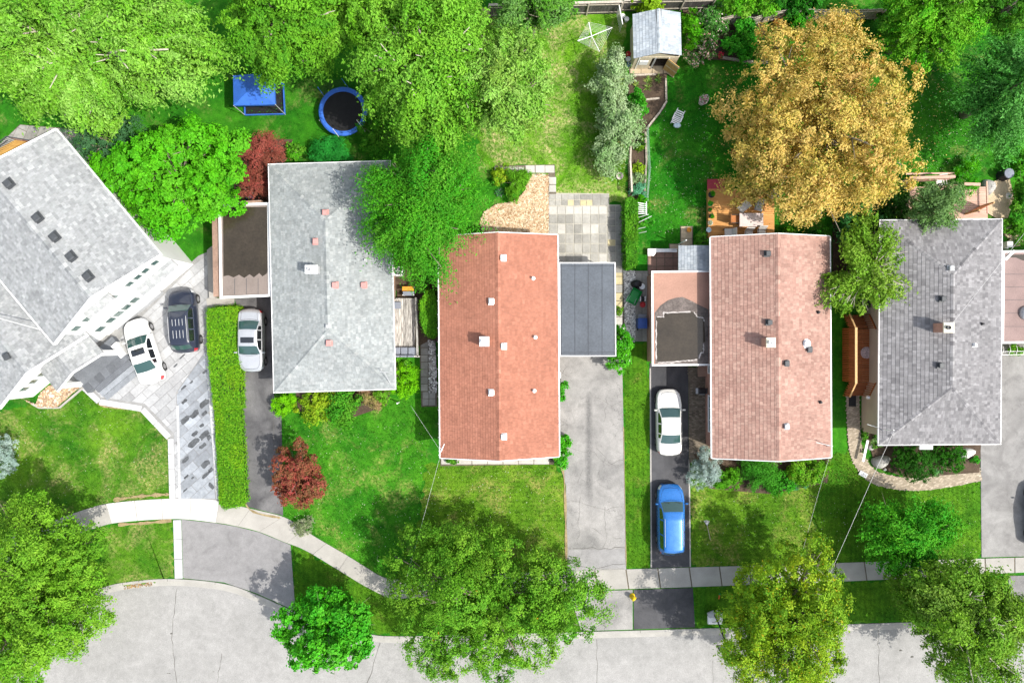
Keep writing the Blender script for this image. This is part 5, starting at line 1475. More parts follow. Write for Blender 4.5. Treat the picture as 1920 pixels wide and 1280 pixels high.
shrub('garden_bush', 'glossy green shrub at the corner of the blue-grey carport', 1162, 652, 24, 40, 1.8, 5200, BRIGHT[:2] + EMER, .15, .65, 20, .36, 179, accent=[(.7, .7, .65)], acc_p=.01)
shrub('garden_bush', 'small green bush against the red house beside the pale driveway', 1053, 738, 11, 24, 1.4, 1300, EMER + BRIGHT[:1], .15, .65, 8, .5, 180)
shrub('garden_bush', 'small green bush at the front corner of the red roof by the driveway', 1052, 842, 20, 26, 1.2, 2400, BRIGHT + EMER[:2], .15, .65, 14, .42, 181)
shrub('garden_bush', 'low green bush peeping out under the front of the red roof', 852, 862, 20, 8, .7, 800, MIDG + BRIGHT[:1], .15, .4, 7, .5, 182)
shrub('garden_bush', 'tiny yellow-green bush beside the blue-grey carport post', 1158, 584, 7, 12, .7, 420, LIME + YELG[:1], .14, .4, 5, .5, 183)
shrub('blue_spruce', 'silvery blue spruce at the corner of the dark driveway', 1321, 880, 29, 38, 1.9, 6500, BLUE, .13, .28, 26, .3, 184)
shrub('garden_bush', 'round green shrub right of the blue spruce', 1363, 898, 24, 26, 1.2, 3400, BRIGHT[:1] + MIDG[1:2] + LIME[:1], .13, .55, 14, .42, 185)
shrub('juniper', 'spreading green juniper in front of the pinkish house', 1425, 888, 44, 36, 1.4, 6200, [(.06, .30, .02), (.10, .37, .03), (.04, .22, .015)], .2, .2, 24, .34, 186, elong=.5)
shrub('garden_bush', 'emerald low shrub right of the juniper', 1464, 905, 20, 22, .9, 1900, EMER, .15, .5, 12, .42, 187)
shrub('garden_bush', 'lime green rounded shrub under the right corner of the pinkish roof', 1517, 884, 36, 28, 1.3, 5000, LIME + BRIGHT[:1] + YELG[:1], .14, .5, 20, .38, 188)
shrub('garden_bush', 'blue-green ground shrub below the lime shrub', 1495, 906, 22, 10, .5, 900, [(.08, .26, .12), (.12, .31, .16)], .13, .4, 8, .45, 189)
shrub('box_ball', 'large clipped dark green box ball before the dark grey house', 1711, 866, 39, 34, 1.9, 7500, [(.025, .13, .008), (.04, .17, .010), (.018, .10, .007)], .10, .6, 40, .34, 190, lo=.1, wob=.02, fill=.92, sprig_r=.2, sprigs=20)
shrub('box_ball', 'medium clipped dark green box bush beside the white boulder', 1778, 858, 30, 24, 1.4, 4800, [(.03, .17, .008), (.05, .21, .010), (.02, .12, .007)], .10, .6, 30, .36, 191, lo=.1, wob=.04, fill=.92, sprig_r=.2, sprigs=20)
shrub('garden_bush', 'small round green plant near the white boulder', 1828, 862, 9, 7, .5, 420, EMER[:2], .1, .6, 5, .5, 192)
shrub('garden_bush', 'pale green edging plant below the large box ball', 1756, 886, 14, 8, .4, 420, [(.10, .30, .12), (.16, .36, .10)], .13, .4, 5, .5, 193)
shrub('garden_bush', 'ivy-like ground cover along the beige wall', 1620, 818, 6, 30, .4, 700, MIDG + EMER[:1], .11, .6, 8, .6, 194)
shrub('garden_bush', 'low leafy plants beside the tall boulder under the roof edge', 1645, 828, 12, 12, .5, 600, MIDG + SAGE[:1], .12, .6, 6, .5, 195)
shrub('garden_bush', 'dense blue-green bush behind the pinkish house roof corner', 1610, 402, 46, 40, 2.2, 7500, [(.03, .19, .03), (.06, .25, .06), (.02, .13, .015), (.11, .30, .12)], .17, .6, 28, .32, 196)
shrub('garden_bush', 'dark bush between the golden tree and pink deck', 1672, 385, 28, 42, 2.0, 5200, DEEP + MIDG[:1] + SAGE[2:3], .16, .6, 20, .36, 197)
shrub('garden_bush', 'bright leafy clump in front of the pink back deck', 1812, 325, 24, 28, 1.3, 2600, BRIGHT + EMER[:1], .16, .35, 14, .4, 198)
shrub('garden_bush', 'tall green hedge plants at the far right edge behind the deck', 1912, 370, 18, 80, 1.8, 4600, MIDG + EMER[:1] + DEEP[:1], .17, .55, 20, .4, 199)
shrub('garden_bush', 'bushes beside the stepping stones right of the dark grey roof', 1900, 425, 22, 22, .9, 1700, BRIGHT[:1] + MIDG, .15, .5, 10, .42, 200)
shrub('garden_bush', 'mixed shrub at the back right corner of the pinkish house', 1480, 436, 20, 12, .9, 1300, LIME[:2] + EMER[:1], .15, .5, 8, .45, 201)
shrub('garden_bush', 'dark shrub tucked under the tree beside the orange deck stairs', 1600, 560, 26, 26, 1.4, 2800, DEEP + MIDG[:1], .17, .55, 14, .4, 202)
shrub('garden_bush', 'bush with drooping leaves in front of the pinkish house back corner', 1514, 440, 22, 10, 1.0, 1200, DEEP + EMER[:1], .15, .5, 8, .45, 203)
shrub('blue_spruce', 'silvery blue spruce cut off by the left edge', 2, 848, 30, 46, 2.6, 6500, BLUE + [(.22, .34, .27)], .15, .3, 28, .3, 204)
shrub('garden_bush', 'rounded grassy bush on the mulch bed behind the red roof', 968, 345, 22, 32, 1.2, 2600, [(.10, .30, .012), (.14, .36, .02)], .2, .2, 12, .42, 205, elong=.2)
shrub('garden_bush', 'yellow-green bush at the left of the mulch bed', 940, 330, 18, 18, .9, 1400, YELG + LIME[:1], .15, .4, 8, .45, 206)
shrub('garden_bush', 'bright bush above the white chair in the far right garden corner', 1905, 310, 16, 22, 1.1, 1500, BRIGHT + EMER[:1], .16, .5, 10, .42, 207)
shrub('garden_bush', 'plants along the base of the brown trampoline side fence', 700, 250, 30, 40, 1.4, 2600, MIDG + EMER[:1], .18, .5, 14, .4, 208)
# vegetable bed plants
for i, (u, v, rr, pal, lab) in enumerate([(1197, 315, 11, YELG + LIME[:1], 'yellow-green vegetable plants at the top of the narrow bed'), (1198, 336, 12, SAGE, 'pale green leafy vegetables in the narrow bed'), (1199, 358, 12, [(.08, .30, .17), (.12, .36, .20)], 'blue-green cabbages in the narrow bed'),
                                          (1205, 380, 12, BRIGHT, 'bright green vegetables above the white trellis'), (1207, 412, 12, EMER, 'green climbing beans below the white trellis'), (1202, 268, 9, DEEP + YELG[:1], 'dark leafy plants beside the wooden edging bend')]):
    shrub('vegetable_plants', lab, u, v, rr, 13, .7, 800, pal, .15, .5, 8, .5, 220 + i, cat='plants')
for i, (u, v, lab) in enumerate([(1216, 152, 'thin bean plant at the left of the soil bed'), (1234, 150, 'leafy seedling at the right of the soil bed'), (1213, 166, 'yellowing seedling in the middle of the soil bed'), (1192, 162, 'yellow seedling at the left end of the soil bed')]):
    tuft('seedling', lab, u, v, .45, .5, 34, [(.20, .33, .08), (.35, .40, .10), (.12, .28, .06)], 240 + i, 'plant', .07)
tuft('grass_clump', 'arching ornamental grass clump on the mulch bed', 976, 338, .75, .7, 420, [(.08, .30, .012), (.12, .36, .02)], 250, 'plant', .035)
tuft('flower_clump', 'small lilac flowering plant at the mulch bed edge', 937, 362, .42, .4, 160, [(.05, .22, .06), (.08, .26, .09)], 251, 'plant', .06, [(.45, .32, .50)], .2)

# ---- grass blades standing in the lawns
def grass(name, px, mat, dens, seed, zb=.0):
    r = np.random.default_rng(seed)
    poly = PP(px)
    xs = [p.x for p in poly]; ys = [p.y for p in poly]
    n = int((max(xs) - min(xs)) * (max(ys) - min(ys)) * dens)
    X = r.uniform(min(xs), max(xs), n); Y = r.uniform(min(ys), max(ys), n)
    m = inside(X, Y, poly)
    for h in HARD:
        hx = [p[0] for p in h]; hy = [p[1] for p in h]
        if max(hx) < min(xs) or min(hx) > max(xs) or max(hy) < min(ys) or min(hy) > max(ys): continue
        m &= ~inside(X, Y, h)
    X, Y = X[m], Y[m]; n = len(X)
    th = r.uniform(0, 6.28, n); el = r.uniform(.35, 1.3, n)
    D = np.stack([np.cos(th) * np.cos(el), np.sin(th) * np.cos(el), np.sin(el)], 1)
    L = r.uniform(.07, .15, n)
    C = np.stack([X, Y, np.full(n, zb)], 1) + D * (L * .45)[:, None]
    N = nrm(np.cross(D, np.cross([0, 0, 1.], D)) + r.normal(size=(n, 3)) * .25)
    V, F, _ = leaf_quads(r, C, N, L, .34, np.zeros((n, 3)), T=D)
    return np_mesh(name, V, F, None, mat, None, kind='stuff')
for i, (px, mt, dn) in enumerate([
    ([(0, 770), (60, 757), (160, 727), (187, 757), (268, 770), (318, 822), (321, 930), (220, 945), (0, 1000)], 'lawn_left', 70), ([(183, 992), (322, 978), (326, 1082), (190, 1098), (150, 1100)], 'lawn_left', 60),
    ([(528, 745), (822, 745), (800, 860), (770, 1080), (745, 1084), (690, 1063), (600, 1010), (532, 966)], 'lawn_green', 70), ([(800, 872), (1040, 872), (1058, 900), (1061, 1068), (772, 1080)], 'lawn_olive', 70),
    ([(546, 1022), (740, 1124), (1066, 1112), (1088, 1180), (770, 1188), (690, 1184), (553, 1140)], 'lawn_strip', 60), ([(1170, 690), (1216, 690), (1219, 1063), (1175, 1065)], 'lawn_strip', 80),
    ([(1295, 900), (1560, 850), (1640, 905), (1561, 1056), (1296, 1060)], 'lawn_olive', 70), ([(1564, 840), (1600, 850), (1650, 914), (1838, 902), (1838, 1044), (1562, 1055)], 'lawn_strip', 70),
    ([(1301, 1103), (1870, 1082), (1880, 1156), (1305, 1174)], 'lawn_strip', 60), ([(900, 60), (1140, 60), (1170, 360), (1045, 360), (1040, 305), (900, 305)], 'lawn_yard', 80),
    ([(1215, 140), (1390, 110), (1350, 330), (1325, 440), (1230, 500), (1205, 500), (1220, 290), (1255, 200)], 'lawn_deep', 70), ([(1720, 100), (1840, 60), (1900, 330), (1700, 330)], 'lawn_deep', 50), ([(400, 130), (720, 130), (720, 300), (440, 280)], 'lawn', 40)]):
    grass('grass', px, M[mt], dn, 300 + i, .02)

r_c = np.random.default_rng(77)
def specks(name, px, n, size, pal, seed, z=.06):
    r = np.random.default_rng(seed); poly = PP(px); xs = [p.x for p in poly]; ys = [p.y for p in poly]
    X = r.uniform(min(xs), max(xs), n); Y = r.uniform(min(ys), max(ys), n); m = inside(X, Y, poly)
    for h in HARD: m &= ~inside(X, Y, h)
    X, Y = X[m], Y[m]; n = len(X)
    C = np.stack([X, Y, np.full(n, z) + r.uniform(0, .03, n)], 1); N = nrm(np.tile([0, 0, 1.], (n, 1)) + r.normal(size=(n, 3)) * .4)
    V, F, Cc = leaf_quads(r, C, N, size * r.uniform(.5, 1.5, n), .7, pal_mix(r, pal, n))
    return np_mesh(name, V, F, Cc, M['chips'], None, kind='stuff')
CLOV = [(.45, .50, .38), (.55, .55, .42), (.30, .36, .14)]
for i, px in enumerate([[(528, 790), (800, 790), (790, 1000), (700, 1060), (600, 1000), (540, 960)], [(800, 875), (1050, 875), (1060, 1065), (780, 1075)], [(1210, 210), (1340, 200), (1330, 440), (1220, 440)], [(0, 780), (160, 740), (310, 830), (315, 920), (0, 960)], [(1300, 930), (1830, 920), (1830, 1040), (1300, 1055)], [(1720, 120), (1820, 120), (1820, 320), (1720, 320)]]):
    specks('clover_flowers', px, 420, .05, CLOV, 500 + i)
specks('fallen_leaves', [(1335, 300), (1335, 130), (1400, 120), (1400, 440), (1330, 440)], 260, .10, GOLD, 520)
specks('fallen_leaves', [(1680, 100), (1780, 100), (1780, 380), (1680, 400)], 200, .10, GOLD, 521)
gut = offset_line(kx, .22); gut2 = offset_line(kx, .52)
def litter(u0, u1, n, seed):
    r = np.random.default_rng(seed); a = [p for p in gut if u0 < p.x * FPX / CAM_H + 960 < u1]; b = [p for p in gut2 if u0 < p.x * FPX / CAM_H + 960 < u1]
    chips('leaf_litter', a + b[::-1], n, .09, [(.30, .17, .06), (.22, .13, .06), (.38, .26, .12), (.15, .11, .07)], -.088, None, seed, .5, .02)
litter(225, 285, 90, 1); litter(1315, 1372, 70, 3)
# ------------------------------------------------------------------ cars
def lerp_pts(pts, x):
    xs = [p[0] for p in pts]; ys = [p[1] for p in pts]
    return float(np.interp(x, xs, ys))
def smooth_pts(pts, x, e=.018):
    return (lerp_pts(pts, x - e) + 2 * lerp_pts(pts, x) + lerp_pts(pts, x + e)) / 4

CAR = {
 'sedan': dict(top=[(0, .52), (.015, .62), (.05, .72), (.12, .80), (.27, .92), (.415, 1.36), (.50, 1.43), (.66, 1.40), (.82, 1.05), (.95, 1.02), (.985, .95), (1, .72)], belt=.93, ws=(.275, .41), rw=(.675, .815), sw=[(.34, .50), (.52, .66), (.675, .74)], rails=False),
 'suv': dict(top=[(0, .62), (.015, .78), (.05, .92), (.12, 1.0), (.25, 1.10), (.36, 1.56), (.46, 1.66), (.86, 1.62), (.955, 1.15), (.985, 1.02), (1, .75)], belt=1.12, ws=(.255, .355), rw=(.885, .945), sw=[(.31, .46), (.48, .64), (.66, .84)], rails=True),
 'van': dict(top=[(0, .60), (.015, .74), (.05, .86), (.10, .94), (.215, 1.08), (.355, 1.60), (.46, 1.72), (.92, 1.66), (.978, 1.15), (.99, 1.0), (1, .75)], belt=1.08, ws=(.225, .35), rw=(.935, .972), sw=[(.30, .46), (.48, .68), (.70, .90)], rails=True)}

def car(name, label, cat, u, v, heading, L, W, kind, body, glass, sunroof=None, ribs=0, group=None, side_glass=None):
    """heading: degrees the nose is turned from the top of the photo, clockwise"""
    k = CAR[kind]
    root = thing(name, label, cat, P(u, v), -R(heading), group)
    root.location.z = .05
    side_glass = side_glass or M['dark_glass']
    wp = [(0, .60), (.012, .74), (.04, .88), (.10, .965), (.2, 1.0), (.8, 1.0), (.93, .965), (.975, .90), (.992, .80), (1, .66)]
    fs = sorted(set([0, .006, .015, .03, .05, .075, .10, .13, .17, .21] + list(np.linspace(.24, .98, 38)) + [.985, .992, 1.0] + list(k['ws']) + list(k['rw']) + [x for q in k['sw'] for x in q] + ([sunroof[0], sunroof[1]] if sunroof else [])))
    belt = k['belt']; roof = max(p[1] for p in k['top'])
    rows = []
    for f in fs:
        w = W / 2 * smooth_pts(wp, f, .006); zt = smooth_pts(k['top'], f); zb = min(belt, zt - .015) - .02
        gh = min(1, max(0, (zt - zb) / (roof - belt)))
        rr = w * (.90 - .17 * gh); g = w * .93
        half = [(.90 * w, .20), (.985 * w, .34), (w, .55 * zb + .05), (.99 * w, zb - .12), (.955 * w, zb - .01), (g * .985, zb + .015), (rr + (g - rr) * .08, zb + (zt - zb) * .86), (rr * .93, zb + (zt - zb) * .965), (rr * .72, zt + .002), (rr * .42, zt + .012), (0, zt + .018)]
        rows.append([(x, z) for x, z in half] + [(-x, z) for x, z in half[-2::-1]])
    nj = len(rows[0])
    parts = {}
    for i in range(len(fs) - 1):
        fm = (fs[i] + fs[i + 1]) / 2
        for j in range(nj - 1):
            side = 0 if j < nj // 2 else 1
            jj = j if j < nj // 2 else nj - 2 - j
            key = ('body', 0)
            if k['ws'][0] < fm < k['ws'][1] and jj >= 7: key = ('windshield', 0)
            elif k['rw'][0] < fm < k['rw'][1] and jj >= 7: key = ('rear_window', 0)
            elif jj == 5:
                for q, (a, b) in enumerate(k['sw']):
                    if a < fm < b: key = ('side_window', q * 2 + side)
            elif fm < .055 and 2 <= jj <= 4 and fm > .004: key = ('headlight', side)
            elif fm > .965 and 2 <= jj <= 4: key = ('taillight', side)
            elif sunroof and sunroof[0] < fm < sunroof[1] and jj >= 8: key = ('sunroof', 0)
            mb = parts.setdefault(key, MB())
            y0, y1 = L / 2 - fs[i] * L, L / 2 - fs[i + 1] * L
            a, b, c, d = rows[i][j], rows[i][j + 1], rows[i + 1][j + 1], rows[i + 1][j]
            bow = lambda x, f: .17 * (2 * x / W) ** 2 * (2 * f - 1)
            mb.add([(a[0], y0 + bow(a[0], fs[i]), a[1]), (b[0], y0 + bow(b[0], fs[i]), b[1]), (c[0], y1 + bow(c[0], fs[i + 1]), c[1]), (d[0], y1 + bow(d[0], fs[i + 1]), d[1])], [(0, 1, 2, 3)])
    for key, end in ((('body', 0), 0), (('body', 0), len(fs) - 1)):
        y = L / 2 - fs[end] * L
        parts[key].add([(x, y + .17 * (2 * x / W) ** 2 * (2 * fs[end] - 1), z) for x, z in rows[end]], [tuple(range(nj)) if end else tuple(range(nj - 1, -1, -1))])
    mats = {'body': body, 'windshield': glass, 'rear_window': glass, 'side_window': side_glass, 'headlight': M['headlight'], 'taillight': M['taillight'], 'sunroof': M['dark_glass']}
    bobj = None
    for key in sorted(parts, key=lambda q: q[0] != 'body'):
        mb = parts[key]
        # weld
        idx = {}; nv = []; nf = []
        for f in mb.f:
            g_ = []
            for q in f:
                pt = tuple(round(c, 4) for c in mb.v[q])
                if pt not in idx: idx[pt] = len(nv); nv.append(pt)
                if not g_ or g_[-1] != idx[pt]: g_.append(idx[pt])
            if len(set(g_)) >= 3: nf.append(tuple(dict.fromkeys(g_)))
        mb.v, mb.f = nv, nf
        o = mb.build(key[0], mats[key[0]], root, smooth=True, local=True)
        if key[0] == 'body': bobj = o
    for fx in (.17, .80):
        for sx in (-1, 1):
            y = L / 2 - fx * L; x = sx * (W / 2 - .10); rad = .33
            ty = MB(); prof = [(rad * .6, -.1), (rad * .95, -.11), (rad, -.07), (rad, .07), (rad * .95, .11), (rad * .6, .1)]
            vs, ff = [], []; nn = 18
            for rr_, ax in prof:
                for t in range(nn): vs.append((x + ax, y + rr_ * math.cos(6.2832 * t / nn), rad - .05 + rr_ * math.sin(6.2832 * t / nn)))
            for i in range(len(prof) - 1):
                for t in range(nn): ff.append((i * nn + t, i * nn + (t + 1) % nn, (i + 1) * nn + (t + 1) % nn, (i + 1) * nn + t))
            ff += [tuple(range(nn)), tuple((len(prof) - 1) * nn + t for t in range(nn))]
            wh = ty.add(vs, ff).build('wheel', M['tyre'], root, local=True)
            rm = MB()
            for t in range(10):
                a = 6.2832 * t / 10
                rm.add([(x + sx * .105, y + q * math.cos(a + da), rad - .05 + q * math.sin(a + da)) for q, da in ((.03, -.6), (rad * .62, -.16), (rad * .62, .16), (.03, .6))], [(0, 1, 2, 3)])
            rm.build('rim', M['alloy'], wh, local=True)
    ym = L / 2 - (k['ws'][0] + .035) * L
    for sx in (-1, 1):
        MB().box((sx * (W / 2 + .10), ym, belt + .03), (.20, .10, .14), 0, .04).build('wing_mirror', body, root, local=True)
    if k['rails']:
        for sx in (-1, 1):
            MB().tube([(sx * W * .33, L * .06, roof + .03), (sx * W * .335, L * .04, roof + .065), (sx * W * .335, -L * .30, roof + .045), (sx * W * .33, -L * .33, roof)], .018, 6).build('roof_rail', M['grey_metal'], root, local=True)
    for i in range(ribs):
        x = (-.5 + (i + .5) / ribs) * W * .5
        for y0, y1 in ((L * .02, -L * .08), (-L * .15, -L * .27)):
            z0 = smooth_pts(k['top'], .5 - y0 / L) + .022; z1 = smooth_pts(k['top'], .5 - y1 / L) + .022
            MB().bar((x, y0, z0), (x, y1, z1), .03, .014).build('roof_rib', M['grey_metal'], root, local=True)
    MB().box((0, L / 2 - .012, .50), (W * .42, .05, .16), 0, .02).build('grille', M['black_plastic'], root, local=True)
    wz = smooth_pts(k['top'], k['ws'][0] + .01) + .045
    wi = MB()
    for sx in (-.30, .12): wi.bar((sx * W, L / 2 - (k['ws'][0] + .004) * L, wz - .01), (sx * W + .42, L / 2 - (k['ws'][0] + .022) * L, wz + .045), .018, .015)
    for q, mb in enumerate([wi]): mb.build('wipers', M['black_plastic'], root, local=True, kind='stuff')
    def top_at(f, lat):             # height of the skin at a place along and across the car
        i = min(range(len(fs)), key=lambda q: abs(fs[q] - f)); h = sorted((abs(x), z) for x, z in rows[i][4:nj - 4])
        return float(np.interp(abs(lat), [q[0] for q in h], [q[1] for q in h]))
    def gap(nm, pts):
        line = []
        for (f0, l0), (f1, l1) in zip(pts[:-1], pts[1:]):
            for t in np.linspace(0, 1, 9): f, l = f0 + (f1 - f0) * t, l0 + (l1 - l0) * t; line.append((l * W / 2, L / 2 - f * L + .17 * l * l * (2 * f - 1), top_at(f, l * W / 2) + .004))
        MB().tube(line, .009, 4).build(nm, M['black_plastic'], root, local=True)
    c0 = k['ws'][0]
    for sx in (-1, 1): gap('bonnet_gap', [(.055, sx * .55), (.12, sx * .74), (c0 - .02, sx * .80)])
    gap('bonnet_gap', [(.05, -.55), (.045, 0), (.05, .55)])
    gap('cowl', [(c0 - .008, -.74), (c0 - .018, 0), (c0 - .008, .74)])
    if kind == 'sedan':
        b0 = k['rw'][1] + .012
        gap('boot_gap', [(b0, -.66), (b0 + .008, 0), (b0, .66)])
        for sx in (-1, 1): gap('boot_gap', [(b0, sx * .66), (.955, sx * .62)])
    plate = MB().box((0, -L / 2 - .002, .62), (.5, .03, .13)).build('number_plate', M['white'], root, local=True)
    return root

M['white_paint'] = paint('white_car_paint', (.74, .74, .72), .3)
M['pearl_paint'] = paint('pearl_car_paint', (.66, .655, .62), .3)
M['silver_paint'] = paint('silver_car_paint', (.56, .58, .60), .3, .55)
M['navy_paint'] = paint('dark_navy_car_paint', (.020, .026, .045), .18)
M['blue_paint'] = paint('blue_car_paint', (.02, .15, .46), .22, .25)
M['black_paint'] = paint('black_car_paint', (.012, .012, .013), .2)
car('suv', 'dark navy SUV with roof rails on the slab driveway', 'car', 354, 602, -4, 4.6, 1.88, 'suv', M['navy_paint'], M['car_glass'], ribs=4)
car('sedan', 'white sedan with black sunroof parked askew on the slab driveway', 'car', 279, 658, -18, 4.75, 1.82, 'sedan', M['white_paint'], M['car_glass'], (.46, .56))
car('sedan', 'silver car with dark sunroof under the brown carport edge', 'car', 478, 638, 180, 4.5, 1.8, 'sedan', M['silver_paint'], M['car_glass'], (.46, .55))
car('sedan', 'cream-white sedan without sunroof on the dark driveway', 'car', 1250, 789, -.5, 4.7, 1.8, 'sedan', M['pearl_paint'], M['car_glass'])
car('minivan', 'bright blue minivan at the street end of the dark driveway', 'car', 1253, 968, -.8, 5.0, 1.9, 'van', M['blue_paint'], M['car_glass'])
car('sedan', 'black car cut off by the right edge of the picture', 'car', 1942, 962, 0, 4.6, 1.8, 'sedan', M['black_paint'], M['car_glass'])

# ------------------------------------------------------------------ back garden things
M['tarp_blue'] = surf('blue_canopy_cloth', (.035, .13, .50), .12, 1.5, 14, .6, .15)
M['net'] = surf('black_netting', (.012, .012, .013), .2, 3, 14, .8, .1)
gz = thing('gazebo', 'blue pop-up canopy tent on the lawn beside the trampoline', 'gazebo', P(500, 202))
zt, zp = 2.1, 2.75
c4 = PP([(437, 142), (513, 136), (516, 196), (438, 198)], zt)
pk = P(476, 160, zp)
cn = MB()
for i in range(4):
    a, b = c4[i], c4[(i + 1) % 4]
    m_ = (a + b) / 2
    cn.add([a, b, pk], [(0, 1, 2)])
cn.build('canopy', M['tarp_blue'], gz)
for i in range(4):
    a, b = c4[i], c4[(i + 1) % 4]
    MB().add([a, b, b - Vector((0, 0, .22)), a - Vector((0, 0, .22))], [(0, 1, 2, 3)]).build('valance', M['tarp_blue'], gz)
    MB().tube([(a.x, a.y, 0), (a.x, a.y, zt)], .03, 6).build('leg', M['grey_metal'], gz)
    MB().bar((a.x, a.y, .10), (b.x, b.y, .10), .06, .2).build('ground_skirt', M['tarp_blue'], gz)
MB().prism([Vector(p[:2]) for p in c4], 0, .02).build('interior_shade', M['net'], gz)  # black sheet: the shaded interior under the canopy is put into its colour
MB().box((c4[2].x - .9, c4[2].y + .7, .35), (1.2, .6, .06)).build('inner_table', M['black_plastic'], gz)

tp = thing('trampoline', 'round black trampoline with blue pad and net poles', 'trampoline', P(652, 218))
tc = P(643, 209, .85); TR = 1.72
MB().lathe((tc.x, tc.y, .83), [(TR - .30, 0), (TR - .30, .012)], 40).build('mat', M['net'], tp)
nn = 40; ring = MB()
for i in range(nn):
    t0, t1 = 2 * math.pi * i / nn, 2 * math.pi * (i + 1) / nn
    v_ = []
    for t in (t0, t1):
        for rr, z in ((TR - .32, .86), (TR - .16, .90), (TR, .87), (TR + .01, .78)): v_.append((tc.x + rr * math.cos(t), tc.y + rr * math.sin(t), z))
    ring.add(v_, [(0, 1, 5, 4), (1, 2, 6, 5), (2, 3, 7, 6)])
ring.build('pad', M['tarp_blue'], tp, smooth=True)
for i in range(6):
    t = R(20 + 60 * i); x, y = tc.x + (TR + .08) * math.cos(t), tc.y + (TR + .08) * math.sin(t)
    MB().tube([(x, y, 0), (x, y, .8)], .025, 6).build('leg', M['grey_metal'], tp)
    if i in (1, 2, 4, 5): MB().tube([(x, y, .8), (x - .05 * math.cos(t), y - .05 * math.sin(t), 2.4)], .022, 6).build('net_pole', M['tarp_blue'] if i in (1, 2) else M['white'], tp)
net = MB()
t0, t1 = R(80), R(140)
for i in range(13):
    t = t0 + (t1 - t0) * i / 12
    x, y = tc.x + (TR + .05) * math.cos(t), tc.y + (TR + .05) * math.sin(t)
    net.tube([(x, y, .85), (x, y, 2.2)], .006, 4)
for z in np.linspace(.95, 2.2, 10):
    net.tube([(tc.x + (TR + .05) * math.cos(t0 + (t1 - t0) * i / 8), tc.y + (TR + .05) * math.sin(t0 + (t1 - t0) * i / 8), z - .25 * math.sin(math.pi * i / 8) * (z - .85)) for i in range(9)], .006, 4)
net.build('safety_net', M['net'], tp, kind='stuff')

# shed
sd = thing('garden_shed', 'cream wooden garden shed with grey shingle roof and open door', 'shed', P(1232, 80))
M['cream_wood'] = wood_mat('cream_boards', (.62, .54, .40), (.50, .43, .31), .8, .05)
M['door_wood'] = wood_mat('varnished_door', (.52, .33, .13), (.40, .24, .08), .6, .05)
ze, zr_ = 2.1, 2.75
sc = PP([(1187, 27), (1275, 24), (1277, 104), (1189, 110)], ze)
rt = (sc[0] + sc[1]) / 2; rb_ = (sc[2] + sc[3]) / 2; rt.z = rb_.z = zr_
sls = [[sc[0], sc[3], rb_, rt], [sc[2], sc[1], rt, rb_]]
rf = deck_mesh(sls, .06).build('roof', DECKM, sd); out = []
for q in sls: shingle_slope(out, q, .22, .22, [(.36, .40, .44), (.30, .34, .38), (.42, .46, .49)], np.random.default_rng(8))
shingles_build(out, rf); caps_build([(rt, rb_)], [(.34, .38, .41), (.42, .46, .49)], rf, np.random.default_rng(9), .26, .18)
x0, x1 = sc[3].x + .12, sc[2].x - .12; yb = sc[3].y + .12; yt = sc[0].y - .15
dl, dr = P(1226, 115, 1.0).x, P(1248, 115, 1.0).x
MB().box(((x0 + x1) / 2, yt, ze / 2), (x1 - x0, .06, ze)).build('back_wall', M['cream_wood'], sd)
for x in (x0, x1): MB().box((x, (yb + yt) / 2, ze / 2), (.06, yt - yb - .06, ze)).build('side_wall', M['cream_wood'], sd)
nb = 10
for i in range(nb):
    a = x0 + (x1 - x0) * i / nb; b = x0 + (x1 - x0) * (i + 1) / nb
    if b > dl and a < dr:
        MB().box(((a + b) / 2, yb, 2.0), (b - a - .006, .05, .25)).build('front_board', M['cream_wood'], sd)
    else: MB().box(((a + b) / 2, yb, ze / 2), (b - a - .006, .05, ze)).build('front_board', M['cream_wood'], sd)
MB().quad((x0, yb, ze), (x1, yb, ze), ((x0 + x1) / 2, yb, zr_ - .12)).build('gable_wall', M['cream_wood'], sd)
MB().box(((dl + dr) / 2, (yb + yt) / 2, .04), (x1 - x0 - .1, yt - yb - .1, .05)).build('floor', M['soil'], sd)
dm = MB(); wdt = .95; da = R(-38)
dc = (dr + wdt / 2 * math.cos(da), yb - .05 + wdt / 2 * math.sin(da) * 1)
dd = MB().box((dc[0], dc[1], .95), (wdt, .05, 1.85), da).build('door', M['door_wood'], sd)
for zz in (.15, .95, 1.75): MB().box((dc[0] - .03 * math.sin(da), dc[1] - .035, zz), (wdt, .03, .10), da).build('door_batten', M['cream_wood'], dd)
MB().box((x0 + .7, yb - .05, 1.2), (.6, .05, .6)).build('shutter', M['white'], sd)
for xx in (x0 + .3, x0 + 1.4, dl - .05, dr + .05): MB().box((xx, yb - .04, 1.0), (.07, .04, 2.0)).build('trim', M['white'], sd)
MB().box((x0 + 1.9, yt - .5, .5), (.5, .5, 1.0)).build('stored_box', M['grey_metal'], sd)

# rotary clothes airer
ca = thing('clothes_airer', 'white rotary clothes airer standing on the dry back lawn', 'clothes airer', P(1108, 68))
hp = P(1110, 65, 1.9); bp_ = Vector((hp.x, hp.y, 0))
MB().tube([(hp.x, hp.y, 0), (hp.x, hp.y, 1.75)], .03, 6).build('pole', M['white'], ca)
tips = [P(1104, 42, 2.0), P(1148, 52, 2.0), P(1124, 97, 2.0), P(1083, 77, 2.0)]
for t in tips: MB().tube([(hp.x, hp.y, 1.65), t], .028, 6).build('arm', M['white'], ca)
ln = MB()
for k in np.linspace(.4, 1.0, 7):
    ring_ = [Vector((hp.x, hp.y, 1.65)) + (t - Vector((hp.x, hp.y, 1.65))) * k for t in tips]
    for i in range(4): ln.tube([ring_[i], ring_[(i + 1) % 4]], .005, 4)
ln.build('lines', M['white'], ca, kind='stuff')

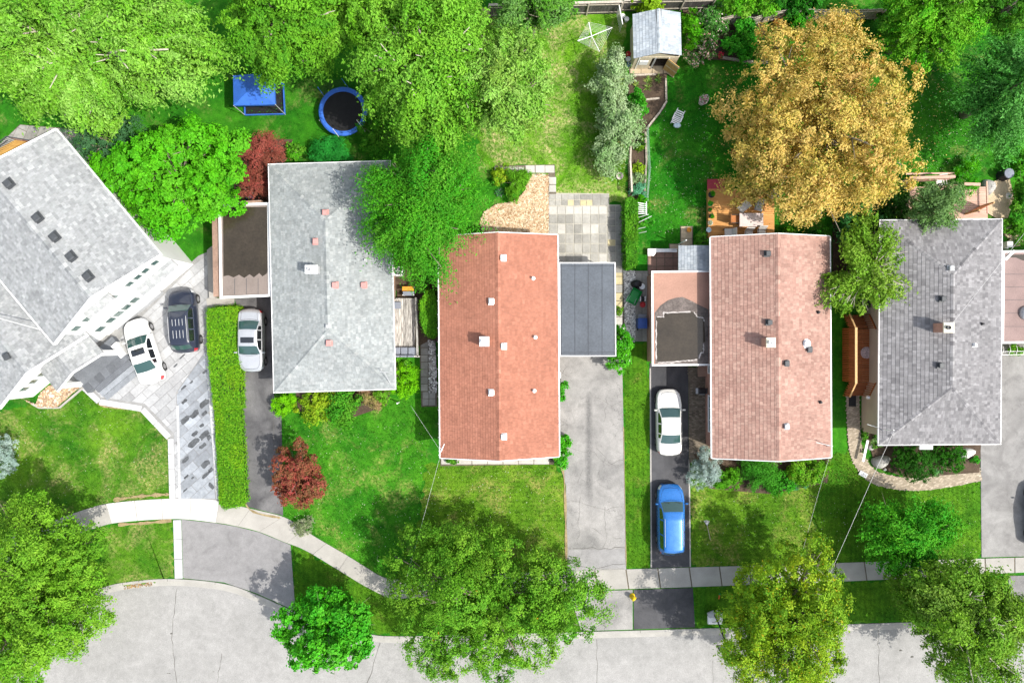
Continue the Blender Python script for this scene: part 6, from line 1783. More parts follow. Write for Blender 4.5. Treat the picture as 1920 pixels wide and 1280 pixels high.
# fences
M['fence_dark'] = wood_mat('dark_fence_board', (.13, .12, .115), (.06, .055, .05), .9, .2)
M['fence_grey'] = wood_mat('grey_fence_board', (.50, .45, .38), (.30, .26, .21), .9, .15)
def board_fence(label, px, h, mat, cap_mat, bw=.145, name='board_fence', top_cap=True, posts=2.0):
    pts = PP(px)
    root = thing(name, label, 'fence', (pts[0].x, pts[0].y, 0))
    for i in range(len(pts) - 1):
        a, b = pts[i], pts[i + 1]; d = b - a; n = max(1, int(d.length / bw)); d.normalize(); rz = math.atan2(d.y, d.x)
        for k in range(n):
            c = a + d * ((k + .5) * (b - a).length / n)
            MB().box((c.x, c.y, h / 2 + random.uniform(-.02, .02)), (bw * .93, .025, h), rz + random.uniform(-.02, .02)).build('board', mat, root)
        for z in (.35, h - .25): MB().bar((a.x, a.y - .05, z), (b.x, b.y - .05, z), .04, .09).build('rail', cap_mat, root)
        m = max(1, int((b - a).length / posts))
        for k in range(m + 1):
            c = a + (b - a) * (k / m); MB().box((c.x, c.y - .06, h / 2), (.09, .09, h + .05), rz).build('post', cap_mat, root)
        if top_cap: MB().bar((a.x, a.y, h + .04), (b.x, b.y, h + .04), .17, .05).build('cap_rail', cap_mat, root)
    return root
board_fence('dark board fence with pale cap along the back of the middle gardens', [(918, 32), (1160, 26)], 1.7, M['fence_dark'], M['fence_grey'])
board_fence('dark board fence with pale cap behind the shed', [(1163, 22), (1330, 18)], 1.6, M['fence_dark'], M['fence_grey'])
board_fence('sagging weathered plank fence beside the golden tree', [(1342, 52), (1368, 46), (1400, 52), (1425, 44), (1470, 36), (1560, 38)], 1.5, M['fence_grey'], M['fence_grey'], top_cap=False)
board_fence('weathered plank fence partly hidden behind the golden tree top', [(1562, 38), (1640, 36)], 1.5, M['fence_grey'], M['fence_grey'], top_cap=False)
def picket(label, px, h, bw, gap, mat, name='picket_fence', rail=.08):
    pts = PP(px); root = thing(name, label, 'fence', (pts[0].x, pts[0].y, 0))
    for i in range(len(pts) - 1):
        a, b = pts[i], pts[i + 1]; L = (b - a).length; n = int(L / gap); d = (b - a).normalized(); rz = math.atan2(d.y, d.x)
        for k in range(n):
            c = a + d * (k + .5) * L / n; MB().box((c.x, c.y, h / 2), (bw, .02, h), rz).build('picket', mat, root)
        MB().bar((a.x, a.y, h + .02), (b.x, b.y, h + .02), rail, .05).build('top_rail', mat, root)
    return root
picket('white-topped picket fence between the middle and right back lawns', [(1178, 280), (1177, 310), (1180, 366)], 1.1, .07, .16, M['fence_grey'], rail=.12)
picket('short white picket panel beside the shed', [(1155, 24), (1162, 62)], 1.3, .06, .16, M['white'], rail=.06)

# vegetable bed edging and trellises
M['log'] = wood_mat('weathered_timber', (.46, .41, .34), (.24, .20, .16), .95, .2)
for i, (pp, lab) in enumerate([([(1248, 148), (1249, 188)], 'grey timber edging right of the soil bed'), ([(1205, 188), (1236, 185)], 'grey timber edging at the foot of the soil bed'), ([(1250, 190), (1236, 212), (1211, 243)], 'slanting timber edging beside the lawn chair'), ([(1182, 142), (1230, 140)], 'timber edging in front of the shed pad'), ([(1210, 248), (1212, 300), (1208, 370)], 'wavy timber edging along the vegetable bed')]):
    pts = PP(pp, .1); root = thing('bed_edging', lab, 'edging', (pts[0].x, pts[0].y, 0))
    for a, b in zip(pts[:-1], pts[1:]):
        MB().bar(a, b, .13, .2).build('timber', M['log'], root)
wf = thing('wire_fence', 'low green wire mesh fence along the vegetable bed', 'fence', P(1213, 250))
pts = PP([(1212, 242), (1214, 290), (1216, 320), (1211, 380)])
fm = MB()
for a, b in zip(pts[:-1], pts[1:]):
    for z in np.linspace(.1, .75, 6): fm.tube([(a.x, a.y, z), (b.x, b.y, z)], .008, 4)
    for t in np.linspace(0, 1, 14): c = a + (b - a) * t; fm.tube([(c.x, c.y, 0), (c.x, c.y, .75)], .006, 4)
M['green_wire'] = surf('green_wire', (.30, .42, .34), .1, 4, 20, .5, 0)
fm.build('mesh', M['green_wire'], wf, kind='stuff')
for p in pts: MB().tube([(p.x, p.y, 0), (p.x, p.y, .85)], .025, 6).build('stake', M['green_wire'], wf)
tl = thing('trellis', 'white ladder trellis lying over the vine fence', 'trellis', P(1200, 390))
for k in range(6): MB().bar(P(1188, 379 + k * 4.4, 1.0), P(1213, 383 + k * 3.4, .8), .05, .03).build('rung', M['white'], tl)
for u in (1190, 1212): MB().bar(P(u, 378, 1.02), P(u, 402, .95), .05, .03).build('stile', M['white'], tl)
tl2 = thing('trellis', 'thin white bean sticks lower along the vine fence', 'trellis', P(1200, 425))
for k, (u0, v0, u1, v1) in enumerate([(1194, 408, 1216, 402), (1195, 418, 1222, 405), (1192, 430, 1210, 426), (1198, 437, 1212, 434)]): MB().tube([P(u0, v0, .5), P(u1, v1, .9)], .02, 5).build('stick', M['white'], tl2)

# lawn chair (slatted lounger) and flower planter
lc = thing('lawn_chair', 'white slatted lounge chair on the deep green lawn', 'chair', P(1268, 224), -.42)
for k in range(8): MB().box((0, -.42 + k * .12, .34 + (.0 if k < 5 else (k - 4) * .07)), (.52, .075, .025)).build('slat', M['white'], lc, local=True)
for sx in (-.27, .27):
    MB().bar((sx, -.5, .34), (sx, .2, .34), .05, .06).build('side_rail', M['white'], lc, local=True)
    MB().bar((sx, .2, .34), (sx, .55, .62), .05, .06).build('back_rail', M['white'], lc, local=True)
    for y in (-.42, .3): MB().box((sx, y, .17), (.05, .06, .34)).build('leg', M['white'], lc, local=True)
    MB().box((sx * 1.15, -.02, .5), (.07, .5, .03), 0, .01).build('armrest', M['white'], lc, local=True)
M['towel'] = surf('pale_blue_towel', (.52, .66, .72), .15, 6, 20, .95, .4)
tw = MB().lathe((P(1270, 235, .4).x, P(1270, 235, .4).y, .3), [(.22, 0), (.26, .06), (.20, .13), (.08, .17)], 9, 1.1, .7); tw.build('folded_towel', M['towel'], label='crumpled pale blue towel at the foot of the lawn chair', category=None, smooth=True) if False else None
t_ = tw.build('towel', M['towel'], None, smooth=True); tag(t_, 'crumpled pale blue towel at the foot of the lawn chair', 'towel')

def pot(label, u, v, rad, h, mat, pal, n=140, seed=1, z0=0.0, lr=None, accent=None, acc_p=0, name='plant_pot'):
    c = P(u, v, z0 + h); r = np.random.default_rng(seed)
    root = thing(name, label, 'plant pot', (c.x, c.y, z0))
    MB().lathe((c.x, c.y, z0), [(rad * .7, 0), (rad, h), (rad * 1.06, h), (rad * 1.06, h + .02), (rad * .85, h + .02), (rad * .85, h - .05)], 16).build('pot', mat, root, smooth=False)
    if n:
        lr = lr or rad * 1.1
        cen = np.array([[0, 0, lr * .5]]) + r.normal(size=(6, 3)) * lr * .3
        V, F, Cc = leaf_cloud(r, cen, np.full(6, lr * .6), n, .8, lr * .5, .35, pal, accent=accent, acc_p=acc_p)
        np_mesh('leaves', V + np.array([c.x, c.y, z0 + h]), F, Cc, M['leaf'], root)
    return root
M['terracotta'] = surf('terracotta', (.45, .17, .08), .12, 3, 15, .85, .15)
M['black_pot'] = surf('black_pot', (.03, .03, .03), .2, 3, 15, .6, .1)
M['stone_pot'] = surf('pale_stone_pot', (.58, .50, .46), .12, 3, 15, .85, .15)
M['red_plastic'] = surf('red_plastic', (.48, .03, .035), .1, 3, 15, .45, .05)
M['blue_plastic'] = surf('blue_plastic', (.025, .07, .26), .12, 3, 15, .45, .05)
M['green_plastic'] = surf('green_plastic', (.01, .22, .045), .12, 3, 15, .45, .05)
pot('stone urn of pink and white flowers beside the golden tree', 1319, 188, .3, .55, M['stone_pot'], [(.1, .3, .05)], 220, 1, 0, .38, [(.65, .10, .30), (.75, .55, .62), (.8, .75, .75)], .7)
pot('round wire-rimmed planter on the shaded lawn strip', 1162, 330, .24, .3, M['stone_pot'], MIDG, 60, 2, 0, .16)
pot('red pot under the golden tree', 1376, 284, .17, .3, M['red_plastic'], MIDG, 30, 3)

# back deck of the pinkish house
M['deck_orange'] = wood_mat('orange_stained_deck', (.64, .33, .11), (.52, .24, .07), .7, .1, 'X', 10)
M['red_paint'] = surf('red_painted_step', (.42, .055, .075), .12, 3, 15, .6, .1)
d4 = thing('back_deck', 'orange stained plank deck behind the pinkish house', 'deck', P(1389, 398))
pa, pb = P(1328, 354, .55), P(1452, 448, .55); nb = 24
for i in range(nb):
    y = pa.y + (pb.y - pa.y) * (i + .5) / nb
    MB().box(((pa.x + pb.x) / 2, y, .53), (pb.x - pa.x, abs(pb.y - pa.y) / nb - .012, .04)).build('plank', M['deck_orange'], d4)
MB().box(((pa.x + pb.x) / 2, (pa.y + pb.y) / 2, .25), (pb.x - pa.x - .05, abs(pb.y - pa.y) - .05, .48)).build('base_frame', M['deck_orange'], d4)
for i in range(4):
    a = P(1326, 339 + i * 5, .15 + i * .12); b = P(1359, 338.5 + i * 5, .15 + i * .12)
    MB().bar(a, b, .21, .06).build('stair_tread', M['red_paint'], d4)
for u in (1327, 1358): MB().bar(P(u, 337, .1), P(u, 356, .5), .05, .14).build('stringer', M['red_paint'], d4)
zt = .57
tb = thing('patio_table', 'pale rectangular patio table on the orange deck', 'table', P(1409, 411, zt))
M['table_top'] = surf('pale_pink_table_top', (.60, .50, .47), .08, 2, 12, .5, .05)
c = P(1409, 412, 1.3); MB().box((c.x, c.y, 1.28), (1.68, .95, .05), 0, .02).build('tabletop', M['table_top'], tb)
for a in (-.75, .75):
    for b in (-.4, .4): MB().tube([(c.x + a, c.y + b, zt), (c.x + a, c.y + b, 1.26)], .025, 6).build('leg', M['dark_metal'], tb)
M['rust_fabric'] = surf('rust_chair_sling', (.42, .17, .06), .15, 3, 18, .85, .2)
M['pale_fabric'] = surf('pale_cushion', (.62, .60, .57), .08, 3, 18, .9, .2)
def garden_chair(label, u, v, rz, seat, frame, z=zt, w=.56):
    c = P(u, v, z + .45)
    root = thing('garden_chair', label, 'chair', (c.x, c.y, z), rz)
    MB().box((0, 0, .44), (w, .54, .07), 0, .03).build('seat', seat, root, local=True)
    MB().bar((0, .27, .46), (0, .42, .95), w, .06).build('backrest', seat, root, local=True)
    for sx in (-1, 1):
        MB().tube([(sx * w * .52, -.26, 0), (sx * w * .52, -.26, .64), (sx * w * .52, .28, .66)], .018, 6).build('arm', frame, root, local=True)
        for y in (-.25, .27): MB().tube([(sx * w * .46, y, 0), (sx * w * .46, y, .42)], .018, 6).build('leg', frame, root, local=True)
    return root
garden_chair('pale cushioned chair turned outward below the golden tree on the deck', 1392, 390, R(-50), M['pale_fabric'], M['rust_fabric'])
garden_chair('grey mesh chair at the upper side of the patio table', 1423, 388, R(-12), M['grey_metal'], M['dark_metal'])
garden_chair('white cushioned chair beside the orange deck near the roof', 1366, 436, R(-90), M['pale_fabric'], M['dark_metal'])
garden_chair('rust sling chair at the left end of the patio table', 1378, 411, R(90), M['rust_fabric'], M['dark_metal'])
garden_chair('white cushioned chair half hidden by the pinkish roof edge', 1404, 440, R(0), M['pale_fabric'], M['dark_metal'])
garden_chair('second white chair half hidden by the pinkish roof edge', 1428, 437, R(0), M['pale_fabric'], M['dark_metal'])
for i, (u, v, rr, lab) in enumerate([(1334, 365, .22, 'spiky green potted plant at the top of the orange deck edge'), (1332, 382, .17, 'round potted plant second along the orange deck edge'), (1331, 393, .13, 'smallest potted plant on the orange deck edge'), (1334, 405, .17, 'round potted plant fourth along the orange deck edge')]):
    pot(lab, u, v, rr, .22, M['green_plastic'] if i == 1 else M['black_pot'], BRIGHT + EMER[:1], 150, 30 + i, zt)
pot('pot of white flowers on the orange deck edge', 1332, 418, .17, .2, M['stone_pot'], SAGE, 90, 36, zt, .2, [(.75, .7, .7)], .4)
pot('pale blue bucket at the roof end of the orange deck edge', 1329, 431, .17, .3, M['towel'], SAGE, 0, 37, zt)
pot('pot of grey and red foliage at the right corner of the orange deck', 1446, 367, .24, .3, M['black_pot'], [(.45, .46, .50), (.30, .05, .08), (.6, .6, .62)], 170, 38, zt, .4)
pot('yellow bucket on the sand slabs behind the lean-to', 1292, 431, .16, .25, M['orange'], MIDG, 0, 39)
pot('leafy potted shrub between the lean-to and orange deck', 1317, 450, .3, .5, M['black_pot'], EMER + MIDG, 320, 40, 0, .6)
pot('terracotta pot at the pinkish house back corner', 1327, 456, .15, .3, M['terracotta'], MIDG, 40, 41)
ts = thing('tarp', 'crumpled white sheet on the brown tile patio', 'tarp', P(1225, 472))
sh = MB(); g_ = 10; rr = random.Random(3); base_ = []
for i in range(g_ + 1):
    for j in range(4):
        p = P(1215 + i * 5.6 / 1 * .98, 466 + j * (4.5 if i < 3 else 2.2), .5)
        base_.append((p.x, p.y, .35 + rr.uniform(0, .18)))
sh.add(base_, [(i * 4 + j, i * 4 + j + 1, (i + 1) * 4 + j + 1, (i + 1) * 4 + j) for i in range(g_) for j in range(3)]).build('sheet', M['white'], ts, smooth=True)

# things along the pinkish house's garage
wb_ = thing('wheelbarrow', 'green plastic wheelbarrow tipped beside the salmon garage', 'wheelbarrow', P(1187, 556), R(-28))
MB().add([(-.3, -.45, .3), (.3, -.45, .3), (.3, .45, .3), (-.3, .45, .3), (-.38, -.58, .62), (.38, -.58, .62), (.36, .52, .62), (-.36, .52, .62), (-.26, -.42, .34), (.26, -.42, .34), (.26, .42, .34), (-.26, .42, .34)],
         [(3, 2, 1, 0), (0, 1, 5, 4), (1, 2, 6, 5), (2, 3, 7, 6), (3, 0, 4, 7), (4, 5, 9, 8), (5, 6, 10, 9), (6, 7, 11, 10), (7, 4, 8, 11), (8, 9, 10, 11)]).build('tray', M['green_plastic'], wb_, local=True)
for sx in (-.25, .25): MB().tube([(sx, .55, .2), (sx, -.2, .35), (sx * 1.1, -1.0, .6)], .02, 6).build('handle', M['grey_metal'], wb_, local=True)
MB().tube([(-.05, .62, .2), (.05, .62, .2)], .2, 14).build('wheel', M['tyre'], wb_, local=True)
rb2_ = thing('recycling_bin', 'blue wheeled bin with grey lid against the salmon garage', 'bin', P(1203, 604))
p = P(1205, 606, .9); MB().box((p.x, p.y, .45), (.62, .7, .9), 0, .04).build('body', M['blue_plastic'], rb2_); MB().box((p.x, p.y, .93), (.66, .74, .07), 0, .03).build('lid', M['blue_plastic'], rb2_)
MB().tube([(p.x - .25, p.y - .38, .12), (p.x - .18, p.y - .38, .12)], .12, 10).build('wheel', M['tyre'], rb2_)
gb_ = thing('storage_box', 'grey box behind the blue wheeled bin', 'box', P(1203, 592)); p = P(1204, 594, .6); MB().box((p.x, p.y, .3), (.5, .35, .6), 0, .03).build('body', M['grey_metal'], gb_); MB().box((p.x, p.y, .62), (.53, .38, .05), 0, .02).build('lid', M['cushion'], gb_)
pot('round white pot beside the black bag', 1204, 537, .2, .35, M['white'], MIDG, 0, 50)
pot('red pot by the salmon garage wall', 1205, 571, .19, .3, M['red_plastic'], MIDG, 0, 51)
bb = MB().lathe(P(1192, 533), [(.25, 0), (.36, .12), (.38, .28), (.28, .45), (.1, .55)], 12, 1.1, .8).build('refuse_bag', M['black_plastic'], None, smooth=True); tag(bb, 'full black refuse bag beside the round white pot', 'bag')
hs = thing('hose_reel', 'white hose reel with black drum beside the red pot', 'hose reel', P(1203, 561)); p = P(1205, 560, .4)
for dx in (-.17, .17): MB().box((p.x + dx, p.y, .28), (.08, .34, .5), 0, .03).build('side_frame', M['white'], hs)
MB().tube([(p.x - .13, p.y, .32), (p.x + .13, p.y, .32)], .16, 14).build('drum', M['black_plastic'], hs)

# barbecue on the brick walk
bq = thing('barbecue', 'small black barbecue against the pinkish house wall', 'barbecue', P(1312, 734)); p = P(1317, 733, .9)
MB().box((p.x, p.y, .78), (.5, .42, .28), 0, .08).build('lid', M['black_plastic'], bq); MB().box((p.x - .32, p.y, .72), (.2, .4, .03)).build('side_shelf', M['grey_metal'], bq); MB().box((p.x + .32, p.y, .72), (.16, .4, .03)).build('side_shelf', M['dark_metal'], bq)
for a in (-.2, .2):
    for b in (-.16, .16): MB().box((p.x + a, p.y + b, .32), (.04, .04, .64)).build('leg', M['dark_metal'], bq)
MB().bar((p.x - .2, p.y - .24, .86), (p.x + .2, p.y - .24, .86), .03, .03).build('handle', M['grey_metal'], bq)

# wooden side porch of the dark grey house
M['cedar'] = wood_mat('red_cedar', (.36, .125, .045), (.24, .075, .025), .7, .12, 'X', 10)
M['cedar_light'] = wood_mat('cedar_rail', (.60, .38, .18), (.48, .29, .12), .7, .1)
sp = thing('side_porch', 'red cedar side porch with rail against the beige wall', 'porch', P(1610, 665))
zp_ = 1.0
pa, pb = P(1592, 617, zp_), P(1630, 716, zp_); nb = 24
for i in range(nb):
    y = pa.y + (pb.y - pa.y) * (i + .5) / nb
    MB().box(((pa.x + pb.x) / 2, y, zp_ - .02), (pb.x - pa.x, abs(pb.y - pa.y) / nb - .018, .04)).build('plank', M['cedar'], sp)
for i in range(30):
    y = pa.y + .1 + (pb.y - pa.y - .1) * (i + .5) / 30
    MB().box((pa.x, y, 1.0), (.03, .085, 1.9)).build('baluster', M['cedar'], sp)
MB().bar((pa.x, pa.y + .1, 1.98), (pa.x, pb.y - .05, 1.98), .16, .05).build('hand_rail', M['cedar_light'], sp)
for sgn, y0, nm in ((1, pa.y, 'up'), (-1, pb.y, 'down')):
    for i in range(4):
        MB().box(((pa.x + pb.x) / 2 + .05, y0 + sgn * (.15 + i * .25), zp_ - .2 - i * .2), (pb.x - pa.x - .15, .25, .05)).build('stair_tread', M['cedar'], sp)
    for x in (pa.x, pb.x - .05):
        q = [(x, y0, 1.98), (x, y0 + sgn * 1.05, 1.1)]
        MB().bar(q[0], q[1], .10, .06).build('stair_rail', M['cedar_light'] if x == pa.x else M['cedar'], sp)
        for t in np.linspace(.08, .95, 7):
            c = Vector(q[0]) + (Vector(q[1]) - Vector(q[0])) * t; MB().box((c.x, c.y, c.z - .5), (.03, .06, 1.0)).build('baluster', M['cedar'], sp)
MB().bar((pa.x, pa.y + .1, 1.98), (pb.x - .1, pa.y + .1, 1.98), .08, .06).build('hand_rail', M['cedar'], sp) if False else None
mt = P(1625, 661, 1.02); mo = MB().lathe((mt.x, mt.y, zp_ + .005), [(.42, 0), (.40, .02), (.1, .022)], 20).build('round_mat', surf('braided_mat', (.45, .36, .36), .5, 12, 30, .95, .3), None); tag(mo, 'round braided mat on the red cedar porch', 'mat')
dmt = P(1597, 751); dm_ = MB().box((dmt.x, dmt.y, .10), (.52, .8, .03), 0, .01).build('door_mat', M['black_plastic'], None); tag(dm_, 'black door mat at the foot of the cedar porch stairs', 'mat')
dmt = P(1617, 888); dm_ = MB().box((dmt.x, dmt.y, .12), (.62, .34, .03), R(-28), .01).build('drain_cover', M['grey_metal'], None); tag(dm_, 'grey metal cover plate set in the curved brick walk', 'cover')

# pink back deck of the dark grey house
M['pink_deck'] = wood_mat('faded_pink_deck', (.58, .38, .30), (.44, .27, .20), .8, .1, 'X', 10)
d5 = thing('back_deck', 'faded pink plank deck behind the dark grey house', 'deck', P(1775, 375))
pa, pb = P(1703, 350, .5), P(1852, 418, .5); nb = 17
for i in range(nb):
    y = pa.y + (pb.y - pa.y) * (i + .5) / nb
    MB().box(((pa.x + pb.x) / 2, y, .48), (pb.x - pa.x, abs(pb.y - pa.y) / nb - .014, .04)).build('plank', M['pink_deck'], d5)
MB().box(((pa.x + pb.x) / 2, (pa.y + pb.y) / 2, .23), (pb.x - pa.x - .06, abs(pb.y - pa.y) - .06, .44)).build('base_frame', M['pink_deck'], d5)
for (u0, v0), (u1, v1), z0_, w in (((1705, 334), (1791, 331), 1.6, .20), ((1699, 340), (1702, 400), 1.6, .16), ((1808, 345), (1838, 346), .95, .2), ((1698, 326), (1790, 325), .5, .12), ((1850, 340), (1852, 400), .95, .1)):
    MB().bar(P(u0, v0, z0_), P(u1, v1, z0_), w, .08).build('screen_rail', M['pink_deck'], d5)
for u in np.linspace(1708, 1788, 22):
    p = P(u, 333, 1.6); MB().box((p.x, p.y, 1.02), (.11, .03, 1.05)).build('screen_board', M['pink_deck'], d5)
for v in np.linspace(345, 398, 14):
    p = P(1701, v, 1.6); MB().box((p.x, p.y, 1.02), (.03, .11, 1.05)).build('screen_board', M['pink_deck'], d5)
bn = MB().box(P(1774, 352, .9), (1.6, .4, .06)); bn.build('bench', M['pink_deck'], d5)
ls = thing('lattice_screen', 'brown slatted privacy screen at the right end of the pink deck', 'screen', P(1837, 396)); a, b = P(1822, 398, 1.2), P(1849, 384, 1.2)
for z in np.linspace(.55, 1.9, 10): MB().bar((a.x, a.y, z), (b.x, b.y, z), .03, .09).build('slat', M['cedar'], ls)
for q in (a, b): MB().box((q.x, q.y, 1.0), (.1, .1, 2.0)).build('post', M['cedar_light'], ls)
garden_chair('white wicker chair on the pink deck by its screen', 1763, 341, R(10), M['pale_fabric'], M['white'], .5, .6)
lg = thing('sun_lounger', 'blue and white striped lounger on the pink deck', 'lounger', P(1783, 366, .5), R(-70)); MB().box((0, 0, .3), (.6, 1.3, .06), 0, .02).build('bed', M['towel'], lg, local=True)
for a in (-.2, .05, .25): MB().box((a, 0, .335), (.08, 1.3, .012)).build('stripe', M['tarp_blue'], lg, local=True)
for a in (-.26, .26):
    for b in (-.55, .55): MB().tube([(a, b, 0), (a, b, .28)], .02, 6).build('leg', M['white'], lg, local=True)

# boulders
def boulder(label, u, v, rx, ry, h, mat, seed, ang=0):
    r = np.random.default_rng(seed); c = P(u, v, h * .5); mb = MB(); n, m = 14, 7; vs = []
    for i in range(m):
        el = math.pi / 2 * i / (m - 1) * 1.02
        for k in range(n):
            t = 2 * math.pi * k / n; rr = 1 + .10 * math.sin(3 * t + seed) + r.uniform(-.06, .06)
            x, y = rx * math.cos(el) ** .7 * math.cos(t) * rr if el < 1.57 else 0, ry * math.cos(el) ** .7 * math.sin(t) * rr if el < 1.57 else 0
            vs.append((c.x + x * math.cos(ang) - y * math.sin(ang), c.y + x * math.sin(ang) + y * math.cos(ang), h * math.sin(min(el, 1.57)) * (1 + r.uniform(-.05, .05)) - .05))
    fs = [(i * n + k, i * n + (k + 1) % n, (i + 1) * n + (k + 1) % n, (i + 1) * n + k) for i in range(m - 1) for k in range(n)] + [tuple((m - 1) * n + k for k in range(n))]
    o = mb.add(vs, fs).build('boulder', mat, None, smooth=True); tag(o, label, 'rock'); return o
M['rock_grey'] = surf('grey_rock', (.34, .33, .31), .28, 2, 10, .9, .5)
M['rock_white'] = surf('white_rock', (.66, .64, .61), .12, 2, 10, .9, .4)
boulder('grey speckled boulder between path and large box ball', 1654, 866, .66, .44, .7, M['rock_grey'], 1, .35)
boulder('smooth white boulder right of the clipped box bush', 1815, 850, .62, .36, .5, M['rock_white'], 2, .3)
boulder('small round white stone below the grey boulder', 1660, 880, .12, .12, .18, M['rock_white'], 3)
boulder('flat pale stone among plants under the roof corner', 1634, 838, .25, .28, .25, M['rock_grey'], 4)
boulder('white flat stone in the stone bed before the porch', 97, 742, .32, .2, .2, M['rock_white'], 5, -.2)
boulder('round white stone at the tip of the stone bed', 97, 754, .14, .12, .15, M['rock_white'], 6)
boulder('pale rock at the right end of the pink deck', 1856, 350, .5, .6, .45, M['rock_grey'], 7)
boulder('small white boulder on the bare ground right of the pink deck', 1892, 367, .25, .25, .3, M['rock_white'], 8)
for i, (u, v, lab) in enumerate([(1896, 440, 'upper stepping stone right of the dark grey roof'), (1902, 455, 'lower stepping stone right of the dark grey roof')]):
    p = P(u, v); o = MB().prism([Vector((p.x + .55 * math.cos(t) * (1 + .1 * math.sin(3 * t + i)), p.y + .3 * math.sin(t))) for t in np.linspace(0, 6.28, 12)[:-1]], 0, .16).build('stepping_stone', M['slab_sand'], None); tag(o, lab, 'paving stone', 'stepping stones by the right roof')

# far right corner
cb = thing('compost_bin', 'black compost bin with pale lid in the right garden corner', 'bin', P(1893, 322)); p = P(1893, 325, .8)
MB().lathe((p.x, p.y, 0), [(.42, 0), (.36, .75), (.34, .8)], 14).build('body', M['black_plastic'], cb); MB().lathe((p.x - .05, p.y, .8), [(.36, 0), (.34, .06), (.12, .1)], 14).build('lid', M['cushion'], cb)
wc = thing('plastic_chair', 'white plastic chair by the stepping stones', 'chair', P(1884, 459)); p = P(1886, 460, .45)
MB().box((p.x, p.y, .42), (.45, .45, .05), 0, .02).build('seat', M['white'], wc); MB().box((p.x - .22, p.y, .68), (.05, .45, .5), 0, .02).build('backrest', M['white'], wc)
for a in (-.18, .18):
    for b in (-.18, .18): MB().box((p.x + a, p.y + b, .2), (.05, .05, .4)).build('leg', M['white'], wc)
gbn = thing('garden_caddy', 'green plastic caddy beside the white plastic chair', 'bin', P(1893, 457)); p = P(1895, 458, .5); MB().box((p.x, p.y, .22), (.35, .4, .45), 0, .04).build('body', M['green_plastic'], gbn); MB().box((p.x, p.y, .47), (.38, .43, .05), 0, .02).build('lid', M['white'], gbn)
hr = thing('hoop_rack', 'white metal hoop frame over plants below the pink garage roof', 'frame', P(1900, 660))
for u in (1880, 1893, 1906, 1919, 1932): MB().tube([P(u, 648, 1.2), P(u + 2, 655, 1.35), P(u - 1, 664, 1.1)], .02, 6).build('hoop', M['white'], hr)
for v in (659, 665): MB().tube([P(1876, v, 1.2), P(1940, v - 1, 1.2)], .02, 6).build('rail', M['white'], hr)
for u in (1880, 1938): MB().tube([P(u, 662, 0), P(u, 662, 1.2)], .025, 6).build('post', M['white'], hr)
shrub('garden_bush', 'trailing lime plants under the white hoop frame', 1908, 656, 26, 10, .9, 1400, LIME + BRIGHT[:1], .15, .5, 10, .5, 270)
shrub('climbing_vine', 'lime vine growing up between dark grey roof and pink garage', 1878, 600, 4, 34, 2.5, 1200, LIME, .13, .6, 10, 1.2, 271)
ld = thing('ladder', 'short white ladder lying under the right edge tree', 'ladder', P(1850, 178)); 
for s in (-.14, .14): MB().bar((P(1837, 185).x, P(1837, 185).y + s, .3), (P(1862, 172).x, P(1862, 172).y + s, .6), .03, .05).build('rail', M['white'], ld)
for t in (.15, .4, .65, .9):
    a, b = P(1837, 185, .3), P(1862, 172, .6); c = a + (b - a) * t; MB().bar((c.x, c.y - .14, .3 + .3 * t), (c.x, c.y + .14, .3 + .3 * t), .03, .03).build('rung', M['white'], ld)
mw = thing('lawn_mower', 'orange and black mower by the plank fence', 'mower', P(1457, 52), R(30)); M['mower_orange'] = surf('orange_cover', (.52, .12, .02), .12, 3, 15, .5, .05)
MB().box((0, .2, .35), (.45, .5, .3), 0, .08).build('deck', M['mower_orange'], mw, local=True); MB().box((.05, -.25, .4), (.42, .45, .35), 0, .1).build('grass_bag', M['black_plastic'], mw, local=True)
for a in (-.25, .25):
    for b in (.4, -.05): MB().tube([(a - .03, b, .12), (a + .03, b, .12)], .12, 10).build('wheel', M['tyre'], mw, local=True)
for a in (-.18, .18): MB().tube([(a, 0, .4), (a, -.7, .95)], .015, 5).build('handle', M['grey_metal'], mw, local=True)
for i, (u, v, m_, rad, lab) in enumerate([(1178, 101, 'red_plastic', .17, 'red bucket beside the shed wall'), (1178, 111, 'white', .17, 'white bucket beside the shed wall'), (1179, 121, 'blue_plastic', .16, 'blue bucket near the shed front corner'), (1168, 30, 'white', .15, 'white pail behind the shed corner'), (1175, 36, 'white', .16, 'second white pail behind the shed corner')]):
    pot(lab, u, v, rad, .32, M[m_], MIDG, 0, 60 + i, name='bucket')
for i, (u, v, lab) in enumerate([(455, 365, 'teal pot in front of the pink-red maple'), (467, 371, 'blue pot beside the carport wall'), (456, 268, 'white planter at the top of the pink-red maple')]):
    pot(lab, u, v, .22, .35, [M['green_plastic'], M['blue_plastic'], M['white']][i], MIDG, 60, 70 + i)
bd = thing('timber_bed', 'timber edged bed below the round emerald bush', 'edging', P(1395, 114))
for (u0, v0), (u1, v1) in (((1350, 108), (1402, 116)), ((1402, 116), (1438, 118))): MB().bar(P(u0, v0, .12), P(u1, v1, .12), .14, .24).build('timber', M['log'], bd)
pot('pot of red flowers at the rose bed corner', 1350, 104, .16, .2, M['terracotta'], [(.5, .03, .08)], 120, 80, 0, .28, [(.55, .04, .10), (.1, .3, .05)], .5)

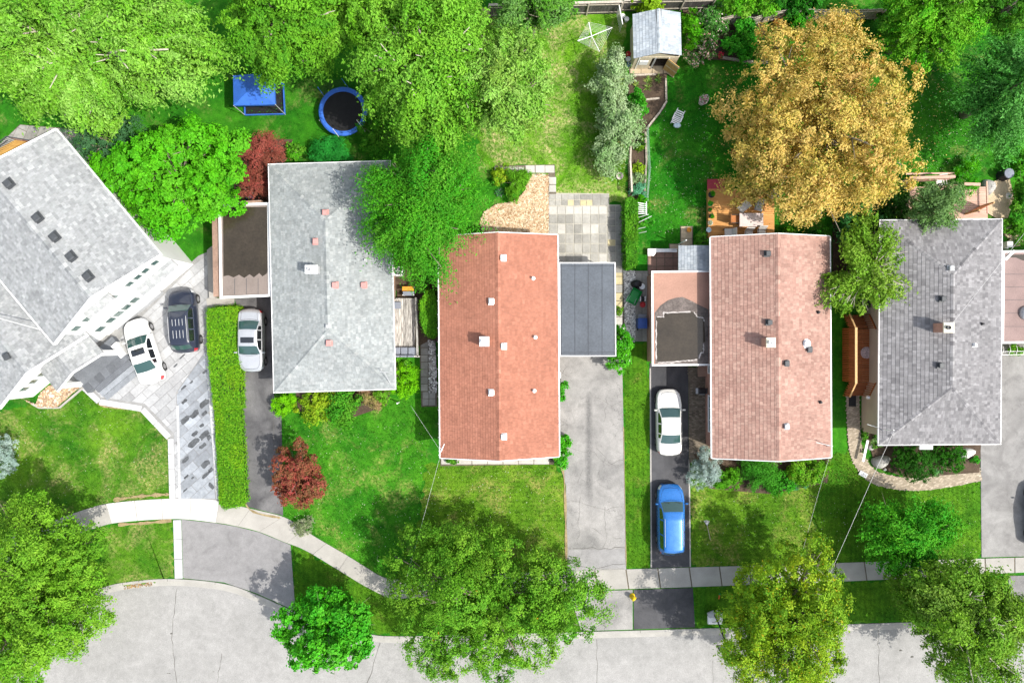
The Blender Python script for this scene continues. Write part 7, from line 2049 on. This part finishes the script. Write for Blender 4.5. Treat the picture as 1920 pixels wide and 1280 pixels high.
# deck at far left
dkl = thing('back_deck', 'golden plank deck with dark rail behind the white house', 'deck', P(15, 285)); M['deck_gold'] = wood_mat('golden_deck', (.50, .29, .08), (.38, .20, .045), .7, .12, 'X', 10)
pw = PP([(-60, 310), (28, 262), (62, 268), (-20, 330)], .6)
a0, a1, b1, b0 = pw
for i in range(14):
    t0, t1 = i / 14, (i + .95) / 14
    q = [a0 + (b0 - a0) * t0, a1 + (b1 - a1) * t0, a1 + (b1 - a1) * t1, a0 + (b0 - a0) * t1]
    MB().prism([Vector(x[:2]) for x in q], .5, .58).build('plank', M['deck_gold'], dkl)
for p0, p1 in ((P(-40, 296, 1.5), P(12, 256, 1.5)), (P(12, 256, 1.5), P(60, 264, 1.5)), (P(-40, 305, .7), P(14, 263, .7))): MB().bar(p0, p1, .06, .05).build('rail', M['dark_metal'], dkl)
for t in np.linspace(0, 1, 16): c = P(-40, 296, 1.5).lerp(P(12, 256, 1.5), t); MB().box((c.x, c.y, 1.05), (.02, .02, .9)).build('baluster', M['dark_metal'], dkl)
for t in np.linspace(0, 1, 10): c = P(12, 256, 1.5).lerp(P(60, 264, 1.5), t); MB().box((c.x, c.y, 1.05), (.02, .02, .9)).build('baluster', M['cedar'], dkl)

# boundary fence between white house and maple, concrete kerb wall by the carport
board_fence('dark plank side fence half hidden between white house and maple', [(150, 262), (185, 290), (208, 318)], 1.2, M['fence_dark'], M['fence_grey'], top_cap=False)
lw = MB().prism([Vector(p[:2]) for p in PP([(392, 470), (402, 462), (407, 560), (396, 560)])], 0, .35).build('low_wall', M['concrete'], None); tag(lw, 'low pale concrete wall left of the brown carport', 'wall')
fr_ = MB().prism([Vector(p[:2]) for p in PP([(388, 560), (440, 558), (440, 572), (390, 574)])], 0, .12).build('hedge_kerb', M['concrete'], None); tag(fr_, 'pale concrete strip at the head of the upper hedge', 'kerb')

# ------------------------------------------------------------------ street things
hy = thing('fire_hydrant', 'yellow fire hydrant beside the dark driveway apron', 'hydrant', P(1187, 1119)); M['yellow'] = surf('yellow_enamel', (.66, .46, .01), .1, 3, 15, .45, .05); p = P(1187, 1120, .4)
MB().lathe((p.x, p.y, 0), [(.20, 0), (.20, .06), (.13, .08), (.13, .48), (.17, .5), (.17, .55), (.14, .62), (.08, .70), (.04, .74)], 14).build('barrel', M['yellow'], hy, smooth=True)
for sx, sy in ((1, 0), (-1, 0), (0, -1)): MB().tube([(p.x, p.y, .40), (p.x + sx * .22, p.y + sy * .22, .40)], .065, 10).build('nozzle', M['yellow'], hy)
bh = thing('basketball_hoop', 'portable basketball hoop with white base by the kerb', 'basketball hoop', P(1338, 1152))
p = P(1341, 1162, .2); MB().box((p.x, p.y, .18), (1.05, .55, .26), 0, .08).build('base_tank', M['white'], bh)
for sx, m_ in ((-.28, 'headlight'), (.25, 'white')): MB().box((p.x + sx, p.y + .42, .24), (.5, .42, .16), .4 * (1 if sx < 0 else -1), .04).build('weight_bag', M['grey_metal'] if sx < 0 else M['white'], bh)
pb0 = P(1340, 1152, .3); pb1 = Vector((pb0.x - .05, pb0.y - .85, 3.05))
MB().tube([pb0, pb0.lerp(pb1, .5) + Vector((0, .1, 0)), pb1], .055, 8).build('pole', M['black_plastic'], bh)
for sx in (-.25, .25): MB().tube([(p.x + sx, p.y - .1, .3), pb0.lerp(pb1, .25)], .02, 5).build('brace', M['dark_metal'], bh)
bk0 = pb1 + Vector((0, -.25, .1))
fr2 = MB()
for dx in (-.55, .55): fr2.bar((bk0.x + dx, bk0.y, bk0.z - .4), (bk0.x + dx, bk0.y - .02, bk0.z + .4), .05, .05)
for dz in (-.4, .4): fr2.bar((bk0.x - .55, bk0.y, bk0.z + dz), (bk0.x + .55, bk0.y, bk0.z + dz), .05, .05)
bbd = fr2.build('backboard', M['black_plastic'], bh)
MB().box((bk0.x, bk0.y, bk0.z), (1.06, .02, .76)).build('panel', M['headlight'], bbd)
rim = MB(); rc = Vector((bk0.x, bk0.y - .35, bk0.z - .3)); rim.tube([rc + Vector((.23 * math.cos(t), .23 * math.sin(t), 0)) for t in np.linspace(0, 6.2832, 17)], .012, 5).build('rim', M['mower_orange'], bh)
for a in (-.1, .1): MB().bar(pb1 + Vector((a, 0, -.2)), bk0 + Vector((a, 0, -.3)), .03, .03).build('arm', M['black_plastic'], bh)
rk = thing('rake', 'grey fan rake lying on the dry front lawn', 'rake', P(1328, 992)); a, b = P(1326, 985, .06), P(1332, 1012, .06)
MB().tube([a, b], .02, 6).build('handle', M['log'], rk); hd = P(1325, 976, .05)
for k in range(9):
    t = -.5 + k / 8; MB().bar(a, (hd.x + t * .42, hd.y + .05 * (1 - 4 * t * t), .04), .02, .012).build('tine', M['grey_metal'], rk)
yt = thing('water_pistol', 'small green and orange toy lying by the yellow-green tree', 'toy', P(1348, 1118), R(80)); MB().box((0, 0, .06), (.28, .09, .09), 0, .03).build('body', M['mower_orange'], yt, local=True); MB().box((.2, 0, .07), (.12, .1, .1), 0, .03).build('tank', M['green_plastic'], yt, local=True)
bx = thing('marker_post', 'white marker post in the lawn by the lime ball shrub', 'post', P(746, 755)); p = P(746, 755, .5); MB().box((p.x, p.y, .4), (.08, .08, .8)).build('post', M['white'], bx); MB().box((p.x, p.y, .82), (.10, .10, .05), 0, .02).build('cap', M['white'], bx)
bc = MB().box(P(1599 + 6, 560, .25), (.4, .7, .5), R(-15), .05).build('storage_box', M['white'], None); tag(bc, 'white plastic box under the thin-crowned tree', 'box')

# overhead service cables
def cable(label, pts, r=.022, sag=.0):
    q = []
    for (a, b) in zip(pts[:-1], pts[1:]):
        a, b = Vector(a), Vector(b)
        for t in np.linspace(0, 1, 14)[:-1]: q.append(a.lerp(b, t) - Vector((0, 0, sag * 4 * t * (1 - t))))
    q.append(Vector(pts[-1]))
    o = MB().tube(q, r * .75, 5).build('service_cable', M['wire'], None, smooth=True)
    tag(o, label, 'cable'); return o
cable('cable running from the red house mast down across its front lawn', [P(826, 852, 3.3), P(797, 960, 3.5), P(768, 1062, 3.7), P(752, 1125, 3.8)], .009)
cable('cable strung between the light grey roof and the red house mast', [P(770, 760, 3.3), P(826, 845, 3.3)], .008)
cable('white cable running from the dark grey house toward the street', [P(1677, 806, 4.5), P(1640, 886, 4.4), P(1562, 1062, 4.3), P(1540, 1112, 4.2)], .013)
cable('white cable from the yellow-capped chimney over the right roof slope', [P(1786, 606, 5.1), P(1877, 492, 3.1), P(1950, 400, 4.0)], .012)
cable('thin cable from the pinkish house mast across its front lawn', [P(1561, 836, 4.5), P(1533, 930, 4.2), P(1500, 1050, 4.2), P(1488, 1095, 4.2)], .007)
cable('dark cable over the front wing of the white house', [P(-80, 575, 5.5), P(77, 618, 5.5)], .04)
